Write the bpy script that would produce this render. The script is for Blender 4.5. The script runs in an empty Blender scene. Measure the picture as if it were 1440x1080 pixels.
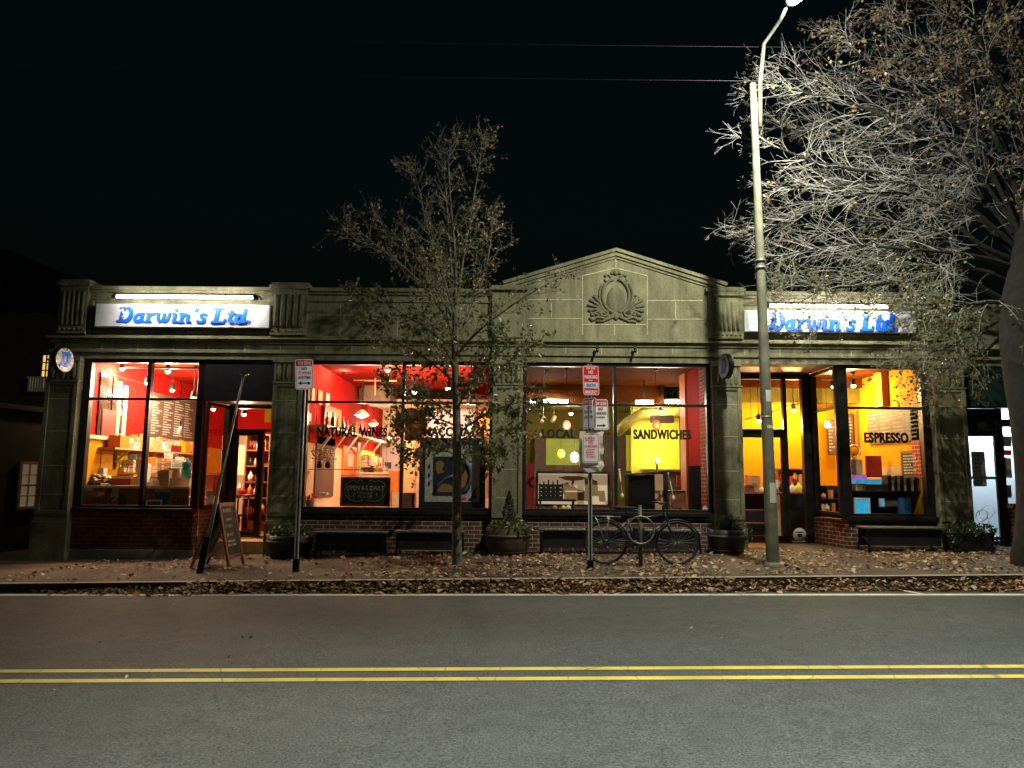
import bpy, bmesh, math, random
from mathutils import Vector, Matrix, Quaternion
random.seed(7)
sc = bpy.context.scene
C = sc.collection
# ------------------------------------------------------------------ camera
FPX = 1040.0; H = 1.49; PITCH = math.atan(132/FPX); ROLL = math.radians(0.48)
fw = Vector((0, math.cos(PITCH), math.sin(PITCH))); r0 = Vector((1,0,0)); u0 = Vector((0,-math.sin(PITCH),math.cos(PITCH)))
rr = r0*math.cos(ROLL)+u0*math.sin(ROLL); uu = -r0*math.sin(ROLL)+u0*math.cos(ROLL)
CAM = Vector((0,0,H))
cam = bpy.data.cameras.new('camera'); co = bpy.data.objects.new('camera', cam); C.objects.link(co)
co.matrix_world = Matrix(((rr.x,uu.x,-fw.x,0),(rr.y,uu.y,-fw.y,0),(rr.z,uu.z,-fw.z,H),(0,0,0,1)))
cam.sensor_width = 36; cam.lens = 36*FPX/1440; cam.clip_end = 600; cam.clip_start = 0.05
sc.camera = co
def ray(px, py): return fw + rr*((px-720)/FPX) + uu*((540-py)/FPX)
def P(px, py, Y):
    d = ray(px, py); return CAM + d*(Y/d.y)
def PX(px, py, X):
    d = ray(px, py); return CAM + d*(X/d.x)
F = 13.9
def zF(py): return P(720, py, F).z
def xF(px, py=620, Y=F): return P(px, py, Y).x
def road_z(x, y): return 0.0125*x + (0.02 if False else 0)
def walk_z(x, y):
    z = 0.14 + 0.016*x
    if x < -2: z -= 0.0043*(x+2)**2*min(1, max(0.0, (y-9.9)/4.0))
    return max(z, road_z(x,y)+0.03)
def G(px, py, fn=walk_z):
    d = ray(px, py); Y = 11.0
    for _ in range(30):
        p = CAM + d*(Y/d.y); z = fn(p.x, p.y)
        t = (z-H)/d.z; Y = (CAM+d*t).y
    return CAM + d*(Y/d.y)
# ------------------------------------------------------------------ materials
def nd(nt, t, **kw):
    n = nt.nodes.new(t)
    for k, v in kw.items(): setattr(n, k, v)
    return n
def newmat(name):
    m = bpy.data.materials.new(name); m.use_nodes = True; nt = m.node_tree
    return m, nt, nt.nodes['Principled BSDF']
def c4(c): return (c[0], c[1], c[2], 1)
def mat(name, col, rough=.6, metal=0., var=.15, vscale=6., bump=0., bscale=60., emit=0., spec=.5, coat=0.):
    m, nt, b = newmat(name)
    b.inputs['Roughness'].default_value = rough; b.inputs['Metallic'].default_value = metal
    b.inputs['Specular IOR Level'].default_value = spec
    if coat: b.inputs['Coat Weight'].default_value = coat
    tc = nd(nt, 'ShaderNodeTexCoord')
    n = nd(nt, 'ShaderNodeTexNoise'); n.inputs['Scale'].default_value = vscale; n.inputs['Detail'].default_value = 6
    nt.links.new(tc.outputs['Object'], n.inputs['Vector'])
    r = nd(nt, 'ShaderNodeValToRGB'); r.color_ramp.elements[0].position = .3; r.color_ramp.elements[1].position = .7
    r.color_ramp.elements[0].color = c4([max(0,x*(1-var)) for x in col]); r.color_ramp.elements[1].color = c4([min(1,x*(1+var)) for x in col])
    nt.links.new(n.outputs['Fac'], r.inputs['Fac']); nt.links.new(r.outputs['Color'], b.inputs['Base Color'])
    if bump:
        n2 = nd(nt, 'ShaderNodeTexNoise'); n2.inputs['Scale'].default_value = bscale; n2.inputs['Detail'].default_value = 4
        nt.links.new(tc.outputs['Object'], n2.inputs['Vector'])
        bp = nd(nt, 'ShaderNodeBump'); bp.inputs['Strength'].default_value = bump; bp.inputs['Distance'].default_value = .01
        nt.links.new(n2.outputs['Fac'], bp.inputs['Height']); nt.links.new(bp.outputs['Normal'], b.inputs['Normal'])
    if emit:
        nt.links.new(r.outputs['Color'], b.inputs['Emission Color']); b.inputs['Emission Strength'].default_value = emit
    return m
def emat(name, col, s):
    m, nt, b = newmat(name); b.inputs['Base Color'].default_value = c4(col)
    b.inputs['Emission Color'].default_value = c4(col); b.inputs['Emission Strength'].default_value = s
    return m
def brickmat(name, c1, c2, mortar, rough=.8, bw=.215, rh=.075, ms=.007, bump=.5, spec=.4):
    m, nt, b = newmat(name); b.inputs['Specular IOR Level'].default_value = spec; b.inputs['Roughness'].default_value = rough
    tc = nd(nt, 'ShaderNodeTexCoord'); sp = nd(nt, 'ShaderNodeSeparateXYZ'); cb = nd(nt, 'ShaderNodeCombineXYZ')
    nt.links.new(tc.outputs['Object'], sp.inputs[0])
    ad = nd(nt, 'ShaderNodeMath', operation='ADD'); nt.links.new(sp.outputs[0], ad.inputs[0]); nt.links.new(sp.outputs[1], ad.inputs[1])
    nt.links.new(ad.outputs[0], cb.inputs[0]); nt.links.new(sp.outputs[2], cb.inputs[1])
    br = nd(nt, 'ShaderNodeTexBrick'); br.inputs['Scale'].default_value = 1
    br.inputs['Brick Width'].default_value = bw; br.inputs['Row Height'].default_value = rh; br.inputs['Mortar Size'].default_value = ms
    br.inputs['Mortar Smooth'].default_value = .3
    br.inputs['Color1'].default_value = c4(c1); br.inputs['Color2'].default_value = c4(c2); br.inputs['Mortar'].default_value = c4(mortar)
    nt.links.new(cb.outputs[0], br.inputs['Vector'])
    n = nd(nt, 'ShaderNodeTexNoise'); n.inputs['Scale'].default_value = 9; n.inputs['Detail'].default_value = 8
    nt.links.new(tc.outputs['Object'], n.inputs['Vector'])
    mx = nd(nt, 'ShaderNodeMix', data_type='RGBA', blend_type='MULTIPLY'); mx.inputs[0].default_value = .75
    rp = nd(nt, 'ShaderNodeValToRGB'); rp.color_ramp.elements[0].color = (.45,.45,.45,1); rp.color_ramp.elements[1].color = (1.3,1.3,1.3,1)
    rp.color_ramp.elements[0].position=.3; rp.color_ramp.elements[1].position=.7
    nt.links.new(n.outputs['Fac'], rp.inputs['Fac'])
    nt.links.new(br.outputs['Color'], mx.inputs[6]); nt.links.new(rp.outputs['Color'], mx.inputs[7]); nt.links.new(mx.outputs[2], b.inputs['Base Color'])
    bp = nd(nt, 'ShaderNodeBump'); bp.inputs['Strength'].default_value = bump; bp.inputs['Distance'].default_value = .008; bp.invert = True
    nt.links.new(br.outputs['Fac'], bp.inputs['Height']); nt.links.new(bp.outputs['Normal'], b.inputs['Normal'])
    return m
def stonemat(name, col):
    m, nt, b = newmat(name); b.inputs['Roughness'].default_value = .85
    tc = nd(nt, 'ShaderNodeTexCoord')
    def noise(scale, sx=1, sy=1, sz=1, det=8, rough=.6):
        mp = nd(nt, 'ShaderNodeMapping'); mp.inputs['Scale'].default_value = (sx,sy,sz); nt.links.new(tc.outputs['Object'], mp.inputs[0])
        n = nd(nt, 'ShaderNodeTexNoise'); n.inputs['Scale'].default_value = scale; n.inputs['Detail'].default_value = det; n.inputs['Roughness'].default_value = rough
        nt.links.new(mp.outputs[0], n.inputs['Vector']); return n
    def ramp(n, a, ca, b_, cb_):
        r = nd(nt, 'ShaderNodeValToRGB'); r.color_ramp.elements[0].position=a; r.color_ramp.elements[1].position=b_
        r.color_ramp.elements[0].color=c4(ca); r.color_ramp.elements[1].color=c4(cb_); nt.links.new(n.outputs['Fac'], r.inputs['Fac']); return r
    def mul(a, b_, f):
        x = nd(nt, 'ShaderNodeMix', data_type='RGBA', blend_type='MULTIPLY'); x.inputs[0].default_value=f
        nt.links.new(a, x.inputs[6]); nt.links.new(b_, x.inputs[7]); return x.outputs[2]
    base = ramp(noise(1.3), .3, [x*.62 for x in col], .72, [x*1.2 for x in col])
    streak = ramp(noise(1.5, 1.6, 1.6, .55), .30, (.50,.50,.46), .60, (1,1,1))
    grain = ramp(noise(38, det=6, rough=.75), .3, (.42,.42,.42), .7, (1.35,1.35,1.35))
    soot = ramp(noise(3.2, 3, 3, .28), .36, (.62,.63,.60), .58, (1,1,1))
    c = mul(base.outputs[0], streak.outputs[0], .8); c = mul(c, soot.outputs[0], .75); c = mul(c, grain.outputs[0], .8)
    nt.links.new(c, b.inputs['Base Color'])
    g = noise(90, det=3); bp = nd(nt, 'ShaderNodeBump'); bp.inputs['Strength'].default_value=.35; bp.inputs['Distance'].default_value=.006
    nt.links.new(g.outputs['Fac'], bp.inputs['Height']); nt.links.new(bp.outputs['Normal'], b.inputs['Normal'])
    return m
def glassmat(name, fac=.045, tint=(1,1,1)):
    m = bpy.data.materials.new(name); m.use_nodes = True; nt = m.node_tree; nt.nodes.clear()
    o = nd(nt,'ShaderNodeOutputMaterial'); mx = nd(nt,'ShaderNodeMixShader'); t = nd(nt,'ShaderNodeBsdfTransparent'); g = nd(nt,'ShaderNodeBsdfGlossy')
    t.inputs[0].default_value = c4(tint); g.inputs['Roughness'].default_value = .02
    lw = nd(nt,'ShaderNodeLayerWeight'); lw.inputs[0].default_value = .12
    ad = nd(nt,'ShaderNodeMath', operation='MULTIPLY_ADD'); ad.inputs[1].default_value=.6; ad.inputs[2].default_value=fac
    nt.links.new(lw.outputs['Fresnel'], ad.inputs[0]); nt.links.new(ad.outputs[0], mx.inputs[0])
    nt.links.new(t.outputs[0], mx.inputs[1]); nt.links.new(g.outputs[0], mx.inputs[2]); nt.links.new(mx.outputs[0], o.inputs[0])
    return m
def leafmat(name, cols, rough=.38, trans=.25):
    m, nt, b = newmat(name); b.inputs['Roughness'].default_value = rough; b.inputs['Specular IOR Level'].default_value=.6
    ge = nd(nt,'ShaderNodeNewGeometry'); r = nd(nt,'ShaderNodeValToRGB'); r.color_ramp.interpolation='LINEAR'
    els = r.color_ramp.elements; n=len(cols)
    els[0].position=0; els[0].color=c4(cols[0]); els[1].position=1; els[1].color=c4(cols[-1])
    for i in range(1,n-1):
        e = els.new(i/(n-1)); e.color=c4(cols[i])
    nt.links.new(ge.outputs['Random Per Island'], r.inputs['Fac']); nt.links.new(r.outputs['Color'], b.inputs['Base Color'])
    if trans:
        o = nt.nodes['Material Output']; tr = nd(nt,'ShaderNodeBsdfTranslucent'); mx = nd(nt,'ShaderNodeMixShader'); mx.inputs[0].default_value=trans
        nt.links.new(r.outputs['Color'], tr.inputs[0]); nt.links.new(b.outputs[0], mx.inputs[1]); nt.links.new(tr.outputs[0], mx.inputs[2]); nt.links.new(mx.outputs[0], o.inputs[0])
    return m
MT = {}
MT['stone'] = stonemat('weathered_limestone', (.30,.285,.17))
MT['darkstone'] = stonemat('dark_limestone', (.19,.18,.11))  # darker tone of the same stone, for the crest
MT['joint'] = mat('stone_joint', (.52,.50,.34), .9, var=.3, vscale=12)
MT['brick'] = brickmat('brown_brick', (.085,.03,.02), (.14,.05,.03), (.38,.35,.27), ms=.008)
MT['darkbrick'] = brickmat('dark_brick', (.095,.03,.02), (.16,.055,.035), (.26,.19,.14), ms=.008)
MT['redbrick'] = brickmat('red_painted_brick', (.52,.008,.006), (.40,.006,.004), (.34,.012,.008), ms=.005, spec=.12)
MT['pierbrick'] = brickmat('interior_brick', (.42,.05,.025), (.34,.04,.02), (.60,.40,.28), ms=.008)
MT['frame'] = mat('bronze_frame', (.018,.017,.016), .4, .3, var=.3)
MT['black'] = mat('black_paint', (.012,.012,.012), .5, var=.4)
MT['blackmetal'] = mat('black_metal', (.015,.016,.018), .35, .4, var=.3)
MT['glass'] = glassmat('window_glass')
MT['white'] = mat('white_paint', (.78,.77,.74), .5, var=.05)
MT['signwhite'] = mat('sign_white', (.80,.80,.82), .35, var=.04)
MT['blue'] = mat('sign_blue', (.006,.145,.80), .4, var=.08)
MT['navy'] = mat('navy_edge', (.01,.06,.42), .4)
MT['steel'] = mat('galvanised_steel', (.34,.35,.34), .45, .6, var=.25, vscale=25)
MT['polepaint'] = mat('pole_paint', (.20,.20,.14), .7, 0, var=.35, vscale=5, bump=.3, bscale=30)
MT['signred'] = mat('sign_red_glow', (.62,.02,.03), .4, var=.08, emit=.14)  # added emission stands in for retroreflection
MT['signpink'] = mat('sign_face', (.74,.70,.66), .4, var=.08, emit=.20)  # emission imitates light thrown back by the sign sheeting
MT['ink'] = mat('black_ink', (.012,.012,.012), .5, var=.1)
MT['redpaint'] = mat('red_paint', (.38,.005,.003), .85, spec=.12, var=.12, vscale=3)
MT['darkred'] = mat('dark_red_paint', (.26,.012,.01), .5, var=.15)
MT['yellow'] = mat('yellow_paint', (.60,.28,.004), .8, spec=.15, var=.08, vscale=2)
MT['lemon'] = mat('lemon_paint', (.80,.72,.04), .55, var=.06, vscale=2)
MT['olive'] = mat('olive_paint', (.17,.14,.025), .9, spec=.05, var=.1)
MT['lime'] = mat('lime_lit_paint', (.48,.58,.07), .6, var=.15, vscale=2)
MT['orange'] = mat('orange_paint', (.72,.20,.02), .5, var=.1)
MT['cream'] = mat('cream_paint', (.72,.55,.36), .6, var=.08)
MT['tan'] = mat('tan_board', (.50,.34,.19), .7, var=.1)
MT['paper'] = mat('white_paper', (.80,.76,.66), .7, var=.06)
MT['kraft'] = mat('kraft_paper', (.42,.27,.15), .8, var=.15)
MT['wood'] = mat('brown_wood', (.22,.085,.035), .5, var=.35, vscale=8)
MT['palewood'] = mat('pale_wood', (.55,.36,.18), .5, var=.2, vscale=8)
MT['floorwood'] = mat('floor_boards', (.30,.15,.06), .45, var=.3, vscale=4)
MT['chalk'] = mat('chalkboard', (.035,.03,.027), .8, var=.4, vscale=5)
MT['chalkline'] = mat('chalk_marks', (.62,.62,.58), .9, var=.2)
MT['menubrown'] = mat('menu_board', (.10,.055,.035), .7, var=.2)
MT['beam'] = mat('brown_ceiling', (.11,.030,.006), .95, spec=.02, var=.2)
MT['ceilred'] = mat('red_ceiling', (.22,.008,.004), .95, spec=.02, var=.1, vscale=2)
MT['greyduct'] = mat('grey_board', (.22,.17,.12), .7, var=.2)
MT['teal'] = mat('teal_plastic', (.01,.16,.17), .25, var=.1)
MT['cyan'] = mat('cyan_print_glow', (.04,.45,.75), .5, var=.2, vscale=14, emit=.5)  # neon light on the print imitated by emission
MT['violet'] = mat('violet_print_glow', (.55,.16,.65), .5, var=.1, emit=.35)  # emits too, for the neon-lit look of the box
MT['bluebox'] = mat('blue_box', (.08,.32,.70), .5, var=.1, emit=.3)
MT['darkgreen'] = mat('green_fascia', (.004,.028,.016), .6, var=.15)
MT['siding'] = mat('dark_siding', (.075,.066,.05), .8, var=.3, vscale=3)
MT['concrete'] = mat('concrete', (.26,.25,.20), .9, var=.25, vscale=2, bump=.3, bscale=40)
MT['bottle'] = mat('dark_bottle', (.01,.02,.012), .12, var=.2)
MT['barrelwood'] = mat('barrel_wood', (.06,.038,.02), .75, var=.45, vscale=9, bump=.4, bscale=20)
MT['soil'] = mat('soil', (.03,.02,.012), .95, bump=.5)
MT['youngtwig'] = mat('young_twig_bark', (.34,.32,.24), .8, var=.4, vscale=20)
MT['bark'] = mat('tree_bark', (.15,.135,.095), .9, var=.5, vscale=14, bump=.8, bscale=35)
MT['twig'] = mat('pale_twig_bark', (.36,.345,.325), .85, var=.35, vscale=20)
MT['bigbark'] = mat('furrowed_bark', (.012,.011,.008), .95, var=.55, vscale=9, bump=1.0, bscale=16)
MT['bulbwarm'] = emat('warm_bulb', (1,.72,.36), 28)
MT['bulbwhite'] = emat('white_bulb', (1,.90,.74), 22)
MT['tube'] = emat('white_tube', (1,.94,.84), 135)
MT['redglass'] = emat('red_glass_shade', (1,.09,.02), 2.2)
MT['limeglass'] = emat('lime_glass_shade', (.75,.95,.03), 1.3)
MT['streetlens'] = emat('street_lamp_lens', (.96,.97,1), 60)
MT['leafgreen'] = leafmat('green_leaves', [(.06,.09,.03),(.09,.12,.04),(.15,.16,.06),(.20,.17,.06),(.06,.09,.035)])
MT['leafyellow'] = leafmat('yellow_leaves', [(.26,.22,.08),(.36,.28,.12),(.40,.27,.13),(.26,.10,.05),(.20,.19,.07),(.48,.40,.24),(.12,.06,.03)])
MT['leafdry'] = leafmat('dry_leaves', [(.46,.29,.14),(.30,.13,.05),(.64,.48,.27),(.16,.07,.03),(.74,.60,.38),(.40,.19,.07),(.10,.045,.02),(.54,.35,.16)], .65, .1)
MT['leafdark'] = leafmat('evergreen_leaves', [(.02,.05,.015),(.035,.07,.02),(.05,.085,.03)])
# ------------------------------------------------------------------ mesh builder
OFF = {}
class MB:
    def __init__(s): s.v=[]; s.f=[]; s.mi=[]; s.m=0; s.sm=[]; s.smooth=False
    def face(s, idx): s.f.append(tuple(idx)); s.mi.append(s.m); s.sm.append(s.smooth)
    def poly(s, pts):
        n=len(s.v); s.v += [tuple(p) for p in pts]; s.face(range(n, n+len(pts)))
    def box(s, x0,x1,y0,y1,z0,z1):
        n=len(s.v); s.v += [(x,y,z) for z in (z0,z1) for y in (y0,y1) for x in (x0,x1)]
        for q in ((0,2,3,1),(4,5,7,6),(0,1,5,4),(2,6,7,3),(0,4,6,2),(1,3,7,5)): s.face([n+i for i in q])
        return s
    def obox(s, c, ax, ay, az, hx, hy, hz):
        c=Vector(c); n=len(s.v)
        for k in (-1,1):
            for j in (-1,1):
                for i in (-1,1): s.v.append(tuple(c+ax*hx*i+ay*hy*j+az*hz*k))
        for q in ((0,2,3,1),(4,5,7,6),(0,1,5,4),(2,6,7,3),(0,4,6,2),(1,3,7,5)): s.face([n+i for i in q])
        return s
    def bar(s, a, b, w, t, side=None):
        a=Vector(a); b=Vector(b); d=(b-a); L=d.length; d.normalize()
        side = Vector(side) if side is not None else (Vector((0,0,1)) if abs(d.z)<.9 else Vector((0,1,0)))
        ax=d.cross(side); ax.normalize(); ay=ax.cross(d)
        return s.obox((a+b)/2, ax, ay, d, w/2, t/2, L/2)
    def tube(s, pts, rad, n=8, cap=True):
        pts=[Vector(p) for p in pts]; k=len(pts)
        if not hasattr(rad,'__len__'): rad=[rad]*k
        s0=len(s.v); prev=None; old=s.smooth; s.smooth=True
        for i,p in enumerate(pts):
            d = (pts[min(i+1,k-1)]-pts[max(i-1,0)])
            if d.length<1e-9: d=Vector((0,0,1))
            d.normalize()
            if prev is None:
                a = d.cross(Vector((0,0,1)) if abs(d.z)<.95 else Vector((1,0,0)))
            else: a = prev - d*prev.dot(d)
            if a.length<1e-6: a=d.orthogonal()
            a.normalize(); prev=a; b=d.cross(a)
            for j in range(n):
                t=2*math.pi*j/n; s.v.append(tuple(p+(a*math.cos(t)+b*math.sin(t))*rad[i]))
        for i in range(k-1):
            for j in range(n):
                s.face((s0+i*n+j, s0+i*n+(j+1)%n, s0+(i+1)*n+(j+1)%n, s0+(i+1)*n+j))
        s.smooth=old
        if cap and n>3:
            s.face([s0+j for j in range(n)][::-1]); s.face([s0+(k-1)*n+j for j in range(n)])
        return s
    def lathe(s, c, prof, n=20, axis=(0,0,1)):
        c=Vector(c); ax=Vector(axis).normalized(); a=ax.orthogonal().normalized(); b=ax.cross(a); s0=len(s.v); old=s.smooth; s.smooth=True
        for r,z in prof:
            for j in range(n):
                t=2*math.pi*j/n; s.v.append(tuple(c+ax*z+(a*math.cos(t)+b*math.sin(t))*r))
        for i in range(len(prof)-1):
            for j in range(n): s.face((s0+i*n+j, s0+i*n+(j+1)%n, s0+(i+1)*n+(j+1)%n, s0+(i+1)*n+j))
        s.smooth=old
        if prof[0][0]>1e-4: s.face([s0+j for j in range(n)][::-1])
        if prof[-1][0]>1e-4: s.face([s0+(len(prof)-1)*n+j for j in range(n)])
        return s
    def ell(s, c, rx, ry, rz, n=10, m=6):
        c=Vector(c); s0=len(s.v); old=s.smooth; s.smooth=True
        for i in range(m+1):
            t=math.pi*i/m
            for j in range(n):
                p=2*math.pi*j/n; s.v.append((c.x+rx*math.sin(t)*math.cos(p), c.y+ry*math.sin(t)*math.sin(p), c.z+rz*math.cos(t)))
        for i in range(m):
            for j in range(n): s.face((s0+i*n+j, s0+(i+1)*n+j, s0+(i+1)*n+(j+1)%n, s0+i*n+(j+1)%n))
        s.smooth=old; return s
    def prism(s, poly, y0, y1):     # poly of (x,z)
        n=len(s.v); k=len(poly)
        s.v += [(x,y0,z) for x,z in poly] + [(x,y1,z) for x,z in poly]
        s.face(range(n,n+k)); s.face(range(n+2*k-1,n+k-1,-1))
        for i in range(k): s.face((n+i, n+k+i, n+k+(i+1)%k, n+(i+1)%k))
        return s
    def leaf(s, c, size, up=None):
        c=Vector(c); a=Vector((random.gauss(0,1),random.gauss(0,1),random.gauss(0,1))).normalized(); b=a.orthogonal().normalized()
        b = Quaternion(a, random.random()*6.28) @ b; w=size*.34; cu=a.cross(b)*size*.14
        n=len(s.v); s.v += [tuple(c-a*size*.5), tuple(c+b*w+cu), tuple(c+a*size*.5), tuple(c-b*w+cu)]
        s.face((n,n+1,n+2)); s.face((n,n+2,n+3))
    def build(s, name, mats, parent=None, origin=None, bevel=0):
        if parent is not None: off=OFF.get(parent.name, Vector((0,0,0)))
        elif origin is not None: off=Vector(origin)
        else: off=Vector((0,0,0))
        me=bpy.data.meshes.new(name); me.from_pydata([(x-off.x,y-off.y,z-off.z) for x,y,z in s.v], [], s.f)
        if not isinstance(mats,(list,tuple)): mats=[mats]
        for m in mats: me.materials.append(MT[m] if isinstance(m,str) else m)
        me.polygons.foreach_set('material_index', s.mi); me.polygons.foreach_set('use_smooth', s.sm); me.update()
        bm=bmesh.new(); bm.from_mesh(me)
        if len(bm.faces)<60000: bmesh.ops.recalc_face_normals(bm, faces=bm.faces)
        if bevel:
            try: bmesh.ops.bevel(bm, geom=[e for e in bm.edges if e.is_manifold and e.calc_face_angle(0)>.6], offset=bevel, segments=1, affect='EDGES', clamp_overlap=True)
            except Exception: pass
        bm.to_mesh(me); bm.free()
        o=bpy.data.objects.new(name, me); C.objects.link(o)
        if parent is not None: o.parent=parent; OFF[o.name]=off
        else: o.location=off; OFF[o.name]=off
        return o
def tag(o, label=None, cat=None, group=None, kind=None):
    if label: o['label']=label
    if cat: o['category']=cat
    if group: o['group']=group
    if kind: o['kind']=kind
    return o
def thing(name, label, cat, loc, group=None):
    o=bpy.data.objects.new(name, None); o.empty_display_size=.1; C.objects.link(o); o.location=loc; OFF[o.name]=Vector(loc)
    return tag(o, label, cat, group)
def dup(root, loc, label=None, rz=None):
    def rec(o, par):
        c=o.copy(); C.objects.link(c)
        if par is not None: c.parent=par
        for ch in list(o.children): rec(ch, c)
        return c
    r=rec(root, None); r.location=loc; OFF[r.name]=Vector(loc)
    if rz is not None: r.rotation_euler=(0,0,rz)
    if label: r['label']=label
    return r
def box1(name, m, x0,x1,y0,y1,z0,z1, parent=None, bevel=0):
    return MB().box(x0,x1,y0,y1,z0,z1).build(name, m, parent, origin=((x0+x1)/2,(y0+y1)/2,z0), bevel=bevel)
def prect(px0,py0,px1,py1,Y):
    a=P((px0+px1)/2,(py0+py1)/2,Y)
    x0=P(px0,(py0+py1)/2,Y).x; x1=P(px1,(py0+py1)/2,Y).x; z1=P((px0+px1)/2,py0,Y).z; z0=P((px0+px1)/2,py1,Y).z
    return x0,x1,z0,z1
def pbox(name, m, px0,py0,px1,py1,Y,d, parent=None, bevel=0):
    x0,x1,z0,z1=prect(px0,py0,px1,py1,Y); return box1(name,m,x0,x1,Y,Y+d,z0,z1,parent,bevel)
def light(kind, name, loc, power, col, size=.05, parent=None, **kw):
    l=bpy.data.lights.new(name, kind); l.energy=power; l.color=col
    if kind in('POINT','SPOT'): l.shadow_soft_size=size
    for k,v in kw.items(): setattr(l,k,v)
    o=bpy.data.objects.new(name,l); C.objects.link(o)
    if parent is not None:
        o.parent=parent; o.location=Vector(loc)-OFF[parent.name]
    else: o.location=loc
    return o
def text_mesh(body, w, h, bold=0., align_shear=0., depth=.002):
    cu=bpy.data.curves.new('text','FONT'); cu.body=body; cu.offset=bold; cu.shear=align_shear; cu.extrude=0; cu.resolution_u=4; cu.align_x='CENTER'
    cu.space_line=.85; cu.space_character=1+bold*2.2
    o=bpy.data.objects.new('text',cu); C.objects.link(o); dg=bpy.context.evaluated_depsgraph_get(); dg.update()
    me=bpy.data.meshes.new_from_object(o.evaluated_get(dg)); bpy.data.objects.remove(o); bpy.data.curves.remove(cu)
    xs=[v.co.x for v in me.vertices]; ys=[v.co.y for v in me.vertices]
    x0,x1,y0,y1=min(xs),max(xs),min(ys),max(ys)
    V=[((v.co.x-(x0+x1)/2)/(x1-x0)*w, (v.co.y-(y0+y1)/2)/(y1-y0)*h) for v in me.vertices]; Fc=[tuple(p.vertices) for p in me.polygons]
    bpy.data.meshes.remove(me); return V,Fc
def text_on(name, body, centre, w, h, m, parent, right=(1,0,0), up=(0,0,1), bold=.02, shear=0., depth=.004, heavy=0):
    V,Fc=text_mesh(body,w,h,bold,shear); c=Vector(centre); r=Vector(right).normalized(); u=Vector(up).normalized(); nrm=r.cross(u)
    mb=MB()
    n=len(V); mb.v=[tuple(c+r*x+u*y+nrm*depth) for x,y in V]
    for f in Fc: mb.face(f)
    if heavy:
        for j,sx in enumerate((-1,1)):
            n0=len(mb.v); mb.v+=[tuple(c+r*(x+sx*heavy)+u*y+nrm*(depth+.0008*(j+1))) for x,y in V]
            for f in Fc: mb.face([n0+i for i in f])
    off=OFF[parent.name] if parent is not None else None
    me=bpy.data.meshes.new(name); o_=off or Vector((0,0,0)); me.from_pydata([tuple(Vector(v)-o_) for v in mb.v],[],mb.f); me.materials.append(MT[m] if isinstance(m,str) else m); me.update()
    o=bpy.data.objects.new(name,me); C.objects.link(o)
    if parent is not None: o.parent=parent; OFF[o.name]=o_
    return o
def scribble(mb, c, right, up, w, h, rows, lh=.5, mn=.35, depth=.003, cols=1):
    c=Vector(c); r=Vector(right).normalized(); u=Vector(up).normalized(); n=r.cross(u); step=h/rows
    for k in range(cols):
        cw=w/cols
        for i in range(rows):
            y=h/2-step*(i+.5); x=-w/2+k*cw; L=cw*random.uniform(mn,.9); end=x+L
            while x<end:
                ww=random.uniform(.02,.08)*max(.4,cw); ww=min(ww,end-x)
                p=[(x,y-step*lh/2),(x+ww,y-step*lh/2),(x+ww,y+step*lh/2*random.uniform(.5,1)),(x,y+step*lh/2)]
                mb.poly([c+r*a+u*b+n*depth for a,b in p]); x+=ww+step*.3
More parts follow.
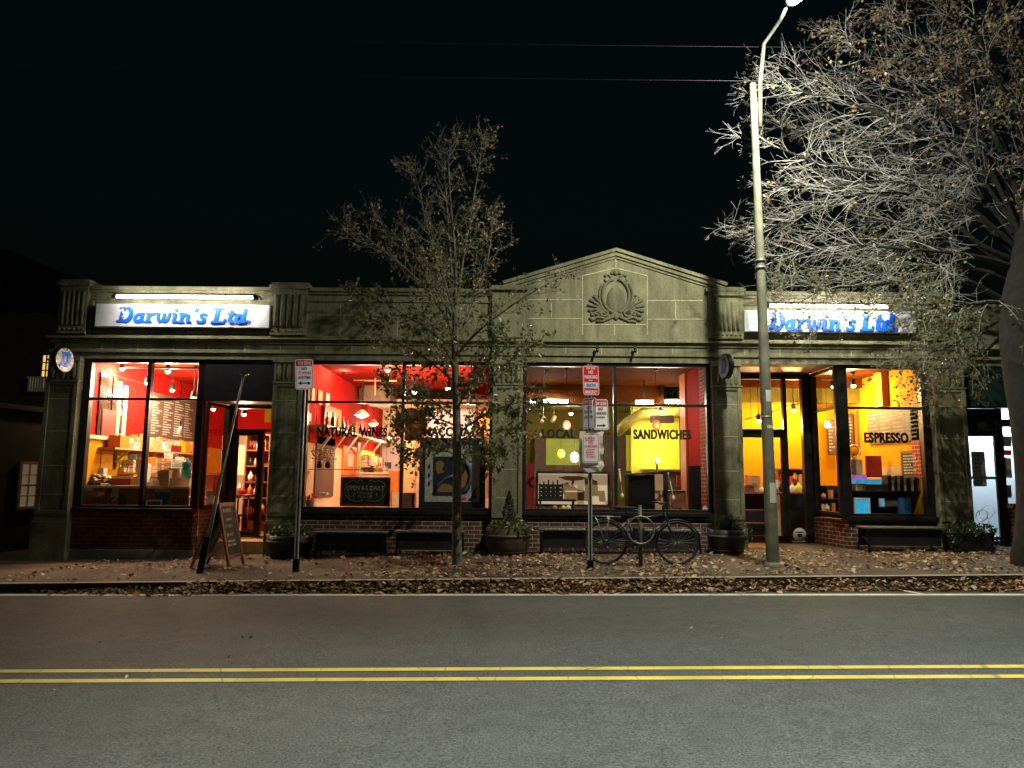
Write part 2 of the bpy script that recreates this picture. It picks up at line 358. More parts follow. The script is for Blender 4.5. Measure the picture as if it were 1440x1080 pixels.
# ================================================================== GROUND
def sheet(name, xs, ys, fn, m, dz=0, origin=None):
    mb=MB(); nx=len(xs)
    for y in ys:
        for x in xs: mb.v.append((x,y,fn(x,y)+dz))
    for j in range(len(ys)-1):
        for i in range(nx-1): mb.face((j*nx+i,j*nx+i+1,(j+1)*nx+i+1,(j+1)*nx+i))
    o=mb.build(name,m); return tag(o,kind='structure')
def asphaltmat():
    m,nt,b=newmat('asphalt'); b.inputs['Roughness'].default_value=.72; b.inputs['Specular IOR Level'].default_value=.35
    tc=nd(nt,'ShaderNodeTexCoord')
    def noise(s,d=6,r=.6,sc_=(1,1,1)):
        mp=nd(nt,'ShaderNodeMapping'); mp.inputs['Scale'].default_value=sc_; nt.links.new(tc.outputs['Object'],mp.inputs[0])
        n=nd(nt,'ShaderNodeTexNoise'); n.inputs['Scale'].default_value=s; n.inputs['Detail'].default_value=d; n.inputs['Roughness'].default_value=r; nt.links.new(mp.outputs[0],n.inputs['Vector']); return n
    def ramp(src,a,ca,b_,cb):
        r=nd(nt,'ShaderNodeValToRGB'); r.color_ramp.elements[0].position=a; r.color_ramp.elements[1].position=b_; r.color_ramp.elements[0].color=c4(ca); r.color_ramp.elements[1].color=c4(cb); nt.links.new(src,r.inputs['Fac']); return r
    def mix(a,b_,f,t='MULTIPLY',fac=None):
        x=nd(nt,'ShaderNodeMix',data_type='RGBA',blend_type=t); x.inputs[0].default_value=f; nt.links.new(a,x.inputs[6]); nt.links.new(b_,x.inputs[7])
        if fac is not None: nt.links.new(fac,x.inputs[0])
        return x.outputs[2]
    big=ramp(noise(.5,5,.6,(.35,1.4,1)).outputs['Fac'],.3,(.046,.050,.044),.7,(.068,.073,.066))
    med=ramp(noise(5,8).outputs['Fac'],.3,(.75,.75,.75),.7,(1.2,1.2,1.2))
    fine=ramp(noise(62,4,.8).outputs['Fac'],.34,(.05,.05,.05),.66,(2.5,2.5,2.45))
    c=mix(big.outputs[0],med.outputs[0],.8); c=mix(c,fine.outputs[0],.85)
    vo=nd(nt,'ShaderNodeTexVoronoi'); vo.inputs['Scale'].default_value=52; nt.links.new(tc.outputs['Object'],vo.inputs['Vector'])
    fl=ramp(vo.outputs['Distance'],.06,(1,1,1),.16,(0,0,0))
    sel=ramp(vo.outputs['Color'],.86,(0,0,0),.89,(1,1,1))
    mm=nd(nt,'ShaderNodeMath',operation='MULTIPLY'); nt.links.new(fl.outputs[0],mm.inputs[0]); nt.links.new(sel.outputs[0],mm.inputs[1])
    wh=nd(nt,'ShaderNodeRGB'); wh.outputs[0].default_value=(.55,.54,.50,1)
    c=mix(c,wh.outputs[0],0,'MIX',mm.outputs[0])
    # cracks
    wv=nd(nt,'ShaderNodeTexVoronoi',feature='DISTANCE_TO_EDGE'); wv.inputs['Scale'].default_value=.55
    dn=noise(2.5,5); vm=nd(nt,'ShaderNodeMix',data_type='VECTOR'); vm.inputs[0].default_value=.35
    nt.links.new(tc.outputs['Object'],vm.inputs[4]); nt.links.new(dn.outputs['Color'],vm.inputs[5]); nt.links.new(vm.outputs[1],wv.inputs['Vector'])
    cr=ramp(wv.outputs['Distance'],.002,(.6,.6,.6),.006,(1,1,1)); c=mix(c,cr.outputs[0],.3)
    nt.links.new(c,b.inputs['Base Color'])
    bn=noise(80,4,.75); bp=nd(nt,'ShaderNodeBump'); bp.inputs['Strength'].default_value=1.0; bp.inputs['Distance'].default_value=.012
    nt.links.new(bn.outputs['Fac'],bp.inputs['Height']); nt.links.new(bp.outputs['Normal'],b.inputs['Normal'])
    return m
MT['asphalt']=asphaltmat()
def paintmat(name,col,wear=.45):
    m,nt,b=newmat(name); b.inputs['Roughness'].default_value=.6
    tc=nd(nt,'ShaderNodeTexCoord'); n=nd(nt,'ShaderNodeTexNoise'); n.inputs['Scale'].default_value=30; n.inputs['Detail'].default_value=8; n.inputs['Roughness'].default_value=.7
    nt.links.new(tc.outputs['Object'],n.inputs['Vector'])
    r=nd(nt,'ShaderNodeValToRGB'); r.color_ramp.elements[0].position=wear-.12; r.color_ramp.elements[1].position=wear+.08
    r.color_ramp.elements[0].color=(.06,.06,.05,1); r.color_ramp.elements[1].color=c4(col); nt.links.new(n.outputs['Fac'],r.inputs['Fac'])
    n3=nd(nt,'ShaderNodeTexNoise'); n3.inputs['Scale'].default_value=2.5; n3.inputs['Detail'].default_value=5; nt.links.new(tc.outputs['Object'],n3.inputs['Vector'])
    mx=nd(nt,'ShaderNodeMix',data_type='RGBA',blend_type='MULTIPLY'); mx.inputs[0].default_value=.6; nt.links.new(r.outputs[0],mx.inputs[6])
    r3=nd(nt,'ShaderNodeValToRGB'); r3.color_ramp.elements[0].color=(.5,.5,.5,1); r3.color_ramp.elements[0].position=.3; r3.color_ramp.elements[1].position=.65; nt.links.new(n3.outputs['Fac'],r3.inputs['Fac']); nt.links.new(r3.outputs[0],mx.inputs[7])
    vo=nd(nt,'ShaderNodeTexVoronoi',feature='DISTANCE_TO_EDGE'); vo.inputs['Scale'].default_value=1.3; mpc=nd(nt,'ShaderNodeMapping'); mpc.inputs['Scale'].default_value=(1.6,.6,1)
    nt.links.new(tc.outputs['Object'],mpc.inputs[0]); nt.links.new(mpc.outputs[0],vo.inputs['Vector'])
    rc=nd(nt,'ShaderNodeValToRGB'); rc.color_ramp.elements[0].position=.003; rc.color_ramp.elements[1].position=.009; rc.color_ramp.elements[0].color=(.5,.5,.5,1); nt.links.new(vo.outputs['Distance'],rc.inputs['Fac'])
    mc=nd(nt,'ShaderNodeMix',data_type='RGBA',blend_type='MULTIPLY'); mc.inputs[0].default_value=1; nt.links.new(mx.outputs[2],mc.inputs[6]); nt.links.new(rc.outputs[0],mc.inputs[7])
    nt.links.new(mc.outputs[2],b.inputs['Base Color'])
    bp=nd(nt,'ShaderNodeBump'); bp.inputs['Strength'].default_value=.4; bp.inputs['Distance'].default_value=.006; nt.links.new(n.outputs['Fac'],bp.inputs['Height']); nt.links.new(bp.outputs['Normal'],b.inputs['Normal'])
    return m
MT['yellowpaint']=paintmat('yellow_road_paint',(.58,.44,.05),.32)
MT['whitepaint']=paintmat('white_road_paint',(.82,.80,.70),.33)
MT['fadedpaint']=paintmat('faded_road_paint',(.36,.35,.30),.52)
def walkmat():
    m=mat('sidewalk_concrete',(.105,.076,.050),.9,var=.35,vscale=1.6,bump=.4,bscale=50)
    nt=m.node_tree; b=nt.nodes['Principled BSDF']; src=b.inputs['Base Color'].links[0].from_socket
    tc=[n for n in nt.nodes if n.type=='TEX_COORD'][0]
    br=nd(nt,'ShaderNodeTexBrick'); br.offset=0; br.inputs['Scale'].default_value=1; br.inputs['Brick Width'].default_value=1.5; br.inputs['Row Height'].default_value=1.9; br.inputs['Mortar Size'].default_value=.012
    br.inputs['Color1'].default_value=(1,1,1,1); br.inputs['Color2'].default_value=(.82,.82,.82,1); br.inputs['Mortar'].default_value=(.3,.3,.3,1)
    nt.links.new(tc.outputs['Object'],br.inputs['Vector']); mx=nd(nt,'ShaderNodeMix',data_type='RGBA',blend_type='MULTIPLY'); mx.inputs[0].default_value=1
    nt.links.new(src,mx.inputs[6]); nt.links.new(br.outputs['Color'],mx.inputs[7]); nt.links.new(mx.outputs[2],b.inputs['Base Color']); return m
MT['walk']=walkmat()
CURB=10.15
def lin(a,b,n): return [a+(b-a)*i/(n-1) for i in range(n)]
def ground_z(x,y): return -0.45+0.0125*max(-60,min(60,x))
sheet('ground',lin(-300,300,31),lin(-300,300,31),lambda x,y:ground_z(x,y)-.3,'soil')
sheet('road',lin(-70,70,71),lin(-6,CURB,9),road_z,'asphalt')
XS=lin(-40,-12,15)+lin(-11.5,40,104)
sheet('pavement',XS,lin(CURB+.12,F+2.0,14),walk_z,'walk')
MT['darkkerb']=mat('dark_kerb_face',(.05,.04,.03),.9,var=.4,vscale=14,bump=.4,bscale=40); MT['granite']=mat('granite_kerb',(.33,.31,.26),.8,var=.35,vscale=14,bump=.4,bscale=40)  # kerb face darker than the granite top
# kerb : a real step with granite top
mb=MB()
for i in range(len(XS)-1):
    x0,x1=XS[i],XS[i+1]
    a=[(x,CURB,road_z(x,0)-.05) for x in (x0,x1)]; t=[(x,CURB,walk_z(x,CURB)+.004) for x in (x0,x1)]; k=[(x,CURB+.125,walk_z(x,CURB+.125)+.004) for x in (x0,x1)]
    mb.m=1; mb.poly([a[0],a[1],t[1],t[0]]); mb.m=0; mb.poly([t[0],t[1],k[1],k[0]])
tag(mb.build('kerb',['granite','darkkerb']),kind='structure')
def strip(name,pts,w,m,dz=.004,kind='structure'):
    mb=MB()
    for a,b in zip(pts[:-1],pts[1:]):
        a=Vector((a[0],a[1],0)); b=Vector((b[0],b[1],0)); d=(b-a).normalized(); n=Vector((-d.y,d.x,0))*w/2
        q=[a-n,b-n,b+n,a+n]; mb.poly([(p.x,p.y,road_z(p.x,p.y)+dz) for p in q])
    return tag(mb.build(name,m),kind=kind)
def yline(y_left,y_right):      # straight line on the road through two picture rows
    a=G(0,y_left,road_z); b=G(1440,y_right,road_z); d=(b-a).normalized(); return a-d*45, b+d*45
for yl,yr in ((944.5,937.5),(958.5,951.5)):
    a,b=yline(yl,yr); n=60; pts=[a+(b-a)*i/n for i in range(n+1)]
    strip('centre_line',pts,.095,'yellowpaint')
a,b=yline(837.0,836.5); strip('edge_line',[a+(b-a)*i/40 for i in range(41)],.135,'whitepaint')
for (p,q,w,m) in (((1237,825.5),(1298,836),.07,'whitepaint'),((1034,835.5),(1070,831.5),.07,'fadedpaint'),((862,829.5),(800,834.5),.06,'fadedpaint'),((770,833),(835,830),.05,'fadedpaint'),((1088,831),(1135,828),.05,'fadedpaint'),((470,834),(560,828),.05,'fadedpaint')):
    strip('parking_mark',[G(*p,road_z),G(*q,road_z)],w,m,.008)
# tree pit of bare soil around the small tree
c=G(690,799); mb=MB(); xs=lin(c.x-.95,c.x+.75,8); ys=lin(CURB+.3,CURB+1.25,5)
for y in ys:
    for x in xs: mb.v.append((x,y,walk_z(x,y)+.006))
for j in range(4):
    for i in range(7): mb.face((j*8+i,j*8+i+1,(j+1)*8+i+1,(j+1)*8+i))
tag(mb.build('tree_pit_soil','soil'),kind='structure')
# ================================================================== BUILDING
Z_SILL=zF(719); Z_OPEN=zF(509); Z_ARCH=zF(499); Z_C0=zF(487); Z_C1=zF(476); Z_PAR=zF(413); Z_FLOOR=.30
PIL=[(-8.74,-8.14),(-4.48,-3.92),(-.36,.20),(3.76,4.30),(7.90,8.50)]
BAY=[(-8.14,-4.48),(-3.92,-.36),(.20,3.76),(4.30,7.90)]
B=thing('storefront_building','long single-storey limestone storefront with pointed central gable and lit shop windows','building',(0,F,0))
mb=MB()
for (x0,x1) in PIL: mb.box(x0+.02,x1-.02,F,F+.34,-.7,Z_OPEN)
mb.box(-8.72,8.48,F,F+.34,Z_OPEN,Z_C1)
mb.box(-8.72,8.48,F+.004,F+.34,Z_C1,Z_PAR)
mb.build('wall','stone',B)
mb=MB(); mb.box(-8.72,-8.42,F+.35,23.4,-.9,Z_PAR); mb.box(8.2,8.46,F+.35,23.4,-.3,Z_PAR); mb.box(-8.4,8.18,23.1,23.4,-.3,Z_PAR); mb.build('side_wall','darkbrick',B)
box1('roof','black',-8.4,8.18,F+.36,23.05,Z_PAR-.5,Z_PAR-.4,B)
# cornice bands
mb=MB()
xl,xr=-8.80,8.56
H3=Z_C1-Z_C0
mb.box(xl,xr,F-.03,F-.002,Z_C0,Z_C0+H3*.30); mb.box(xl-.02,xr+.02,F-.055,F-.001,Z_C0+H3*.30,Z_C0+H3*.50); mb.box(xl-.05,xr+.05,F-.095,F-.0015,Z_C0+H3*.50,Z_C0+H3*.78); mb.box(xl-.02,xr+.02,F-.06,F-.0012,Z_C0+H3*.78,Z_C1)
mb.build('cornice','stone',B,bevel=.006)
mb=MB(); mb.box(xl,xr,F-.035,F-.001,Z_ARCH-.012,Z_ARCH+.03); mb.box(xl,xr,F-.016,F-.0012,Z_OPEN+.0,Z_OPEN+.05); mb.build('architrave','stone',B)
# parapet coping
mb=MB()
zt=Z_PAR
for x0,x1 in ((-8.7,-.42),(4.35,8.46)):
    mb=MB(); mb.box(x0,x1,F-.07,F+.42,zt,zt+.075); mb.box(x0,x1,F-.035,F+.36,zt-.05,zt-.0005); mb.box(x0,x1,F-.025,F+.003,zt-.19,zt-.165)
    mb.build('coping','stone',B,bevel=.006)
# joints between the blocks of the frieze and parapet
mb=MB(); x=-8.5
rnd=random.Random(3)
while x<8.4:
    mb.box(x-.005,x+.005,F-.0035,F+.01,Z_ARCH+.032,Z_C0-.002); x+=.68
for x in (-3.3,-2.2,-1.1): mb.box(x-.005,x+.005,F-.0005,F+.01,Z_C1+.004,Z_PAR-.2)
mb.box(-3.75,-.5,F-.0005,F+.01,zF(445)-.005,zF(445)+.005)
for (x0,x1) in PIL:
    for py in (567,612,660,700): mb.box(x0-.001,x1+.001,F-.1235,F-.1,zF(py)-.005,zF(py)+.005)
# pediment joints
YP=F-.05
def pj(a,b,w=.013):
    pa=P(a[0],a[1],YP); pb=P(b[0],b[1],YP); mb.bar((pa.x,YP-.002,pa.z),(pb.x,YP-.002,pb.z),w,.01,side=(0,1,0))
for a,b in (((819,388),(819,471)),((910,388),(910,471)),((819,388),(866,377)),((866,377),(910,388)),((866,357),(866,376)),((742,421.5),(818,421.5)),((742,448),(818,448)),((911,423),(988,423)),((911,449),(990,449)),((819,456.5),(910,456.5)),((864,457),(864,471)),((775,424),(775,447)),((950,425),(950,448))): pj(a,b)
mb.build('mortar_joint','joint',B)
# pilasters
for (x0,x1) in PIL:
    mb=MB(); zb=walk_z((x0+x1)/2,F)-.1; zt=Z_OPEN+.03
    zc0=zF(541); zc1=zF(514)
    mb.box(x0,x1,F-.12,F-.003,zb,zt)
    w=.075
    mb.box(x0,x0+w,F-.145,F-.119,zF(728),zc0-.03); mb.box(x1-w,x1,F-.145,F-.1195,zF(728),zc0-.03)
    mb.box(x0+w,x1-w,F-.144,F-.1195,zF(728),zF(722)); mb.box(x0+w,x1-w,F-.144,F-.1195,zc0-.09,zc0-.03)
    mb.box(x0-.03,x1+.03,F-.17,F-.0035,zb-.02,zF(738)); mb.box(x0-.015,x1+.015,F-.155,F-.0032,zF(738),zF(734))
    mb.box(x0-.02,x1+.02,F-.16,F-.0034,zc0-.03,zc0+.0); mb.box(x0-.02,x1+.02,F-.16,F-.0033,zc1,zc1+.04)
    n=3; cw=(x1-x0)/n
    for k in range(n):
        cx=x0+cw*(k+.5); mb.ell((cx,F-.125,(zc0+zc1)/2),cw*.26,.035,(zc1-zc0)*.46,10,8)
    for k in range(n+1):
        cx=x0+cw*k; cx=min(max(cx,x0+.03),x1-.03); mb.box(cx-.018,cx+.018,F-.14,F-.1205,zc0+.02,zc1-.01)
    mb.build('pilaster','stone',B,bevel=.004)
# parapet piers with flutes
for (a,b,top) in ((88,126,397),(384,433,399),(1005,1040,404),(1291,1327,413)):
    x0,x1,z0,z1=prect(a,top,b,476,F); z0=Z_C1+.001; z1=zF(top+3)
    mb=MB(); mb.box(x0,x1,F-.1,F+.37,z0,z1-.12); mb.box(x0-.05,x1+.05,F-.15,F+.40,z1-.12,z1-.05); mb.box(x0-.02,x1+.02,F-.12,F+.38,z1-.05,z1)
    n=5; cw=(x1-x0-.06)/n
    for k in range(n):
        cx=x0+.03+cw*(k+.5); mb.tube([(cx,F-.10,z0+.17),(cx,F-.10,z1-.24)],cw*.36,8)
    for k in range(n+1): mb.ell((x0+.03+cw*k,F-.11,z0+.09),.022,.02,.022,8,5)
    mb.box(x0-.012,x1+.012,F-.118,F-.0985,z0+.012,z0+.05)
    mb.build('parapet_pier','stone',B)
# pediment
def pz(px,py,Y=YP): p=P(px,py,Y); return (p.x,p.z)
mb=MB(); ap=pz(866,360); l=pz(714,407); r=pz(1015,407)
zl=(l[1]+r[1])/2
mb.prism([(l[0],Z_C1+.002),(r[0],Z_C1+.002),(r[0],zl),(ap[0],ap[1]),(l[0],zl)],YP,F+.33)
mb.build('pediment','stone',B)
mb=MB()
for s in (0,1):
    e=(l[0]-.06,zl) if s==0 else (r[0]+.06,zl)
    for off,pr,t in ((.035,.10,.07),(.105,.135,.06),(-.03,.07,.04)):
        a=Vector((e[0],0,e[1])); b=Vector((ap[0],0,ap[1])); d=(b-a).normalized(); n=Vector((-d.z,0,d.x));  n = n if n.z>0 else -n
        a2=a+n*off; b2=b+n*off; q=[a2-n*t/2,b2-n*t/2,b2+n*t/2,a2+n*t/2]
        # mitre at the apex
        q[1].x=ap[0]; q[2].x=ap[0]; q[1].z=ap[1]+(off-t/2)/n.z; q[2].z=ap[1]+(off+t/2)/n.z
        e_=.002*s
        mb.prism([(v.x,v.z) for v in q],F-pr-e_,F+.35-e_)
mb.build('raking_cornice','stone',B)
for (a,b) in ((692,738),(994,1043)):
    mb=MB()
    x0,x1,_,_=prect(a,402,b,476,F); z1=zF(403)
    mb.box(x0,x1,F-.085,F+.36,Z_C1+.003,z1-.1); mb.box(x0-.05,x1+.05,F-.15,F+.39,z1-.1,z1-.035); mb.box(x0-.02,x1+.02,F-.11,F+.37,z1-.035,z1)
    mb.build('shoulder_block','stone',B,bevel=.005)
# carved crest
mb=MB(); c=P(866,420,YP)
x,z=c.x,c.z; s_=1/75.0
def cp(dx,dz): return (x+dx*s_*.95,YP-.008,z-dz*s_)
mb.ell((x,YP+.01,z-3*s_),14*s_,.06,21*s_,20,12)
def rope(pts,r): mb.tube([cp(a,b) for a,b in pts],[r*s_]*len(pts),8)
def arc(cx,cz,rx,rz,a0,a1,n=14): return [(cx+rx*math.cos(math.radians(a0+(a1-a0)*i/n)),cz+rz*math.sin(math.radians(a0+(a1-a0)*i/n))) for i in range(n+1)]
rope(arc(0,-4,20,25,100,260),2.6); rope(arc(0,-4,20,25,80,-80),2.6)
rope(arc(0,-4,25,29,120,215),1.8); rope(arc(0,-4,25,29,60,-35),1.8)
for sx in (-1,1):
    rope([(sx*a,b) for a,b in arc(12,-30,5,5,20,330)],1.8); rope([(sx*a,b) for a,b in arc(18,20,6,6,-60,240)],2.0)
    rope([(sx*14,-18),(sx*20,-22),(sx*22,-14)],1.6)
    for k,(a,b) in enumerate(((40,2),(43,10),(42,18),(38,24),(34,-4))):
        rope([(sx*16,22),(sx*(16+(a-16)*.5),(22+b)/2-4),(sx*a,b)],2.0)
        mb.ell(cp(sx*a*.92,b),3.2*s_,.03,2.4*s_,8,6)
    rope([(sx*4,26),(sx*14,31),(sx*26,27),(sx*36,32),(sx*40,28)],2.4)
    rope([(sx*0,20),(sx*8,26),(sx*18,33),(sx*30,34)],2.0)
    for k in range(4): mb.ell(cp(sx*(24+4*k),22+2*(k%2)),3*s_,.035,2.4*s_,8,6)
rope(arc(0,-36,6,5,180,360),2.2); mb.ell(cp(0,-38),4*s_,.04,4*s_,10,6); rope(arc(0,14,10,9,20,160),2)
mb.ell(cp(0,26),5*s_,.04,6*s_,10,6)
mb.build('carved_crest','darkstone',B)
# brick panels and base course below the windows
mb=MB(); xm=xF(277)
mb.box(BAY[0][0],xm,F+.03,F+.25,.12,Z_SILL-.07); mb.build('brick_panel','darkbrick',B)
mb=MB(); mb.box(BAY[0][0],xm,F-.02,F+.26,-.7,.12); mb.build('base_course','concrete',B)
for i in (1,2):
    mb=MB(); mb.box(BAY[i][0],BAY[i][1],F+.03,F+.25,-.2,Z_SILL-.07); mb.build('brick_panel','brick',B)
RX=xF(1190)      # corner post of the right shop window
DY=F+1.25        # right door plane
mb=MB(); mb.box(RX-.02,BAY[3][1],F+.03,F+.25,-.1,Z_SILL-.11); mb.build('brick_panel','brick',B)
LX=P(1140,640,DY).x
mb=MB(); 
a=Vector((RX-.02,F+.03,0)); b=Vector((LX,DY,0)); d=(b-a).normalized(); n=Vector((d.y,-d.x,0)); n = n if n.x>0 else -n
mb.poly([(p.x,p.y,z) for p,z in ((a,-.1),(b,-.1),(b,Z_SILL-.11),(a,Z_SILL-.11))]); mb.poly([(p.x,p.y,z) for p,z in ((a,Z_SILL-.11),(b,Z_SILL-.11),(b+n*.2,Z_SILL-.11),(a+n*.2,Z_SILL-.11))]); mb.build('brick_panel','brick',B)
# window sills (metal)
for (a_,b_,zs_) in ((BAY[0][0],xm,0),(BAY[1][0],BAY[1][1],0),(BAY[2][0],BAY[2][1],0),(RX-.05,BAY[3][1],-.04)):
    MB().box(a_,b_,F-.05,F+.25,Z_SILL-.07+zs_,Z_SILL+zs_).build('window_sill','frame',B,bevel=.006)
WY=F+.06
def window(x0,x1,z0,z1,vs,hz,fw_=.075,jamb=(None,None),vw=.055):
    mb=MB(); j0=jamb[0] or fw_; j1=jamb[1] or fw_
    mb.box(x0,x0+j0,WY-.03,WY+.10,z0,z1); mb.box(x1-j1,x1,WY-.03,WY+.10,z0,z1)
    mb.box(x0+j0,x1-j1,WY-.028,WY+.098,z1-.07,z1); mb.box(x0+j0,x1-j1,WY-.028,WY+.098,z0,z0+.05)
    xs=[x0+j0]+list(vs)+[x1-j1]
    for v in vs: mb.box(v-vw/2,v+vw/2,WY-.026,WY+.096,z0+.05,z1-.07)
    for i in range(len(xs)-1):
        a=xs[i]+(vw/2 if i>0 else 0); b=xs[i+1]-(vw/2 if i<len(xs)-2 else 0)
        mb.box(a,b,WY-.02,WY+.09,hz-.022,hz+.022)
    w=mb.build('window','frame',B,bevel=.004)
    for i in range(len(xs)-1):
        a=xs[i]+(vw/2 if i>0 else 0); b=xs[i+1]-(vw/2 if i<len(xs)-2 else 0)
        for (q0,q1) in ((z0+.05,hz-.022),(hz+.022,z1-.07)):
            m=MB(); m.poly([(a,WY+.03,q0),(b,WY+.03,q0),(b,WY+.03,q1),(a,WY+.03,q1)]); m.build('window_pane','glass',w)
    return w
W1=window(BAY[0][0],xm+.06,Z_SILL,Z_OPEN,[xF(202)],zF(565),.14,(None,.13),.075)
W2=window(BAY[1][0],BAY[1][1],Z_SILL,Z_OPEN,[xF(565)],zF(567),.06,(None,None),.06)
W3=window(BAY[2][0],BAY[2][1],Z_SILL,Z_OPEN,[xF(866)],zF(568),.075,(None,None),.06)
W4=window(RX-.09,BAY[3][1],Z_SILL-.04,Z_OPEN,[],zF(569),.075,(.17,.14))
def lettering(txt,a,b,y0,y1,w,bold=.04):
    x0,x1,z0,z1=prect(a,y0,b,y1,WY); text_on('window_lettering',txt,((x0+x1)/2,WY+.022,(z0+z1)/2),x1-x0,z1-z0,'ink',w,bold=bold,heavy=.0045)
lettering('NATURAL WINES',446,544,600.5,614,W2); lettering('MACCHIATO',596,681,600.5,614,W2)
lettering('LOCAL BEER',762,848,603.5,617,W3); lettering('SANDWICHES',891,972,604,618,W3); lettering('ESPRESSO',1216,1278,608,623,W4)
def wsticker(): 
    c=P(992,715,WY); mb=MB(); s=.055
    mb.poly([(c.x-s,WY+.02,c.z),(c.x,WY+.02,c.z-s),(c.x+s,WY+.02,c.z),(c.x,WY+.02,c.z+s)]); mb.m=1; s*=.72
    mb.poly([(c.x-s,WY+.017,c.z),(c.x,WY+.017,c.z-s),(c.x+s,WY+.017,c.z),(c.x,WY+.017,c.z+s)]); mb.m=0
    mb.poly([(c.x-.03,WY+.014,c.z-.008),(c.x+.03,WY+.014,c.z-.008),(c.x+.03,WY+.014,c.z+.012),(c.x-.03,WY+.014,c.z+.012)])
    mb.build('window_sticker',['signwhite','signred'],W3)
wsticker()
# ---- left entrance
DL=F+1.0
x0=xm+.06; x1=BAY[0][1]
zsh=zF(565)-.03
mb=MB(); mb.box(x0,x1,F+.02,F+.20,zsh,Z_OPEN); mb.build('shutter_housing','black',B,bevel=.01)
mb=MB(); mb.box(x0,x1-.0,F+.21,DL+.15,zsh+.02,zsh+.08); mb.build('porch_ceiling','palewood',B)
zst=Z_FLOOR
mb=MB(); mb.box(x0-.1,x1,F+.30,DL+.3,-.6,zst-.03); mb.build('entrance_step','palewood',B,bevel=.01)
# slanted side window of the left entrance
sx0,sx1=xF(287),P(318,640,DL).x
def slant(a,b,z0,z1,hz,root,base,fr=.05,pw=.10):
    a=Vector(a);b=Vector(b); d=(b-a).normalized(); L=(b-a).length; m=MB()
    up=Vector((0,0,1)); n=d.cross(up)
    def bb(s0,s1,q0,q1,t): m.obox(a+d*((s0+s1)/2)+up*((q0+q1)/2),d,n,up,(s1-s0)/2,t,(q1-q0)/2)
    bb(0,fr,z0,z1,.05); bb(L-pw,L,z0,z1,.055); bb(fr,L-pw,z1-.06,z1,.048); bb(fr,L-pw,z0,z0+.06,.048)
    if hz: bb(fr,L-pw,hz-.022,hz+.022,.045)
    w=m.build(base,'frame',root)
    for q0,q1 in (((z0+.06,hz-.022),(hz+.022,z1-.06)) if hz else ((z0+.06,z1-.06),)):
        p=MB(); u=a+d*fr; v=a+d*(L-pw); p.poly([(u.x,u.y,q0),(v.x,v.y,q0),(v.x,v.y,q1),(u.x,u.y,q1)]); p.build('window_pane','glass',w)
    return w
slant((sx0-.08,F+.2,0),(sx1+.02,DL,0),Z_SILL,zsh,None,B,'side_window')
mb=MB(); a=Vector((sx0-.1,F+.2,0)); b=Vector((sx1,DL,0)); mb.poly([(a.x,a.y,-.5),(b.x,b.y,-.5),(b.x,b.y,Z_SILL),(a.x,a.y,Z_SILL)]); mb.build('brick_panel','darkbrick',B)
def door(x0,x1,y,z0,z1,root,hside=1,stile=.085,bot=.2):
    m=MB(); m.box(x0,x0+stile,y,y+.045,z0,z1); m.box(x1-stile,x1,y,y+.045,z0,z1); m.box(x0+stile,x1-stile,y+.001,y+.044,z0,z0+bot); m.box(x0+stile,x1-stile,y+.001,y+.044,z1-.08,z1)
    d=m.build('door','frame',root,bevel=.004)
    p=MB(); p.poly([(x0+stile,y+.02,z0+bot),(x1-stile,y+.02,z0+bot),(x1-stile,y+.02,z1-.08),(x0+stile,y+.02,z1-.08)]); p.build('door_pane','glass',d)
    hx=x1-stile/2 if hside>0 else x0+stile/2; zz=z0+1.0
    h=MB(); h.tube([(hx,y-.0,zz-.15),(hx,y-.05,zz-.15),(hx,y-.05,zz+.15),(hx,y-.0,zz+.15)],.011,6); h.build('door_handle','steel',d)
    return d
# left door front: jamb, transom, door, sidelight
zd1=zF(601)-.06
lx=[P(p,660,DL).x for p in (318,329,364,382)]
mb=MB(); mb.box(lx[0],lx[1],DL-.02,DL+.1,zst,zsh+.02); mb.box(lx[1],x1,DL-.015,DL+.09,zd1,zd1+.05); mb.box(lx[1],x1,DL-.015,DL+.09,zsh-.05,zsh+.018); mb.box(lx[2]-.0,lx[2]+.07,DL-.015,DL+.09,zst,zd1); mb.box(x1-.09,x1,DL-.016,DL+.091,zst,zd1)
fr=mb.build('door_frame','frame',B,bevel=.004)
m=MB(); m.poly([(lx[1],DL+.03,zd1+.05),(x1,DL+.03,zd1+.05),(x1,DL+.03,zsh-.05),(lx[1],DL+.03,zsh-.05)]); m.build('transom_pane','glass',fr)
m=MB(); m.poly([(lx[2]+.07,DL+.03,zst),(x1-.09,DL+.03,zst),(x1-.09,DL+.03,zd1),(lx[2]+.07,DL+.03,zd1)]); m.build('sidelight_pane','glass',fr)
door(lx[1],lx[2],DL,zst+.01,zd1,B,hside=1,stile=.06,bot=.09)
mb=MB(); mb.box(x1-.02,x1+.0,F+.22,DL+.1,-.3,zsh); mb.build('porch_wall','stone',B)
# ---- right entrance
zr1=zF(598)-.04
ZS=walk_z(5,F)+.012
mb=MB(); mb.box(BAY[3][0],RX+.5,F+.02,DY+.12,Z_OPEN+.003,Z_OPEN+.06); mb.build('porch_ceiling','wood',B)
mb=MB(); mb.box(BAY[3][0]+.02,LX+.1,F+.30,DY+.3,-.2,ZS-.02); mb.build('entrance_step','concrete',B,bevel=.01)
q=[P(p,660,DY).x for p in (1042,1072,1104,1131,1143)]
X0=BAY[3][0]-.02
mb=MB(); mb.box(X0,q[4],DY-.02,DY+.1,Z_OPEN-.12,Z_OPEN); mb.box(X0,q[2],DY-.018,DY+.09,zr1,zr1+.09); mb.box(q[2],q[2]+.075,DY-.02,DY+.1,ZS,Z_OPEN-.12); mb.box(q[3],q[4]+.02,DY-.025,DY+.105,ZS,Z_OPEN-.12); mb.box(X0,X0+.06,DY-.018,DY+.09,ZS,Z_OPEN-.12)
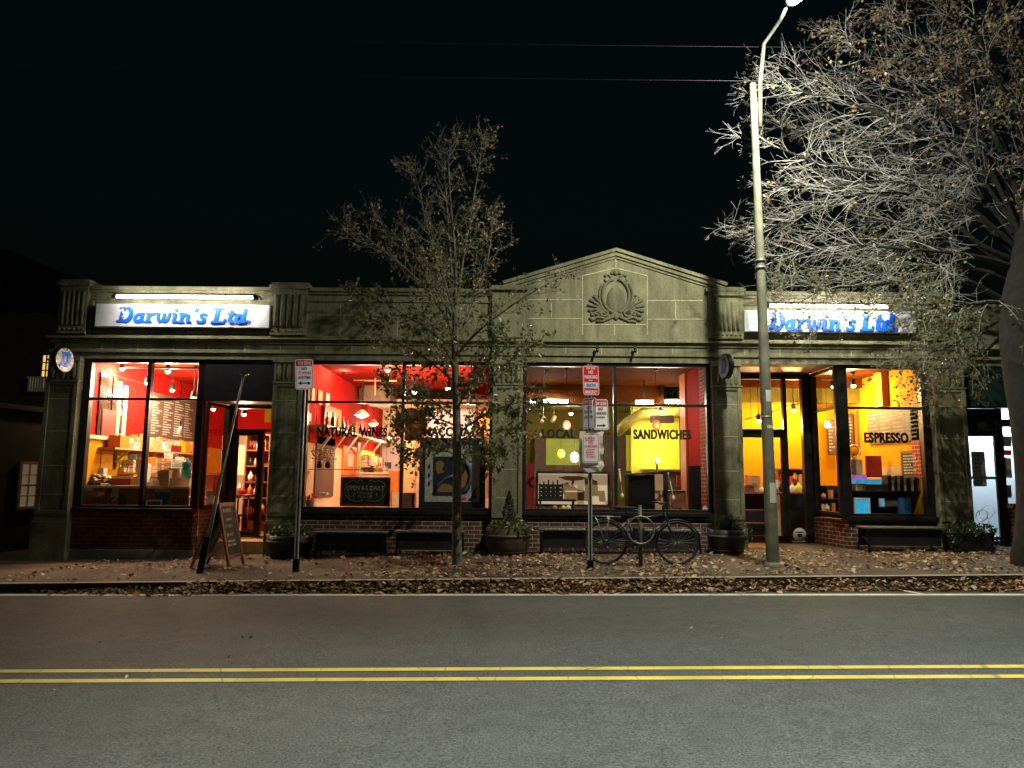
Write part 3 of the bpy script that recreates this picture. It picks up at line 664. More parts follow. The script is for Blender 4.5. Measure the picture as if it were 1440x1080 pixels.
mb.box(q[2]+.075,q[3],DY-.016,DY+.09,ZS-.06,ZS+.02)
fr=mb.build('door_frame','frame',B,bevel=.004)
m=MB(); m.poly([(X0+.06,DY+.03,zr1+.09),(q[2],DY+.03,zr1+.09),(q[2],DY+.03,Z_OPEN-.12),(X0+.06,DY+.03,Z_OPEN-.12)]); m.build('transom_pane','glass',fr)
m=MB(); m.poly([(q[2]+.075,DY+.03,ZS+.02),(q[3],DY+.03,ZS+.02),(q[3],DY+.03,Z_OPEN-.12),(q[2]+.075,DY+.03,Z_OPEN-.12)]); m.build('sidelight_pane','glass',fr)
door(X0+.06,q[2],DY,ZS+.005,zr1,B,hside=-1,stile=.07,bot=.14)
# round sticker on the sidelight
c=P(1125,752,DY); mb=MB(); mb.lathe((c.x,DY+.018,c.z),[(.001,0),(.135,0),(.135,.004),(.001,.0045)],24,(0,-1,0)); mb.m=1; mb.box(c.x-.045,c.x+.045,DY+.009,DY+.012,c.z-.05,c.z+.02); mb.box(c.x-.07,c.x+.07,DY+.0095,DY+.0125,c.z+.04,c.z+.06)
mb.build('round_sticker',['paper','ink'],fr)
W5=slant((RX-.1,F+.06,0),(q[4]+.04,DY-.02,0),Z_SILL-.04,Z_OPEN-.02,zF(569)+.02,B,'side_window',.06,.1)
# small security lights under the cornice and the tiny lamp
for px in (840,893):
    c=P(px,484,F-.1); mb=MB(); mb.box(c.x-.025,c.x+.025,F-.14,F-.07,Z_C0-.05,Z_C0-.001); mb.tube([(c.x,F-.12,Z_C0-.05),(c.x-.01,F-.19,Z_C0-.12)],.025,8); mb.build('cornice_spotlight','black',B)
MT['matblack']=mat('matt_black',(.012,.011,.010),.95,spec=.02)
# ---- interior shell (parts of the building)
ZC=3.76
XA=-8.12; XB=-3.95; XC=3.72; YB=20.8
Y0=F+.36
zrail=PX(128,613,XA).z
mb=MB()
def quad(m,a,b,c,d): m.poly([a,b,c,d])
def wallx(name,mt,x,y0,y1,z0,z1):
    m=MB(); m.poly([(x,y0,z0),(x,y1,z0),(x,y1,z1),(x,y0,z1)]); return m.build(name,mt,B)
def wally(name,mt,y,x0,x1,z0,z1):
    m=MB(); m.poly([(x0,y,z0),(x1,y,z0),(x1,y,z1),(x0,y,z1)]); return m.build(name,mt,B)
def flat(name,mt,x0,x1,y0,y1,z):
    m=MB(); m.poly([(x0,y0,z),(x1,y0,z),(x1,y1,z),(x0,y1,z)]); return m.build(name,mt,B)
# room A
wallx('interior_wall','redbrick',XA,Y0,YB,zrail,ZC); wallx('interior_wall','yellow',XA,Y0,YB,-.1,zrail)
wally('interior_wall','cream',YB,XA,-4.2,-.1,2.6); wally('interior_wall','redpaint',YB,XA,-4.2,2.6,ZC)
wallx('interior_wall','redpaint',-4.2,Y0,YB,-.1,ZC)
flat('interior_ceiling','ceilred',XA,-4.2,Y0,YB,ZC); flat('interior_floor','floorwood',XA,-4.2,DL+.1,YB,Z_FLOOR); 
# room B
wallx('interior_wall','redpaint',XB,Y0,22.6,2.45,ZC); wallx('interior_wall','cream',XB,Y0,22.6,-.1,2.45)
wally('interior_wall','cream',22.6,XB,-.15,-.1,ZC); wallx('interior_wall','orange',-.2,Y0,22.6,-.1,2.6); wallx('interior_wall','redpaint',-.2,Y0,22.6,2.6,ZC)
flat('interior_ceiling','ceilred',XB,-.2,Y0,19.2,ZC); flat('interior_ceiling','cream',XB,-.2,19.2,22.6,ZC-.25); flat('interior_floor','floorwood',XB,-.2,Y0,22.6,Z_FLOOR)
# room C
wallx('interior_wall','olive',.02,Y0,22,-.1,ZC)
flat('interior_ceiling','beam',.02,4.3,Y0,18.2,ZC); flat('interior_ceiling','olive',.02,4.3,18.2,22,ZC-.3); flat('interior_floor','floorwood',.02,4.3,Y0,22,Z_FLOOR)
yb1=PX(985,640,XC).y; yb2=PX(966,640,XC).y; yb3=PX(960,640,XC).y
zw=PX(975,655,XC).z
mb=MB(); mb.box(XC,XC+.4,Y0-.05,yb1,-.1,ZC); mb.build('brick_pier','pierbrick',B)
wallx('interior_wall','redpaint',XC+.02,yb1,yb2,zw,ZC); wallx('interior_wall','matblack',XC+.02,yb1,yb2,-.1,zw)
mb=MB(); mb.box(XC-.02,XC+.12,yb2,yb3+.1,-.1,ZC); mb.build('orange_post','orange',B)
wally('interior_wall','lemon',18.9,3.05,4.3,-.1,ZC-.35); wallx('interior_wall','olive',4.28,yb3+.1,22,-.1,ZC)
wally('interior_wall','olive',22,.02,3.6,-.1,ZC)
# room D
YD=17.2
wally('interior_wall','yellow',YD,4.32,7.86,-.1,ZC); wallx('interior_wall','yellow',7.86,Y0,YD,-.1,ZC); wallx('interior_wall','orange',4.33,DY+.1,YD,-.1,ZC)
flat('interior_ceiling','beam',4.32,7.86,Y0,YD,ZC); flat('interior_floor','floorwood',4.32,7.86,F+.3,YD,ZS-.01)
MT['dullsteel']=mat('dull_steel_post',(.10,.10,.085),.6,.3,var=.3,vscale=15); MT['dullsteel2']=mat('worn_steel_hoop',(.22,.22,.21),.5,.5,var=.25,vscale=15)
# ================================================================== SIGNS
def stroke_sign(mb, glyphs, ox, oz, s, shear, y0, dep):
    """slab-serif letters drawn as heavy strokes; each stroke a hair deeper than the last"""
    k=0
    for x_off, strokes in glyphs:
        for pts,w in strokes:
            P2=[((px+x_off+shear*pz_)*s+ox, pz_*s+oz) for px,pz_ in pts]; w2=w*s
            n=len(P2)
            L=[];R=[]
            for i in range(n):
                a=Vector(P2[max(i-1,0)]); b=Vector(P2[min(i+1,n-1)]); d=(b-a); d.normalize(); q=Vector((-d.y,d.x))*w2/2; c=Vector(P2[i])
                if i==0: c=c-d*0
                L.append(c+q); R.append(c-q)
            yy=y0-dep-.0006*(k%40); k+=1
            for i in range(n-1):
                quad_=[L[i],L[i+1],R[i+1],R[i]]
                mb.prism([(v.x,v.y) for v in quad_], yy-.0001*i, y0)
def ring(cx,cz,rx,rz,a0=0,a1=360,n=16): return [(cx+rx*math.cos(math.radians(a0+(a1-a0)*i/n)),cz+rz*math.sin(math.radians(a0+(a1-a0)*i/n))) for i in range(n+1)]
W_=.19
GL={
'D':([([(.16,0.05),(.16,.95)],.24),([(-.06,.93),(.42,.93)],.13),([(-.06,.07),(.42,.07)],.13),(ring(.40,.5,.27,.42,90,-90),.25)],.86),
'a':([(ring(.26,.30,.17,.24,40,330),.19),([(.48,.62),(.46,.02)],.20),([(.40,.05),(.66,.10)],.11),([(.30,.60),(.56,.62)],.10)],.68),
'r':([([(.16,.0),(.16,.64)],.2),([(-.04,.05),(.38,.05)],.11),([(-.04,.61),(.2,.61)],.10),([(.2,.42),(.30,.56),(.50,.58)],.17)],.58),
'w':([([(.10,.64),(.16,.2),(.26,.06),(.40,.14)],.17),([(.44,.64),(.44,.14)],.18),([(.44,.14),(.56,.06),(.70,.2),(.74,.5)],.17),([(.66,.60),(.80,.56)],.17),([(-.06,.61),(.2,.61)],.10)],.90),
'i':([([(.16,.62),(.16,.04)],.2),([(-.04,.61),(.2,.61)],.10),([(.1,.05),(.38,.08)],.11),([(.16,.74),(.16,.92)],.2)],.42),
'n':([([(.16,.0),(.16,.64)],.2),([(-.04,.61),(.2,.61)],.10),([(.0,.05),(.34,.05)],.11),([(.2,.44),(.34,.58),(.5,.52),(.52,.06)],.18),([(.48,.05),(.74,.08)],.11)],.80),
"'":([([(.12,.98),(.06,.70)],.15)],.26),
's':([([(.44,.54),(.30,.60),(.14,.52),(.18,.38),(.38,.28),(.42,.12),(.24,.05),(.04,.12)],.15),([(.46,.62),(.44,.44)],.08),([(.02,.22),(.03,.02)],.08)],.58),
' ':([],.28),
'L':([([(.2,.04),(.2,.95)],.24),([(-.04,.94),(.46,.94)],.12),([(-.06,.06),(.66,.06)],.13),([(.66,.0),(.70,.30)],.11)],.78),
't':([([(.2,.86),(.18,.16),(.28,.06),(.44,.12)],.2),([(.0,.61),(.44,.61)],.11)],.46),
'd':([(ring(.26,.30,.17,.24,20,340),.19),([(.5,.95),(.48,.04)],.20),([(.36,.94),(.52,.94)],.10),([(.44,.05),(.68,.08)],.11)],.72),
'.':([([(.1,.0),(.1,.2)],.21)],.2)}
def word(txt):
    x=0; out=[]
    for ch in txt: st,ad=GL[ch]; out.append((x,st)); x+=ad
    return out,x
def shop_sign(label,lab2,a,b,y0,y1,ta,tb,ty0,ty1,tube):
    x0,x1,z0,z1=prect(a,y0,b,y1,F-.15); y=F-.15
    r=thing('shop_sign',label,'sign',((x0+x1)/2,F-.02,z0),'white shop signs over the corner bays')
    MB().box(x0,x1,y,F-.06,z0,z1).build('sign_panel','signwhite',r,bevel=.006)
    MB().box(x0+.05,x1-.05,F-.06,F+.01,z0+.03,z1-.03).build('sign_back','black',r)
    tx0,tx1,tz0,tz1=prect(ta,ty0,tb,ty1,F-.15)
    g,L=word("Darwin's Ltd."); sh=.20; s=(tz1-tz0)/.98; 
    mb=MB(); stroke_sign(mb,[(gx*( (tx1-tx0)/s-.15)/L,[([(p*((tx1-tx0)/s-.15)/L,q) for p,q in pts],w) for pts,w in st]) for gx,st in g],tx0+.03,tz0,s,sh,y-.001,.006)
    mb.build('sign_lettering','blue',r)
    mb=MB(); stroke_sign(mb,[(gx*( (tx1-tx0)/s-.15)/L,[([(p*((tx1-tx0)/s-.15)/L,q) for p,q in pts],w*1.05) for pts,w in st]) for gx,st in g],tx0+.042,tz0-.012,s,sh,y-.001,.001)
    mb.build('letter_edge','navy',r)
    # white feather cut in the first letter
    mb=MB(); q=lambda u,v:(tx0+.03+(u+sh*v)*s,y-.036,tz0+v*s)
    mb.poly([q(.10,.80),q(.22,.88),q(.52,.42),q(.38,.46)]); mb.poly([q(.52,.42),q(.34,.30),q(.24,.34),q(.38,.46)]); mb.poly([q(.30,.22),q(.40,.25),q(.52,.42),q(.50,.2)]); mb.build('letter_cutout','signwhite',r)
    # tube fixture on short arms
    cx0,cx1,fz0,fz1=prect(tube[0],tube[1],tube[2],tube[3],F-.46)
    t=thing('sign_light',lab2,'sign light',((cx0+cx1)/2,F,fz0),'long tube lights over the shop signs')
    zc=(fz0+fz1)/2; yy=F-.46
    mb=MB(); mb.prism([(cx0,zc+.02),(cx1,zc+.02),(cx1,zc+.055),(cx0,zc+.055)],yy-.05,yy+.03); mb.build('reflector','black',t,bevel=.006)
    mb=MB(); mb.tube([(cx0+.06,yy+.01,zc-.012),(cx1-.06,yy+.01,zc-.014)],.015,10); mb.build('light_tube','tube',t)
    mb=MB()
    for k in (.02,.5,.98):
        xx=cx0+(cx1-cx0)*k; mb.tube([(xx,yy,zc+.05),(xx,F-.12,zc+.10),(xx,F+.0,zc+.06)],.014,6)
    mb.box(cx0-.03,cx0+.05,yy-.03,yy+.05,zc-.045,zc+.02); mb.box(cx1-.05,cx1+.03,yy-.03,yy+.05,zc-.045,zc+.02)
    mb.build('light_bracket','black',t)
    return t
shop_sign('white shop sign with blue slanted lettering over the far left bay','lit white tube light above the left shop sign',134,379,428,460,163,353,433,454,(160,413,360,421))
shop_sign('white shop sign with blue slanted lettering half hidden by branches of the large tree','tube light above the right shop sign behind the branches',1047,1288,437,467,1079,1262,441,465,(1078,426,1252,434))
# moulded frame around the left and right sign
for (a,b,y0,y1) in ((128,384,424,469),(1043,1292,433,474)):
    mb=MB(); x0,x1,z0,z1=prect(a,y0,b,y1,F)
    z0=max(z0,Z_C1+.002)
    mb.box(x0,x0+.045,F-.05,F-.001,z0,z1); mb.box(x1-.045,x1,F-.05,F-.001,z0,z1); mb.box(x0+.045,x1-.045,F-.049,F-.001,z0,z0+.045)
    mb.build('sign_surround','stone',B)
# round blade signs
def blade(label,px,py,x_mount,face):
    c=P(px,py,F-.45)
    r=thing('blade_sign',label,'sign',(c.x,F-.12,c.z),'round projecting signs')
    R=.235; ax=Vector((face,-.16,0)).normalized()
    cc=Vector((c.x,F-.45,c.z))
    mb=MB(); mb.lathe(cc,[(R*.97,-.05),(R,-.04),(R,.04),(R*.97,.05)],28,ax); mb.build('sign_disc','navy' if False else 'frame',r)
    mb=MB(); mb.lathe(cc,[(.0005,.053),(R*.93,.053)],28,ax); mb.lathe(cc,[(.0005,-.053),(R*.93,-.053)],28,-ax if False else ax); mb.build('sign_face','signwhite',r)
    # big D on the face
    st,_=GL['D']; m2=MB(); stroke_sign(m2,[(0,st)],-.11,-.13,.27,.16,0,.004)
    rt=Vector((-ax.y,ax.x,0)); rt=rt if rt.x>0 else -rt
    vv=[]
    for v in m2.v: vv.append(tuple(cc+rt*v[0]+Vector((0,0,1))*v[2]+ax*(.056 - v[1]) ))
    m2.v=vv; m2.build('sign_letter','blue',r)
    MB().bar((c.x,F-.40,c.z),(c.x,F-.1,c.z),.05,.05).bar((c.x,F-.125,c.z-.1),(c.x,F-.125,c.z+.1),.09,.012,side=(0,1,0)).build('bracket','black',r)
blade('round white sign with a blue letter projecting from the far left pilaster',88,506,None,.98)
blade('round sign seen nearly edge-on beside the drain shadow near the right entrance',1021,515,None,-1.)
# ================================================================== STREET SIGN POSTS
MT['zinchighlight']=mat('zinc_flange_highlight',(.60,.60,.57),.45,.25,var=.2,vscale=25)  # bright edge highlights of the post put into the flange colour
def upost(mb,a,b,w=.062,gap=.026):
    a=Vector(a); b=Vector(b); d=(b-a).normalized(); s=Vector((1,0,0)); s=(s-d*s.dot(d)).normalized(); y=d.cross(s)
    mb.m=1; mb.obox((a+b)/2, s, y, d, gap/2+.004, .004, (b-a).length/2); mb.m=0
    for k in (-1,1): mb.obox((a+b)/2+s*k*(gap/2+(w-gap)/4)+Vector((0,-.016,0)), s, y, d, (w-gap)/4, .014, (b-a).length/2-.001)
def plate(name,root,c,w,h,rotz,roll,face,border,lines,extra=None,th=.004):
    """a rounded sign plate: border, face, text lines [(text, dz, height, width, material)]"""
    rt=Vector((math.cos(rotz),math.sin(rotz),0)); nrm=Vector((math.sin(rotz),-math.cos(rotz),0)); up=Vector((0,0,1))
    q=Quaternion(nrm,roll); rt=q@rt; up=q@up; c=Vector(c)
    def rrect(w,h,r,n=4):
        out=[]
        for cx,cz,a0 in ((w/2-r,h/2-r,0),(-w/2+r,h/2-r,90),(-w/2+r,-h/2+r,180),(w/2-r,-h/2+r,270)):
            for i in range(n+1):
                t=math.radians(a0+90*i/n); out.append((cx+r*math.cos(t),cz+r*math.sin(t)))
        return out
    mb=MB(); R=rrect(w,h,.035); n=len(R); mb.v=[tuple(c+rt*a+up*b+nrm*th) for a,b in R]+[tuple(c+rt*a+up*b) for a,b in R]
    mb.face(range(n)); mb.face(range(2*n-1,n-1,-1))
    for i in range(n): mb.face((i,n+i,n+(i+1)%n,(i+1)%n))
    mb.m=1; k=.018; R2=rrect(w-k*1.2,h-k*1.2,.028); R3=rrect(w-k*2.0,h-k*2.0,.022)
    s0=len(mb.v); mb.v+=[tuple(c+rt*a+up*b+nrm*(th+.0015)) for a,b in R2]+[tuple(c+rt*a+up*b+nrm*(th+.0015)) for a,b in R3]
    for i in range(n): mb.face((s0+i,s0+(i+1)%n,s0+n+(i+1)%n,s0+n+i))
    mb.m=2
    for (zc,hh,ww) in (extra or []):
        mb.poly([c+rt*a+up*b+nrm*(th+.0022) for a,b in ((-ww/2,zc-hh/2),(ww/2,zc-hh/2),(ww/2,zc+hh/2),(-ww/2,zc+hh/2))])
    o=mb.build(name,[face,border,'signred'],root)
    for (t,zc,hh,ww,m) in lines:
        if t in ('<->','->'):
            a=MB(); ww2=ww/2; hb=hh*.16; pts=[]
            body=[(-ww2+(hh*.7 if t=='<->' else 0),-hb),(ww2-hh*.7,-hb),(ww2-hh*.7,hb),(-ww2+(hh*.7 if t=='<->' else 0),hb)]
            f=lambda L:[c+rt*x+up*(zc+z)+nrm*(th+.003) for x,z in L]
            a.poly(f(body)); a.poly(f([(ww2-hh*.8,-hh/2),(ww2,0),(ww2-hh*.8,hh/2)]))
            if t=='<->': a.poly(f([(-ww2+hh*.8,hh/2),(-ww2,0),(-ww2+hh*.8,-hh/2)]))
            a.build('sign_arrow',m,o)
        elif t=='~':
            a=MB(); scribble(a,c+up*zc+nrm*(th+.001),rt,up,ww,hh,1,.75,.8); a.build('sign_text',m,o)
        else: text_on('sign_text',t,c+up*zc+nrm*(th+.001),ww,hh,m,o,rt,up,bold=.03,depth=.003)
    return o
# 1: NO STOPPING
g=G(416,804); t=P(430,512,g.y)
r=thing('street_sign','white no stopping sign with red tow zone band on a leaning steel post','street sign',g)
mb=MB(); upost(mb,g+Vector((0,0,-.15)),t+Vector((-.01,0,-.05))); mb.build('sign_post',['zinchighlight','blackmetal'],r)
mb=MB(); mb.box(g.x-.045,g.x+.045,g.y-.03,g.y+.03,g.z-.1,g.z+.19); mb.build('post_socket','blackmetal',r)
c=P(428,526.5,g.y-.04); s=1040/g.y/1.0
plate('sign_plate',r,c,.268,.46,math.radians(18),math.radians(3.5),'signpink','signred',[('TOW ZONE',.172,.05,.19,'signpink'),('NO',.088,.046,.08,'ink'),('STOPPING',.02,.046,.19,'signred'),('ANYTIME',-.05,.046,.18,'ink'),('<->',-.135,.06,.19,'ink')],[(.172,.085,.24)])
# 2: the post with a stack of signs
g=G(830,801); t=P(829,512,g.y)
r=thing('street_sign','upright post stacked with red and white no parking signs before the third window','street sign',g)
mb=MB(); upost(mb,g+Vector((0,0,-.15)),t); mb.build('sign_post',['zinchighlight','blackmetal'],r)
mb=MB(); mb.box(g.x-.045,g.x+.045,g.y-.03,g.y+.03,g.z-.1,g.z+.14); mb.build('post_socket','blackmetal',r)
c=P(831,535,g.y-.05)
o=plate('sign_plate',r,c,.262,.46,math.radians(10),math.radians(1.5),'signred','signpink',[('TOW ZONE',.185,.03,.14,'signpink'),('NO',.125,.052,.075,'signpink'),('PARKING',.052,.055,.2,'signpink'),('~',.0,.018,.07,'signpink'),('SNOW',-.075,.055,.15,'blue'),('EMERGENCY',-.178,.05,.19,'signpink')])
nrm=Vector((math.sin(math.radians(10)),-math.cos(math.radians(10)),0)); rt=Vector((math.cos(math.radians(10)),math.sin(math.radians(10)),0)); cc=Vector(c)
mb=MB(); mb.poly([cc+rt*a+Vector((0,0,b))+nrm*.0065 for a,b in ((-.105,-.12),(.105,-.12),(.105,-.03),(-.105,-.03))]); mb.build('snow_panel','signwhite',o)
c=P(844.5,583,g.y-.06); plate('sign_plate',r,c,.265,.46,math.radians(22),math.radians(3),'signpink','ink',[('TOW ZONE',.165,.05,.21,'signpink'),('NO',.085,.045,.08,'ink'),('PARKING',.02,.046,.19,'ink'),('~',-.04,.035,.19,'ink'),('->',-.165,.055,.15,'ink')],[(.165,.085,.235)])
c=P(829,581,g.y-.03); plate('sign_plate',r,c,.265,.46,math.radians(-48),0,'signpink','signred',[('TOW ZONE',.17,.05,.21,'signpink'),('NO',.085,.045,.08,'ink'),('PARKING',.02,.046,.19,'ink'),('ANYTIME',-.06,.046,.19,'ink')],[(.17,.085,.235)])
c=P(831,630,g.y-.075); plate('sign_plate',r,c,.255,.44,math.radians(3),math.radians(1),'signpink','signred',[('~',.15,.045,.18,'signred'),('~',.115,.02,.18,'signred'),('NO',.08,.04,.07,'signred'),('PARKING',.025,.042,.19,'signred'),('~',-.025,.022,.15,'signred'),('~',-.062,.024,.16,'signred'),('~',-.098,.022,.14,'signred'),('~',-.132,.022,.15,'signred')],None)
mb=MB(); rg=random.Random(5)
a,b=P(832,607,g.y-.05),P(832,664,g.y-.05)
xs=[(-.185,0),(.185,.0)]
n=7
for i in range(n+1):
    z=a.z+(b.z-a.z)*i/n; w=.178+rg.uniform(-.018,.012)-(.035 if i==n else 0); w2=.178+rg.uniform(-.018,.012)-(.06 if i==n else 0)
    for xx in (-w,-.06,.07,w2): mb.v.append((a.x+xx,g.y-.055+rg.uniform(-.012,.012),z+rg.uniform(-.01,.01)))
for i in range(n):
    for j in range(3): mb.face((i*4+j,i*4+j+1,i*4+4+j+1,i*4+4+j))
sm=mb.build('taped_sheet','paper',r)
# 3: tall leaning post beside the board
g=G(281,806); t=P(343,526,g.y+.35)
r=thing('leaning_post','thin tall post tipped over the sandwich board with a crossbar on top','post',g)
mb=MB(); d=(t-g); mid=g+d*.17; mb.bar(g-d*.03,mid,.085,.06,side=(0,1,0)); mb.build('post_base','blackmetal',r)
mb=MB(); mb.tube([g+d*.1,t],[.024,.019],8); mb.tube([g+d*.1+Vector((.035,0,0)),g+d*.45+Vector((.02,0,0))],[.012,.01],6); mb.build('post_shaft','steel',r)
mb=MB(); mb.bar(t+Vector((-.075,0,.012)),t+Vector((.075,0,-.008)),.024,.02,side=(0,1,0)); mb.build('crossbar','steel',r)
# ================================================================== SANDWICH BOARD
Yn,Yf=11.75,12.42
A=P(306,708,Yn); f1=G(326,798); f0=G(273,799)
r=thing('sandwich_board','open wooden sandwich board with a chalked panel near the left entrance','sandwich board',(A.x,(Yn+Yf)/2,walk_z(A.x,12)))
zg=walk_z(A.x,12.0)
def frameboard(xt,xb,sgn,facem,txt):
    up=(Vector((xt,0,A.z))-Vector((xb,0,zg))); L=up.length; up.normalize(); yv=Vector((0,1,0)); n=yv.cross(up); n=n if n.x*sgn>0 else -n
    base=Vector((xb,(Yn+Yf)/2,zg)); hw=(Yf-Yn)/2; ax=up
    mb=MB()
    for k in (-1,1): mb.obox(base+yv*k*(hw-.03)+up*L/2, yv,n,up,.03,.016,L/2)
    mb.obox(base+up*(L-.03),yv,n,up,hw-.06,.015,.03); mb.obox(base+up*(.17),yv,n,up,hw-.06,.015,.03)
    o=mb.build('board_frame','wood',r,bevel=.004)
    mb=MB(); mb.obox(base+up*(L*.5+.07),yv,n,up,hw-.06,.006,L/2-.13); f=mb.build('chalk_panel',facem,o)
    if txt:
        s=MB(); right = up.cross(n); cc=base+up*(L*.5+.07)+n*.008
        yy=.32
        for (rows,h,w,cm) in ((1,.10,.44,.3),(1,.06,.3,.3),(1,.09,.4,.3),(1,.09,.4,.3),(2,.12,.42,.3)):
            scribble(s,cc+up*yy,right,up,w,h,rows,.6,.6); yy-=h+.045
        s.build('chalk_writing','chalkline',f)
frameboard(A.x+.01,f1.x,1,'chalk',True); frameboard(A.x-.02,f0.x,-1,'chalk',False)
# ================================================================== BENCHES
def make_bench(label,w,loc):
    r=thing('bench',label,'bench',loc,'dark slatted benches along the shop front'); x,y,z=loc; h=.43
    mb=MB()
    for k in range(4): mb.box(x-w/2,x+w/2,y-.2+.1*k,y-.2+.1*k+.085,z+h-.03,z+h)
    mb.build('seat','blackseat',r,bevel=.006)
    mb=MB(); mb.box(x-w/2+.05,x+w/2-.05,y+.17,y+.185,z+.08,z+h-.035); mb.build('rear_board','black',r)
    for s in (-1,1):
        mb=MB(); xx=x+s*(w/2-.06)
        mb.tube([(xx,y-.21,z+h-.045),(xx,y-.15,z+h-.09),(xx,y-.17,z+.2),(xx,y-.24,z+.0)],.02,6)
        mb.tube([(xx,y+.19,z+h-.045),(xx,y+.15,z+h-.09),(xx,y+.17,z+.2),(xx,y+.22,z)],.02,6)
        mb.tube([(xx,y-.17,z+.18),(xx,y,z+.25),(xx,y+.17,z+.18)],.016,6); mb.tube([(xx,y-.16,z+h-.06),(xx,y+.16,z+h-.06)],.018,6)
        mb.build('leg','blackmetal',r)
    mb=MB(); mb.box(x-w/2+.06,x+w/2-.06,y-.12,y-.1,z+.10,z+h-.04); mb.build('front_board','black',r)
    return r
MT['blackseat']=mat('weathered_black_wood',(.10,.10,.085),.5,0,.4,10)
BY=13.45
def bench_at(label,a,b): 
    x0=P(a,748,BY).x; x1=P(b,748,BY).x; xc=(x0+x1)/2
    return make_bench(label,x1-x0,(xc,BY,walk_z(xc,BY)))
bench_at('dark bench left of the small tree below the chalkboard sign',444,545)
bench_at('dark bench directly behind the small tree trunk',556,655)
bench_at('dark bench behind the bicycle under the third window',757,985)
bench_at('dark bench under the right shop window by the last pilaster',1209,1322)
# ================================================================== PLANTERS
def foliage_clump(mb, c, rx,ry,rz, n, size, zmin=None):
    c=Vector(c)
    for _ in range(n):
        while True:
            v=Vector((random.uniform(-1,1),random.uniform(-1,1),random.uniform(-1,1)))
            if v.length<1 and v.length>.25: break
        p=c+Vector((v.x*rx,v.y*ry,v.z*rz))
        if zmin is not None and p.z<zmin: continue
        mb.leaf(p,size*random.uniform(.7,1.4))
def barrel(label,px,top,half_w,leafspec,m='barrelwood',yy=13.35,hh=None):
    c=P(px,760,yy); z0=walk_z(c.x,yy); z1=P(px,top,yy).z; h=z1-z0; R=half_w
    r=thing('barrel_planter',label,'planter',(c.x,yy,z0),'half barrel planters')
    mb=MB(); mb.lathe((c.x,yy,z0),[(R*.82,0),(R*.93,h*.3),(R*.99,h*.62),(R,h),(R-.035,h),(R-.04,h-.06)],28); mb.build('barrel',m,r)
    mb=MB()
    for q in (.16,.72): 
        rr_=R*(.82+.15*q/.62)+.004 if q<.62 else R*.995+.004
        mb.lathe((c.x,yy,z0+h*q),[(rr_-.004,-.025),(rr_+.003,-.025),(rr_+.006,.025),(rr_-.004,.025)],28)
    mb.build('hoop','dullsteel',r)
    mb=MB(); mb.lathe((c.x,yy,z0+h-.06),[(.001,.02),(R-.042,0)],24); mb.build('soil','soil',r)
    return r,Vector((c.x,yy,z1)),R
r,c,R=barrel('wooden half barrel with a pointed evergreen and trailing plants beside the middle pilaster',714,742,.40,None)
mb=MB()
for i in range(520):
    t=random.random(); a=random.random()*6.28; q=.20*(1-t)**.8*random.uniform(.4,1); mb.leaf((c.x+.02+q*math.cos(a),c.y+q*math.sin(a),c.z+.02+t*.62),.05)
mb.tube([(c.x+.02,c.y,c.z-.1),(c.x+.02,c.y,c.z+.6)],[.015,.004],5); mb.build('evergreen_shrub','leafdark',r)
mb=MB(); foliage_clump(mb,c+Vector((.05,-.1,.04)),.42,.36,.13,420,.05); foliage_clump(mb,c+Vector((.25,-.25,-.02)),.22,.15,.12,130,.05); mb.build('trailing_plant','leafgreen',r)
r,c,R=barrel('dark barrel planter with low leafy plants left of the first bench',408,752,.40,None,'black')
mb=MB(); foliage_clump(mb,c+Vector((0,0,.05)),.46,.36,.14,520,.055); mb.build('leafy_plant','leafdark',r)
r,c,R=barrel('dark round planter with grassy leaves between third window and right entrance',1022,744,.33,None,'black')
mb=MB()
for i in range(150):
    a=random.random()*6.28; q=random.uniform(.02,.2); b=c+Vector((q*math.cos(a),q*math.sin(a),-.04)); e=b+Vector((math.cos(a)*random.uniform(.05,.25),math.sin(a)*.2,random.uniform(.15,.36))); m_=(b+e)/2+Vector((0,0,.05)); s=Vector((-math.sin(a),math.cos(a),0))*.008
    mb.poly([b-s,b+s,m_+s,m_-s]); mb.poly([m_-s,m_+s,e])
foliage_clump(mb,c+Vector((.2,-.2,-.05)),.22,.16,.22,130,.05); mb.build('grassy_plant','leafdark',r)
# wide trough at the right
yy=13.3; a=P(1334,760,yy); b=P(1388,760,yy); z0=walk_z(a.x,yy); z1=P(1360,748,yy).z
r=thing('trough_planter','black trough overflowing with ivy beside the bright doorway','planter',((a.x+b.x)/2,yy,z0))
MB().box(a.x,b.x,yy-.22,yy+.2,z0,z1).build('trough','black',r,bevel=.01)
mb=MB(); foliage_clump(mb,((a.x+b.x)/2,yy-.02,z1+.03),.52,.32,.16,620,.055); foliage_clump(mb,(b.x+.02,yy-.1,z1-.13),.1,.2,.2,120,.05); foliage_clump(mb,(a.x-.0,yy-.2,z1-.12),.13,.1,.2,120,.05); mb.build('ivy','leafdark',r)
MT['bikepaint']=mat('dark_green_bike_paint',(.025,.045,.045),.3,.2)
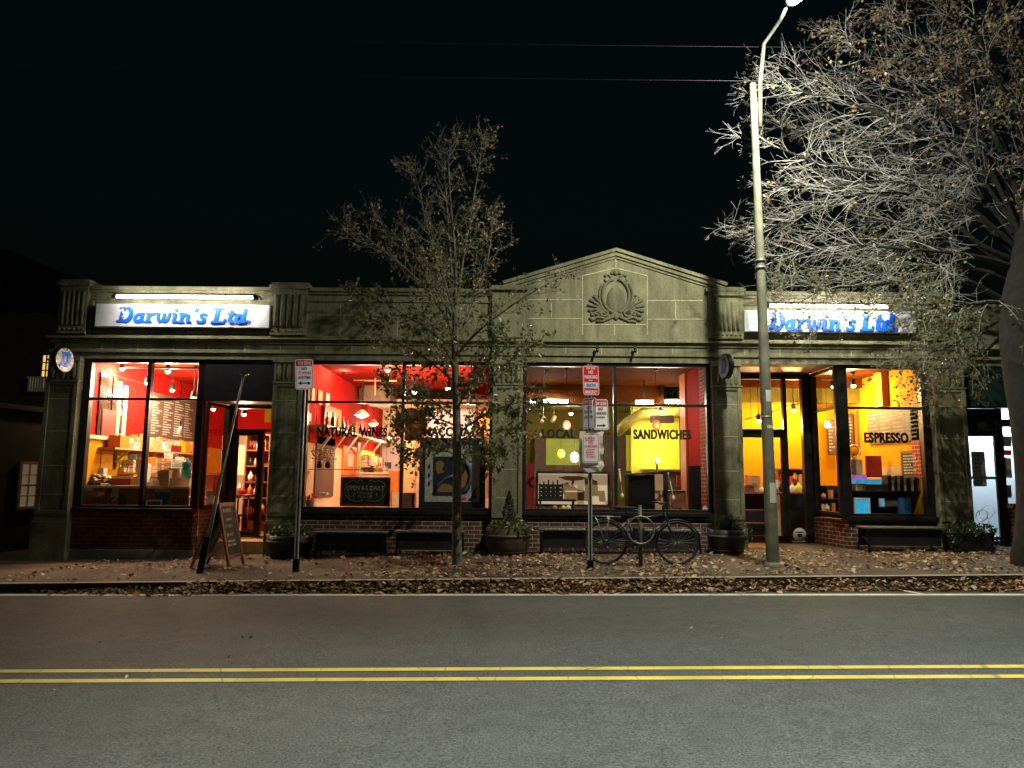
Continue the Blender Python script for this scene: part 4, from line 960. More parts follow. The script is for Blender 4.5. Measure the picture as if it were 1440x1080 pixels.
# ================================================================== BICYCLE
YBK=11.62
wc=P(851.5,764,YBK); fc=P(952.5,765,YBK)
zgb=walk_z(2.0,YBK)+.0; Rw=.335
rx_=wc.x; fx_=fc.x; zc=zgb+Rw+.008
r=thing('bicycle','dark bicycle with rear rack leaning by the round hoop stand','bicycle',((rx_+fx_)/2,YBK,zgb))
def wheel(x,nm='wheel'):
    mb=MB()
    mb.tube([(x+.022*math.cos(t),YBK,zc+.022*math.sin(t)) for t in (0,.01)],.001,3)
    mb=MB(); n=40
    hub=Vector((x,YBK,zc))
    for k in range(28):
        t=2*math.pi*k/28; s=.018*(-1)**k; e=hub+Vector((math.cos(t)*(Rw-.03),0,math.sin(t)*(Rw-.03))); mb.tube([hub+Vector((math.cos(t+.6)*.02,s,math.sin(t+.6)*.02)),e],.0016,3)
    mb.lathe(hub,[(.001,-.05),(.02,-.05),(.02,.05),(.001,.05)],10,(0,1,0))
    w=mb.build(nm,'steel',r)
    mb=MB(); mb.tube([(x+(Rw-.017)*math.cos(2*math.pi*i/n),YBK,zc+(Rw-.017)*math.sin(2*math.pi*i/n)) for i in range(n+1)],.017,8,False); mb.build('tyre','rubber',w)
    mb=MB(); mb.tube([(x+(Rw-.04)*math.cos(2*math.pi*i/n),YBK,zc+(Rw-.04)*math.sin(2*math.pi*i/n)) for i in range(n+1)],.0085,6,False); mb.build('rim','rimgrey',w)
MT['rubber']=mat('tyre_rubber',(.018,.018,.018),.75); MT['rimgrey']=mat('rim_metal',(.16,.16,.17),.35,.7)
wheel(rx_); wheel(fx_)
def bk(px,py): return P(px,py,YBK)
bb=Vector((rx_+.455,YBK,zc-.055)); seat=bk(877,714); seatlug=Vector((seat.x+.06,YBK,zc+.36)); head=Vector((fx_-.20,YBK,zc+.47)); headlow=Vector((fx_-.155,YBK,zc+.33))
mb=MB()
mb.tube([bb,seatlug],.016,8); mb.tube([seatlug+Vector((0,0,-.02)),head+Vector((.01,0,-.04))],.0155,8); mb.tube([bb,headlow],.019,8); mb.tube([head,headlow],.02,8)
for s in (-1,1):
    mb.tube([bb+Vector((0,.03*s,0)),Vector((rx_,YBK+.06*s,zc))],.009,6); mb.tube([seatlug+Vector((0,.02*s,-.03)),Vector((rx_,YBK+.06*s,zc))],.008,6)
mb.build('bike_frame','bikepaint',r)
MT_b=None
mb=MB()
for s in (-1,1): mb.tube([headlow+Vector((.01,.03*s,-.02)),headlow+Vector((.04,.05*s,-.12)),Vector((fx_,YBK+.05*s,zc))],[.014,.012,.009],6)
mb.build('fork','bikepaint',r)
mb=MB(); mb.tube([seatlug,Vector((seat.x+.03,YBK,seat.z-.03))],.0125,6); mb.build('seat_post','blackmetal',r)
mb=MB(); mb.ell((seat.x-.06,YBK,seat.z),.1,.075,.035,12,6); mb.ell((seat.x+.08,YBK,seat.z-.004),.13,.028,.026,12,6); mb.build('saddle','rubber',r)
hb=head+Vector((-.03,0,.12)); mb=MB(); mb.tube([head,head+Vector((-.02,0,.09)),hb+Vector((.06,0,0))],.014,6); mb.tube([hb+Vector((.0,-.29,.02)),hb+Vector((.06,-.1,0)),hb+Vector((.06,.1,0)),hb+Vector((.0,.29,.02))],.013,6); mb.tube([hb+Vector((.06,-.17,0)),hb+Vector((.13,-.2,-.04))],.007,5); mb.tube([hb+Vector((.06,.17,0)),hb+Vector((.13,.2,-.04))],.007,5); mb.build('handlebar','blackmetal',r)
for s in (-1,1): MB().tube([hb+Vector((-.10,.30*s,.02)),hb+Vector((.0,.29*s,.02))],.017,8).build('grip','rubber',r)
mb=MB(); n=24; rg=[(bb.x+.085*math.cos(6.2832*i/n),YBK-.045,bb.z+.085*math.sin(6.2832*i/n)) for i in range(n+1)]; mb.tube(rg,.006,5,False)
for k in range(5): t=k*1.2566; mb.tube([bb+Vector((0,-.045,0)),bb+Vector((.085*math.cos(t),-.045,.085*math.sin(t)))],.005,4)
mb.tube([bb+Vector((0,-.06,0)),bb+Vector((.05,-.07,-.16))],.010,5); mb.tube([bb+Vector((0,.06,0)),bb+Vector((-.05,.07,.16))],.010,5); cs=mb.build('crankset','rimgrey',r)
MB().box(bb.x+.0,bb.x+.10,YBK-.16,YBK-.075,bb.z-.175,bb.z-.15).build('pedal','black',cs); MB().box(bb.x-.10,bb.x+.0,YBK+.075,YBK+.16,bb.z+.15,bb.z+.175).build('pedal','black',cs)
mb=MB(); mb.lathe((rx_,YBK-.045,zc),[(.02,-.012),(.055,-.006),(.035,.01)],18,(0,1,0)); mb.tube([(rx_+.02,YBK-.05,zc-.06),(rx_+.035,YBK-.05,zc-.13)],.012,6); mb.build('gear_cassette','rimgrey',r)
mb=MB(); mb.tube([bb+Vector((0,-.045,.085)),(rx_,YBK-.045,zc+.045)],.004,4); mb.tube([bb+Vector((0,-.045,-.085)),(rx_+.035,YBK-.045,zc-.13),(rx_,YBK-.045,zc-.045)],.004,4); mb.build('chain','rimgrey',r)
mb=MB()
for s in (-1,1):
    mb.tube([(rx_-.22,YBK+.06*s,zc+.40),(rx_+.24,YBK+.06*s,zc+.39)],.006,5); mb.tube([(rx_-.16,YBK+.06*s,zc+.40),(rx_,YBK+.06*s,zc)],.005,5); mb.tube([(rx_+.05,YBK+.06*s,zc+.40),(rx_,YBK+.06*s,zc)],.005,5)
for k in range(5): mb.tube([(rx_-.22+.11*k,YBK-.06,zc+.40),(rx_-.22+.11*k,YBK+.06,zc+.40)],.005,5)
mb.build('rear_rack','steel',r)
for x in (rx_,fx_):
    a0,a1=(10,170) if x==rx_ else (-10,120)
    mb=MB(); n=18; mb.tube([(x+(Rw+.018)*math.cos(math.radians(a0+(a1-a0)*i/n)),YBK,zc+(Rw+.018)*math.sin(math.radians(a0+(a1-a0)*i/n))) for i in range(n+1)],.012,5); mb.build('mudguard','blackmetal',r)
mb=MB(); mb.box(bb.x-.02,bb.x+.16,YBK+.02,YBK+.10,zc+.05,zc+.24); mb.build('frame_bag','black',r,bevel=.02)

# hoop stand
g=G(901,797); YH=g.y; r=thing('bicycle_stand','grey post with a round steel hoop holding the bicycle','bicycle stand',g)
t=P(900,712,YH); mb=MB(); mb.tube([g+Vector((0,0,-.1)),(g.x,g.y,t.z)],.03,12); mb.lathe((g.x,g.y,t.z),[(.03,0),(.034,.01),(.02,.02),(.001,.022)],12); mb.build('post','dullsteel',r)
c=P(900.5,745.5,YH-.035); R=.205; mb=MB(); n=36; mb.tube([(g.x+R*math.cos(6.2832*i/n),YH-.035,c.z+R*math.sin(6.2832*i/n)) for i in range(n+1)],.014,8,False); mb.build('hoop','dullsteel2',r)
# ================================================================== STREET LAMP
g=G(1087,797); YL=g.y
r=thing('street_lamp','tall weathered street lamp post with its arm reaching over the road','street lamp',g)
tp=P(1058.5,118,YL); L=tp-g
mb=MB(); n=14; mb.tube([g+Vector((0,0,-.2))]+[g+L*(i/n) for i in range(n+1)],[.098]+[.098-.046*(i/n) for i in range(n+1)],14)
mb.build('lamp_post','polepaint',r)
mb=MB(); mb.lathe(g,[(.125,-.1),(.125,.03),(.108,.05),(.099,.07)],14); mb.build('post_base','polepaint',r)
mb=MB()
for py in (392,382,600): 
    q=g+L*((797-py)/(797-118)); mb.lathe(q,[(.07,0),(.086,0),(.086,.03),(.07,.03)],14)
mb.build('band','steel',r)
head=P(1123,-9,9.5); e0=tp+Vector((.09,-.02,-.75)); 
mb=MB(); mb.tube([e0,tp+Vector((.10,-.06,.0)),tp+Vector((.12,-.25,.55)),tp+Vector((.2,-.8,.62)),head+Vector((-.02,.35,.08))],[.035,.035,.032,.03,.03],8); mb.tube([tp+Vector((.05,0,-.3)),e0],[.02,.02],6); mb.build('lamp_arm','polepaint',r)
mb=MB(); mb.ell(head+Vector((0,0,.06)),.16,.36,.10,14,8); mb.build('lamp_head','steel',r)
mb=MB(); mb.ell(head+Vector((0,-.04,-.0)),.12,.22,.07,14,8); mb.build('lamp_lens','streetlens',r)
LAMP=head+Vector((0,-.04,-.14))
# paper scraps taped to the post
mb=MB()
for (px,py,w,h) in ((1085,520+50,.10,.18),(1084,612,.07,.05),(1085,700,.06,.30)):
    q=(g+L*((797-py)/(797-118))); rr_=.098-.046*((797-py)/(797-118))+.003
    for k in range(4):
        a0=-1.9+.35*k; a1=a0+.35
        mb.poly([(q.x+rr_*math.cos(a),q.y+rr_*math.sin(a),q.z+z) for a,z in ((a0,-h/2),(a1,-h/2),(a1,h/2),(a0,h/2))])
mb.build('paper_scrap','paper',r)
# overhead wires
def wire(label,a,b,sag,rad=.0042,group=None):
    a=Vector(a);b=Vector(b); pts=[a+(b-a)*t+Vector((0,0,-sag*4*t*(1-t))) for t in [i/24 for i in range(25)]]
    mb=MB(); mb.tube([p-a for p in pts],rad,4); o=mb.build('overhead_wire','black'); o.location=a; return tag(o,label,'wire',group)
w0=P(1061,114,YL-.05); w1=P(1064,66,YL-.05)
wire('lower overhead wire running along the street past the lamp post top',w0+Vector((-30,0,.6)),w0+Vector((30,0,.6)),.6)
wire('upper overhead wire crossing the street lamp arm',w1+Vector((-30,0,.5)),w1+Vector((30,0,.5)),.5)
wire('thin service wire slanting from the lamp post down to the roof edge',P(1066,262,YL),P(1000,405,F+2.5),.05,.006)
MT['greypaper']=mat('grey_paper',(.42,.42,.42),.7,var=.05)
# ================================================================== NEIGHBOURS
A=P(0,566,15.0); b_=P(76,583,16.4); zt=(A.z+b_.z)/2
d=(Vector((b_.x,b_.y,0))-Vector((A.x,A.y,0))).normalized(); n=Vector((-d.y,d.x,0))
r=thing('neighbour_house','dark low house with a small lit sash window at the left edge','house',(A.x,A.y,-.3))
def wq(s,z): return (A.x+d.x*s, A.y+d.y*s, z)
mb=MB(); a0=Vector(wq(-6,-.8)); e=Vector(wq(2.6,-.8))
mb.poly([a0,e,e+Vector((0,0,zt+.8)),a0+Vector((0,0,zt+.8))]); mb.poly([e,e+n*6,e+n*6+Vector((0,0,zt+.8)),e+Vector((0,0,zt+.8))]); mb.build('wall','siding',r)
mb=MB(); up=Vector((0,0,1)); mid=Vector(wq(-1.7,zt)); mb.obox(mid,d,n,up,4.4,.12,.05); mb.build('eave','siding',r)
mb=MB(); mb.poly([a0+Vector((0,0,zt+.85)),e+Vector((0,0,zt+.85)),e+n*6+Vector((0,0,zt+1.6)),a0+n*6+Vector((0,0,zt+1.6))]); mb.build('roof','black',r)
def onwall(px,py):
    rr2=ray(px,py); # intersect vertical plane through A with direction d
    nn=Vector((n.x,n.y,0)); t=(Vector((A.x,A.y,0))-Vector((0,0,0))).dot(nn)/Vector((rr2.x,rr2.y,0)).dot(nn); q=CAM+rr2*t
    return (Vector((q.x-A.x,q.y-A.y,0)).dot(d), q.z)
s0,z1=onwall(30,653); s1,_=onwall(52,653); _,z0=onwall(38,712)
mb=MB()
def wb(m,sa,sb,za,zb,o0,o1):
    m.obox(Vector(wq((sa+sb)/2,(za+zb)/2))-n*(o0+o1)/2,d,n,up,(sb-sa)/2,(o1-o0)/2,(zb-za)/2)
for (sa,sb,za,zb) in ((s0-.06,s0,z0-.06,z1+.06),(s1,s1+.06,z0-.06,z1+.06),(s0,s1,z1,z1+.06),(s0,s1,z0-.06,z0)): wb(mb,sa,sb,za,zb,.0,.05)
zm=(z0+z1)/2; wb(mb,s0,s1,zm-.02,zm+.02,.0,.045)
sm_=(s0+s1)/2; wb(mb,sm_-.012,sm_+.012,z0,zm-.02,.0,.04); wb(mb,sm_-.012,sm_+.012,zm+.02,z1,.0,.04)
for zz in ((z0+zm)/2,(z1+zm)/2): wb(mb,s0,sm_-.012,zz-.01,zz+.01,0,.038); wb(mb,sm_+.012,s1,zz-.01,zz+.01,0,.038)
w=mb.build('window','cream',r)
MT['curtain']=emat('lit_curtain',(1,.80,.48),.09)
mb=MB(); nS=10
for i in range(nS):
    sa=s0+(s1-s0)*i/nS; sb=s0+(s1-s0)*(i+1)/nS; o=.004*(i%2)
    mb.poly([Vector(wq(sa,z0))-n*(.004+o),Vector(wq(sb,z0))-n*(.008-o),Vector(wq(sb,z1))-n*(.008-o),Vector(wq(sa,z1))-n*(.004+o)])
mb.build('lit_pane','curtain',w)
# far house with the lit window
YFAR=27
x0,x1,z0,z1=prect(59,499,77,532,YFAR)
r=thing('background_house','far dark house with one glowing gridded window and a white balcony rail','house',((x0+x1)/2,YFAR,0))
MB().box(x0-7,x1+3.5,YFAR+.05,YFAR+6,-1,z1+1.6).build('wall','siding',r)
mb=MB(); mb.prism([(x0-7.3,z1+1.6),(x1+3.8,z1+1.6),(x0-1.7,z1+4)],YFAR-.2,YFAR+6.2); mb.build('roof','black',r)
mb=MB(); 
for k in range(4): xx=x0+(x1-x0)*k/3; mb.box(xx-.02,xx+.02,YFAR-.03,YFAR+.04,z0,z1)
for k in range(4): zz=z0+(z1-z0)*k/3; mb.box(x0-.02,x1+.02,YFAR-.031,YFAR+.041,zz-.02,zz+.02)
w=mb.build('window','black',r)
MT['farglow']=emat('warm_window_glow',(1,.66,.16),.9)
mb=MB(); mb.poly([(x0,YFAR,z0),(x1,YFAR,z0),(x1,YFAR,z1),(x0,YFAR,z1)]); mb.poly([(x0+.1,YFAR,z0-.35),(x1,YFAR,z0-.35),(x1,YFAR,z0-.01),(x0+.1,YFAR,z0-.01)]); mb.build('lit_pane','farglow',w)
mb=MB()
for k in range(9): xx=x0-.1+(x1-x0+.3)*k/8; mb.box(xx-.03,xx+.03,YFAR-.5,YFAR-.45,z0-.55,z0-.06)
mb.box(x0-.2,x1+.3,YFAR-.51,YFAR-.44,z0-.06,z0-.0); mb.build('balcony_rail','white',r)
# right neighbour shop
xs=8.46; SX0=P(1357,660,F+.35).x; 
r=thing('neighbour_shop','adjoining shop with dark green fascia and a cold bright glass door','building',(9.4,F,.2))
mb=MB(); mb.box(8.58,13,F+.03,F+.4,Z_OPEN,Z_C1); mb.box(8.58,13,F+.03,F+.4,Z_C1+.001,Z_PAR-.1); mb.build('stone_lintel','stone',r)
mb=MB(); mb.box(8.57,13,F-.04,F+.03,Z_ARCH-.02,Z_ARCH+.03); mb.box(8.57,13,F-.15,F+.03,Z_C0,Z_C1-.002); mb.build('cornice','stone',r)
zf0=zF(572-5); MB().box(8.52,13,F+.05,F+.3,zf0,Z_OPEN-.003).build('fascia','darkgreen',r,bevel=.01)
DS=F+.30
dx0,dx1,dz0,dz1=prect(1363,612,1403,758,DS)
dz0=walk_z(9,F)+.12; ztop=P(1380,612,DS).z
mb=MB(); mb.box(8.52,dx0-.03,DS-.03,DS+.1,0,zf0-.001); mb.box(dx1+.03,dx1+.16,DS-.03,DS+.1,0,zf0-.001); mb.box(dx0-.03,dx1+.03,DS-.028,DS+.09,ztop+.06,ztop+.14); mb.box(dx0-.03,dx1+.03,DS-.02,DS+.08,ztop+.14,zf0-.002)
mb.build('door_surround','frame',r,bevel=.004)
dm=door(dx0-.03,dx1+.03,DS,dz0,ztop+.06,r,hside=-1,stile=.03,bot=.05)
MT['coldwall']=mat('cold_white_wall',(.62,.74,.82),.7,var=.04,vscale=2)
mb=MB(); mb.box(dx0-.4,12.5,DS+1.3,DS+1.35,dz0-.1,zf0+.3); mb.build('interior_wall','coldwall',r)
mb=MB(); mb.poly([(dx0-.4,DS+.12,dz0-.02),(12.5,DS+.12,dz0-.02),(12.5,DS+1.3,dz0-.02),(dx0-.4,DS+1.3,dz0-.02)]); mb.poly([(dx0-.4,DS+.12,zf0+.02),(12.5,DS+.12,zf0+.02),(12.5,DS+1.3,zf0+.02),(dx0-.4,DS+1.3,zf0+.02)]); mb.poly([(dx0-.39,DS+.12,dz0),(dx0-.39,DS+1.3,dz0),(dx0-.39,DS+1.3,zf0),(dx0-.39,DS+.12,zf0)]); mb.build('interior_shell','coldwall',r)
# notices on the door glass
for (a,y0,b,y1,n_) in ((1367,635,1386,668,5),(1369,668,1388,684,3)):
    nx0,nx1,nz0,nz1=prect(a,y0,b,y1,DS); m=MB(); m.poly([(nx0,DS+.012,nz0),(nx1,DS+.012,nz0),(nx1,DS+.012,nz1),(nx0,DS+.012,nz1)]); m.m=1
    scribble(m,((nx0+nx1)/2,DS+.011,(nz0+nz1)/2),(1,0,0),(0,0,1),(nx1-nx0)*.8,(nz1-nz0)*.85,n_,.4,.6); m.build('door_notice',['greypaper','ink'],dm)
# chrome push bar across the door and side window beyond
m=MB(); m.box(dx0,dx1,DS-.012,DS-.004,P(1385,672,DS).z-.025,P(1385,672,DS).z+.025); m.build('push_bar','steel',dm)
wx0=dx1+.16; wz0=P(1410,708,DS).z; wz1=P(1410,600,DS).z
mb=MB(); mb.box(wx0,13,DS-.03,DS+.08,wz0-.10,wz0); mb.box(wx0,13,DS-.03,DS+.08,wz1,wz1+.14); mb.box(wx0+1.0,wx0+1.08,DS-.028,DS+.078,wz0,wz1); w=mb.build('window','frame',r)
m=MB(); m.poly([(wx0,DS+.02,wz0),(13,DS+.02,wz0),(13,DS+.02,wz1),(wx0,DS+.02,wz1)]); m.build('window_pane','glass',w)
a=P(1418,706,DS); text_on('window_lettering','W',(a.x,DS-.032,wz0-.05),.14,.085,'cream',w,bold=.01)
for (y0,y1,m_) in ((613,628,'paper'),(644,672,'paper'),(682,700,'greypaper'),(633,640,'signred')):
    q=prect(1408,y0,1424,y1,DS); m=MB(); m.poly([(q[0],DS+.03,q[2]),(q[1],DS+.03,q[2]),(q[1],DS+.03,q[3]),(q[0],DS+.03,q[3])]); m.build('window_notice',m_,w)
MB().box(wx0,13,F+.1,F+.3,-.1,wz0-.101).build('brick_base','darkbrick',r)
# wire chair silhouette behind the door: two looped leaves of a plant stand
c=P(1386,720,DS+.6); t=thing('wire_chair','thin white wire butterfly chair behind the bright glass door','chair',(c.x,DS+.6,dz0))
mb=MB()
for (ox,oz,rx2,rz2,rot) in ((.03,0,.16,.07,.9),(-.08,-.07,.12,.05,1.2)):
    pts=[]
    for i in range(21):
        a_=6.2832*i/20; u=rx2*math.cos(a_); v=rz2*math.sin(a_); pts.append((c.x+ox+u*math.cos(rot)-v*math.sin(rot),DS+.6+.1*math.sin(a_),c.z+oz+u*math.sin(rot)+v*math.cos(rot)))
    mb.tube(pts,.009,5,False)
mb.build('seat_loop','steel',t)
mb=MB()
for s in (-.15,.12): mb.tube([(c.x+s,DS+.6,dz0),(c.x+s*.3,DS+.62,c.z-.1)],.008,5)
mb.build('leg','steel',t)
light('POINT','ceiling_light',((dx0+dx1)/2+.2,DS+.75,ztop-.1+.3),110,(.88,.96,1),.12,r)
light('POINT','ceiling_light',((dx0+dx1)/2+1.4,DS+.75,ztop-.1+.3),85,(.88,.96,1),.12,r)
def printmat(name,c1,c2,c3,w,h):
    return brickmat(name,c1,c2,c3,.6,w,h,h*.16,.02,.4)
MT['print1']=printmat('printed_cream_packaging',(.80,.72,.55),(.45,.12,.05),(.80,.76,.66),.09,.035)
MT['print2']=printmat('printed_white_packaging',(.80,.78,.72),(.12,.20,.22),(.78,.74,.66),.07,.028)
MT['print3']=printmat('printed_brown_packaging',(.38,.23,.11),(.60,.42,.22),(.30,.18,.09),.11,.045)
MT['print4']=printmat('printed_red_packaging',(.45,.03,.02),(.75,.62,.42),(.30,.02,.02),.08,.05)
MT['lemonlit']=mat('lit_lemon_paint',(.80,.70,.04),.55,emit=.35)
TRK=2.1
MT['counterbrown']=mat('dark_counter_front',(.30,.11,.035),.5,var=.3)
MT['dullcream']=mat('dull_cream_print',(.62,.48,.28),.7); MT['dulltan']=mat('dull_tan_print',(.65,.42,.16),.7); MT['faintink']=mat('faint_lettering',(.02,.008,.004),.7)
MT['amber']=mat('amber_panel',(.60,.30,.03),.5); MT['tan2']=mat('pale_cardboard',(.72,.56,.32),.7); MT['yellowsheet']=mat('yellow_sheet_glow',(.8,.42,.01),.6,emit=.25)  # yellow paper emits, its brightness is added to the colour
MT['wood2']=mat('red_brown_wood',(.20,.075,.035),.5,var=.3,vscale=7); MT['cream2']=mat('warm_cream',(.70,.45,.24),.6); MT['paperglow']=mat('glowing_print',(.9,.82,.72),.6,var=.25,vscale=5,emit=.5)  # the print glows by itself, no lamp behind it
MT['chalkdim']=mat('dim_chalk',(.34,.33,.30),.9,var=.3); MT['mosaicblue']=mat('mosaic_blue',(.07,.085,.17),.4,var=.5,vscale=60); MT['mosaicdark']=mat('mosaic_dark',(.02,.022,.04),.4,var=.4,vscale=60); MT['mosaicochre']=mat('mosaic_ochre',(.24,.15,.035),.5,var=.4,vscale=60)
MT['mosaicwhite']=mat('mosaic_white',(.40,.41,.34),.5,var=.5,vscale=55)
MT['olive2']=mat('olive_beam_paint',(.40,.33,.06),.6); MT['redglass2']=emat('pink_glass_shade',(1,.28,.14),.9); MT['canvasglow']=mat('beige_canvas_glow',(.80,.64,.42),.6,var=.06,emit=.28); MT['canvastan']=mat('tan_canvas',(.42,.27,.12),.6,var=.12)  # beige canvas emits: its brightness is put into the material
MT['glossblack']=mat('polished_black',(.012,.010,.009),.15); MT['orangered']=mat('orange_red_paint',(.62,.07,.015),.5); MT['menugrey']=mat('grey_brown_board',(.12,.09,.065),.6,var=.2); MT['orangeyellow']=mat('orange_yellow_paint',(.85,.36,.015),.5); MT['bluedim']=mat('dim_blue',(.03,.12,.28),.5)
# ================================================================== INTERIOR THINGS
def lamp_pt(root,loc,pw,col=(1,.70,.38),size=.06): return light('POINT','bulb_light',loc,pw,col,size,root)
def track_light(label,px,py,Y,pw,col=(1,.72,.42),stem=None,group='ceiling spotlights and bulbs'):
    c=P(px,py,Y); r=thing('ceiling_lamp',label,'lamp',(c.x,c.y,ZC-.01),group)
    mb=MB(); mb.tube([(c.x,c.y,ZC-.012),(c.x,c.y,c.z+.12)],.009,6); mb.lathe((c.x,c.y,ZC-.012),[(.001,0),(.05,0),(.045,-.03),(.001,-.032)],12); mb.build('stem','black',r)
    mb=MB(); mb.lathe(c,[(.025,.14),(.045,.12),(.055,.03),(.06,.0)],14); mb.build('lamp_shade','black',r)
    mb=MB(); mb.ell(c+Vector((0,0,-.005)),.05,.05,.045,12,8); mb.build('bulb','bulbwarm',r)
    if pw: lamp_pt(r,c+Vector((0,-.0,-.1)),pw*TRK,col)
    return r
def pendant(label,px,py,Y,m,R=.09,pw=0,col=(1,.5,.3),tall=1.25):
    c=P(px,py,Y); r=thing('pendant_lamp',label,'lamp',(c.x,c.y,ZC-.01),'pendant lamps in the third window')
    mb=MB(); mb.tube([(c.x,c.y,ZC-.012),(c.x,c.y,c.z+R)],.005,5); mb.lathe((c.x,c.y,ZC-.012),[(.001,0),(.06,0),(.05,-.025),(.001,-.03)],12); mb.build('cord','black',r)
    mb=MB(); mb.ell(c,R,R,R*tall,16,10); mb.build('glass_shade',m,r)
    if pw: lamp_pt(r,c+Vector((0,-R-.08,-.02)),pw,col,.05)
    return r
def framed(name,label,cat,a,y0,b,y1,Y,m,fm='wood',fw2=.03,rows=0,cols=1,ink='chalkline',d=.03):
    x0,x1,z0,z1=prect(a,y0,b,y1,Y); r=thing(name,label,cat,((x0+x1)/2,Y,z0))
    mb=MB(); mb.box(x0,x0+fw2,Y-d,Y,z0,z1); mb.box(x1-fw2,x1,Y-d,Y,z0,z1); mb.box(x0+fw2,x1-fw2,Y-d+.001,Y,z0,z0+fw2); mb.box(x0+fw2,x1-fw2,Y-d+.001,Y,z1-fw2,z1); mb.build('frame',fm,r)
    s=MB(); s.box(x0+fw2,x1-fw2,Y-d*.5,Y-.002,z0+fw2,z1-fw2); s=s.build('panel',m,r)
    if rows:
        t=MB(); scribble(t,((x0+x1)/2,Y-d*.5-.001,(z0+z1)/2),(1,0,0),(0,0,1),(x1-x0)*.85-fw2*2,(z1-z0)*.88-fw2*2,rows,.42,.4,cols=cols); t.build('writing',ink,s)
    return r,(x0,x1,z0,z1)
def carton(label,x,y,z,w,d,h,m='kraft',rz=0,flaps=True,group=None,inner='paper',name='carton'):
    r=thing(name,label,'box',(x,y,z),group); t=.012; mb=MB()
    mb.box(x-w/2,x+w/2,y-d/2,y-d/2+t,z,z+h); mb.box(x-w/2,x+w/2,y+d/2-t,y+d/2,z,z+h); mb.box(x-w/2,x-w/2+t,y-d/2+t,y+d/2-t,z+.001,z+h-.001); mb.box(x+w/2-t,x+w/2,y-d/2+t,y+d/2-t,z+.001,z+h-.001); mb.box(x-w/2+t,x+w/2-t,y-d/2+t,y+d/2-t,z+.002,z+.012)
    mb.build('box_body',m,r)
    if flaps:
        mb=MB(); mb.poly([(x-w/2,y-d/2,z+h),(x+w/2,y-d/2,z+h),(x+w/2,y-d/2-.06,z+h+.05),(x-w/2,y-d/2-.06,z+h+.05)]); mb.poly([(x-w/2,y-d/2,z+h),(x-w/2,y+d/2,z+h),(x-w/2-.07,y+d/2,z+h+.05),(x-w/2-.07,y-d/2,z+h+.05)]); mb.poly([(x+w/2,y-d/2,z+h),(x+w/2,y+d/2,z+h),(x+w/2+.07,y+d/2,z+h+.03),(x+w/2+.07,y-d/2,z+h+.03)]); mb.build('flap',inner,r)
    r.rotation_euler=(0,0,rz); return r
def bag(label,x,y,z,w,d,h,m='kraft',name='paper_bag'):
    mb=MB(); n=8; rg=random.Random(int(x*1000)); pts=[]
    for k,(zz,s) in enumerate(((0,.94),(.35,1),(.7,.98),(.9,.96),(1,.95))):
        for i in range(n):
            u=[(-1,-1),(0,-1.05),(1,-1),(.93,0),(1,1),(0,1),(-1,1),(-.93,0)][i]; jag=(rg.uniform(-.02,.02) if zz==1 else 0)
            mb.v.append((x+u[0]*w/2*s+rg.uniform(-.006,.006),y+u[1]*d/2*s+rg.uniform(-.006,.006),z+zz*h+jag))
    for k in range(4):
        for i in range(n): mb.face((k*n+i,k*n+(i+1)%n,(k+1)*n+(i+1)%n,(k+1)*n+i))
    mb.face(range(n)[::-1]); o=mb.build(name,m,origin=(x,y,z)); return tag(o,label,'bag')
def bottle_(label,x,y,z,h,r_,m='bottle',group=None,name='bottle'):
    mb=MB(); mb.lathe((x,y,z),[(r_*.9,0),(r_,h*.03),(r_,h*.58),(r_*.38,h*.74),(r_*.34,h*.98),(r_*.4,h),(.001,h)],12); o=mb.build(name,m,origin=(x,y,z)); return tag(o,label,'bottle',group)
def prod_heap(label,c,rx,ry,rz,n,mats,name='produce_heap',cat='produce'):
    mb=MB(); rg=random.Random(9)
    for i in range(n):
        a=rg.random()*6.28; q=math.sqrt(rg.random()); z=rz*(1-q*q); mb.m=i%len(mats); s=rg.uniform(.03,.05); mb.ell((c[0]+rx*q*math.cos(a),c[1]+ry*q*math.sin(a),c[2]+z*rg.uniform(.4,1)+s*.6),s,s*.8,s*.7,8,5)
    mb.m=0
    mb.lathe((c[0],c[1],c[2]),[(rx*.8,0),(rx*.98,.07),(rx*.9,.07),(.001,.05)],14)
    o=mb.build(name,mats,origin=c); return tag(o,label,cat)
# ---------------- ROOM A (far left window)
# dark glazed openings and pale posts on the red side wall (parts of the building)
def wallx_rect(name,m,pxa,pxb,pya,pyb,X,proud=.03):
    a=PX(pxa,pya,X); b=PX(pxb,pya,X); z1=a.z; z0=PX(pxa,pyb,X).z; y0,y1=sorted((a.y,b.y)); s=1 if X<0 else -1
    xa,xb=sorted((X+.002*s,X+proud*s)); return MB().box(xa,xb,y0,y1,z0,z1).build(name,m,B)
MT['dimglass']=mat('dim_dark_glass',(.05,.03,.025),.15,var=.6,vscale=4)
MT['dimred']=mat('dim_red_panel',(.20,.03,.02),.5,var=.4,vscale=4)
wallx_rect('dark_opening','dimglass',141,157,524,612,XA,.03); wallx_rect('dark_opening','dimglass',158.5,164,530,614,XA,.035)
wallx_rect('pale_post','cream',164,168,536,616,XA,.06); wallx_rect('dark_opening','dimglass',168.5,173,540,616,XA,.04); wallx_rect('pale_post','cream',173,177,542,618,XA,.06)
wallx_rect('lower_panel','dimred',142,160,575,615,XA,.045)
wallx_rect('chair_rail','cream',122,150,611,616,XA,.05)
wallx_rect('rail_line','darkred',141,205,522.5,524,XA,.02)
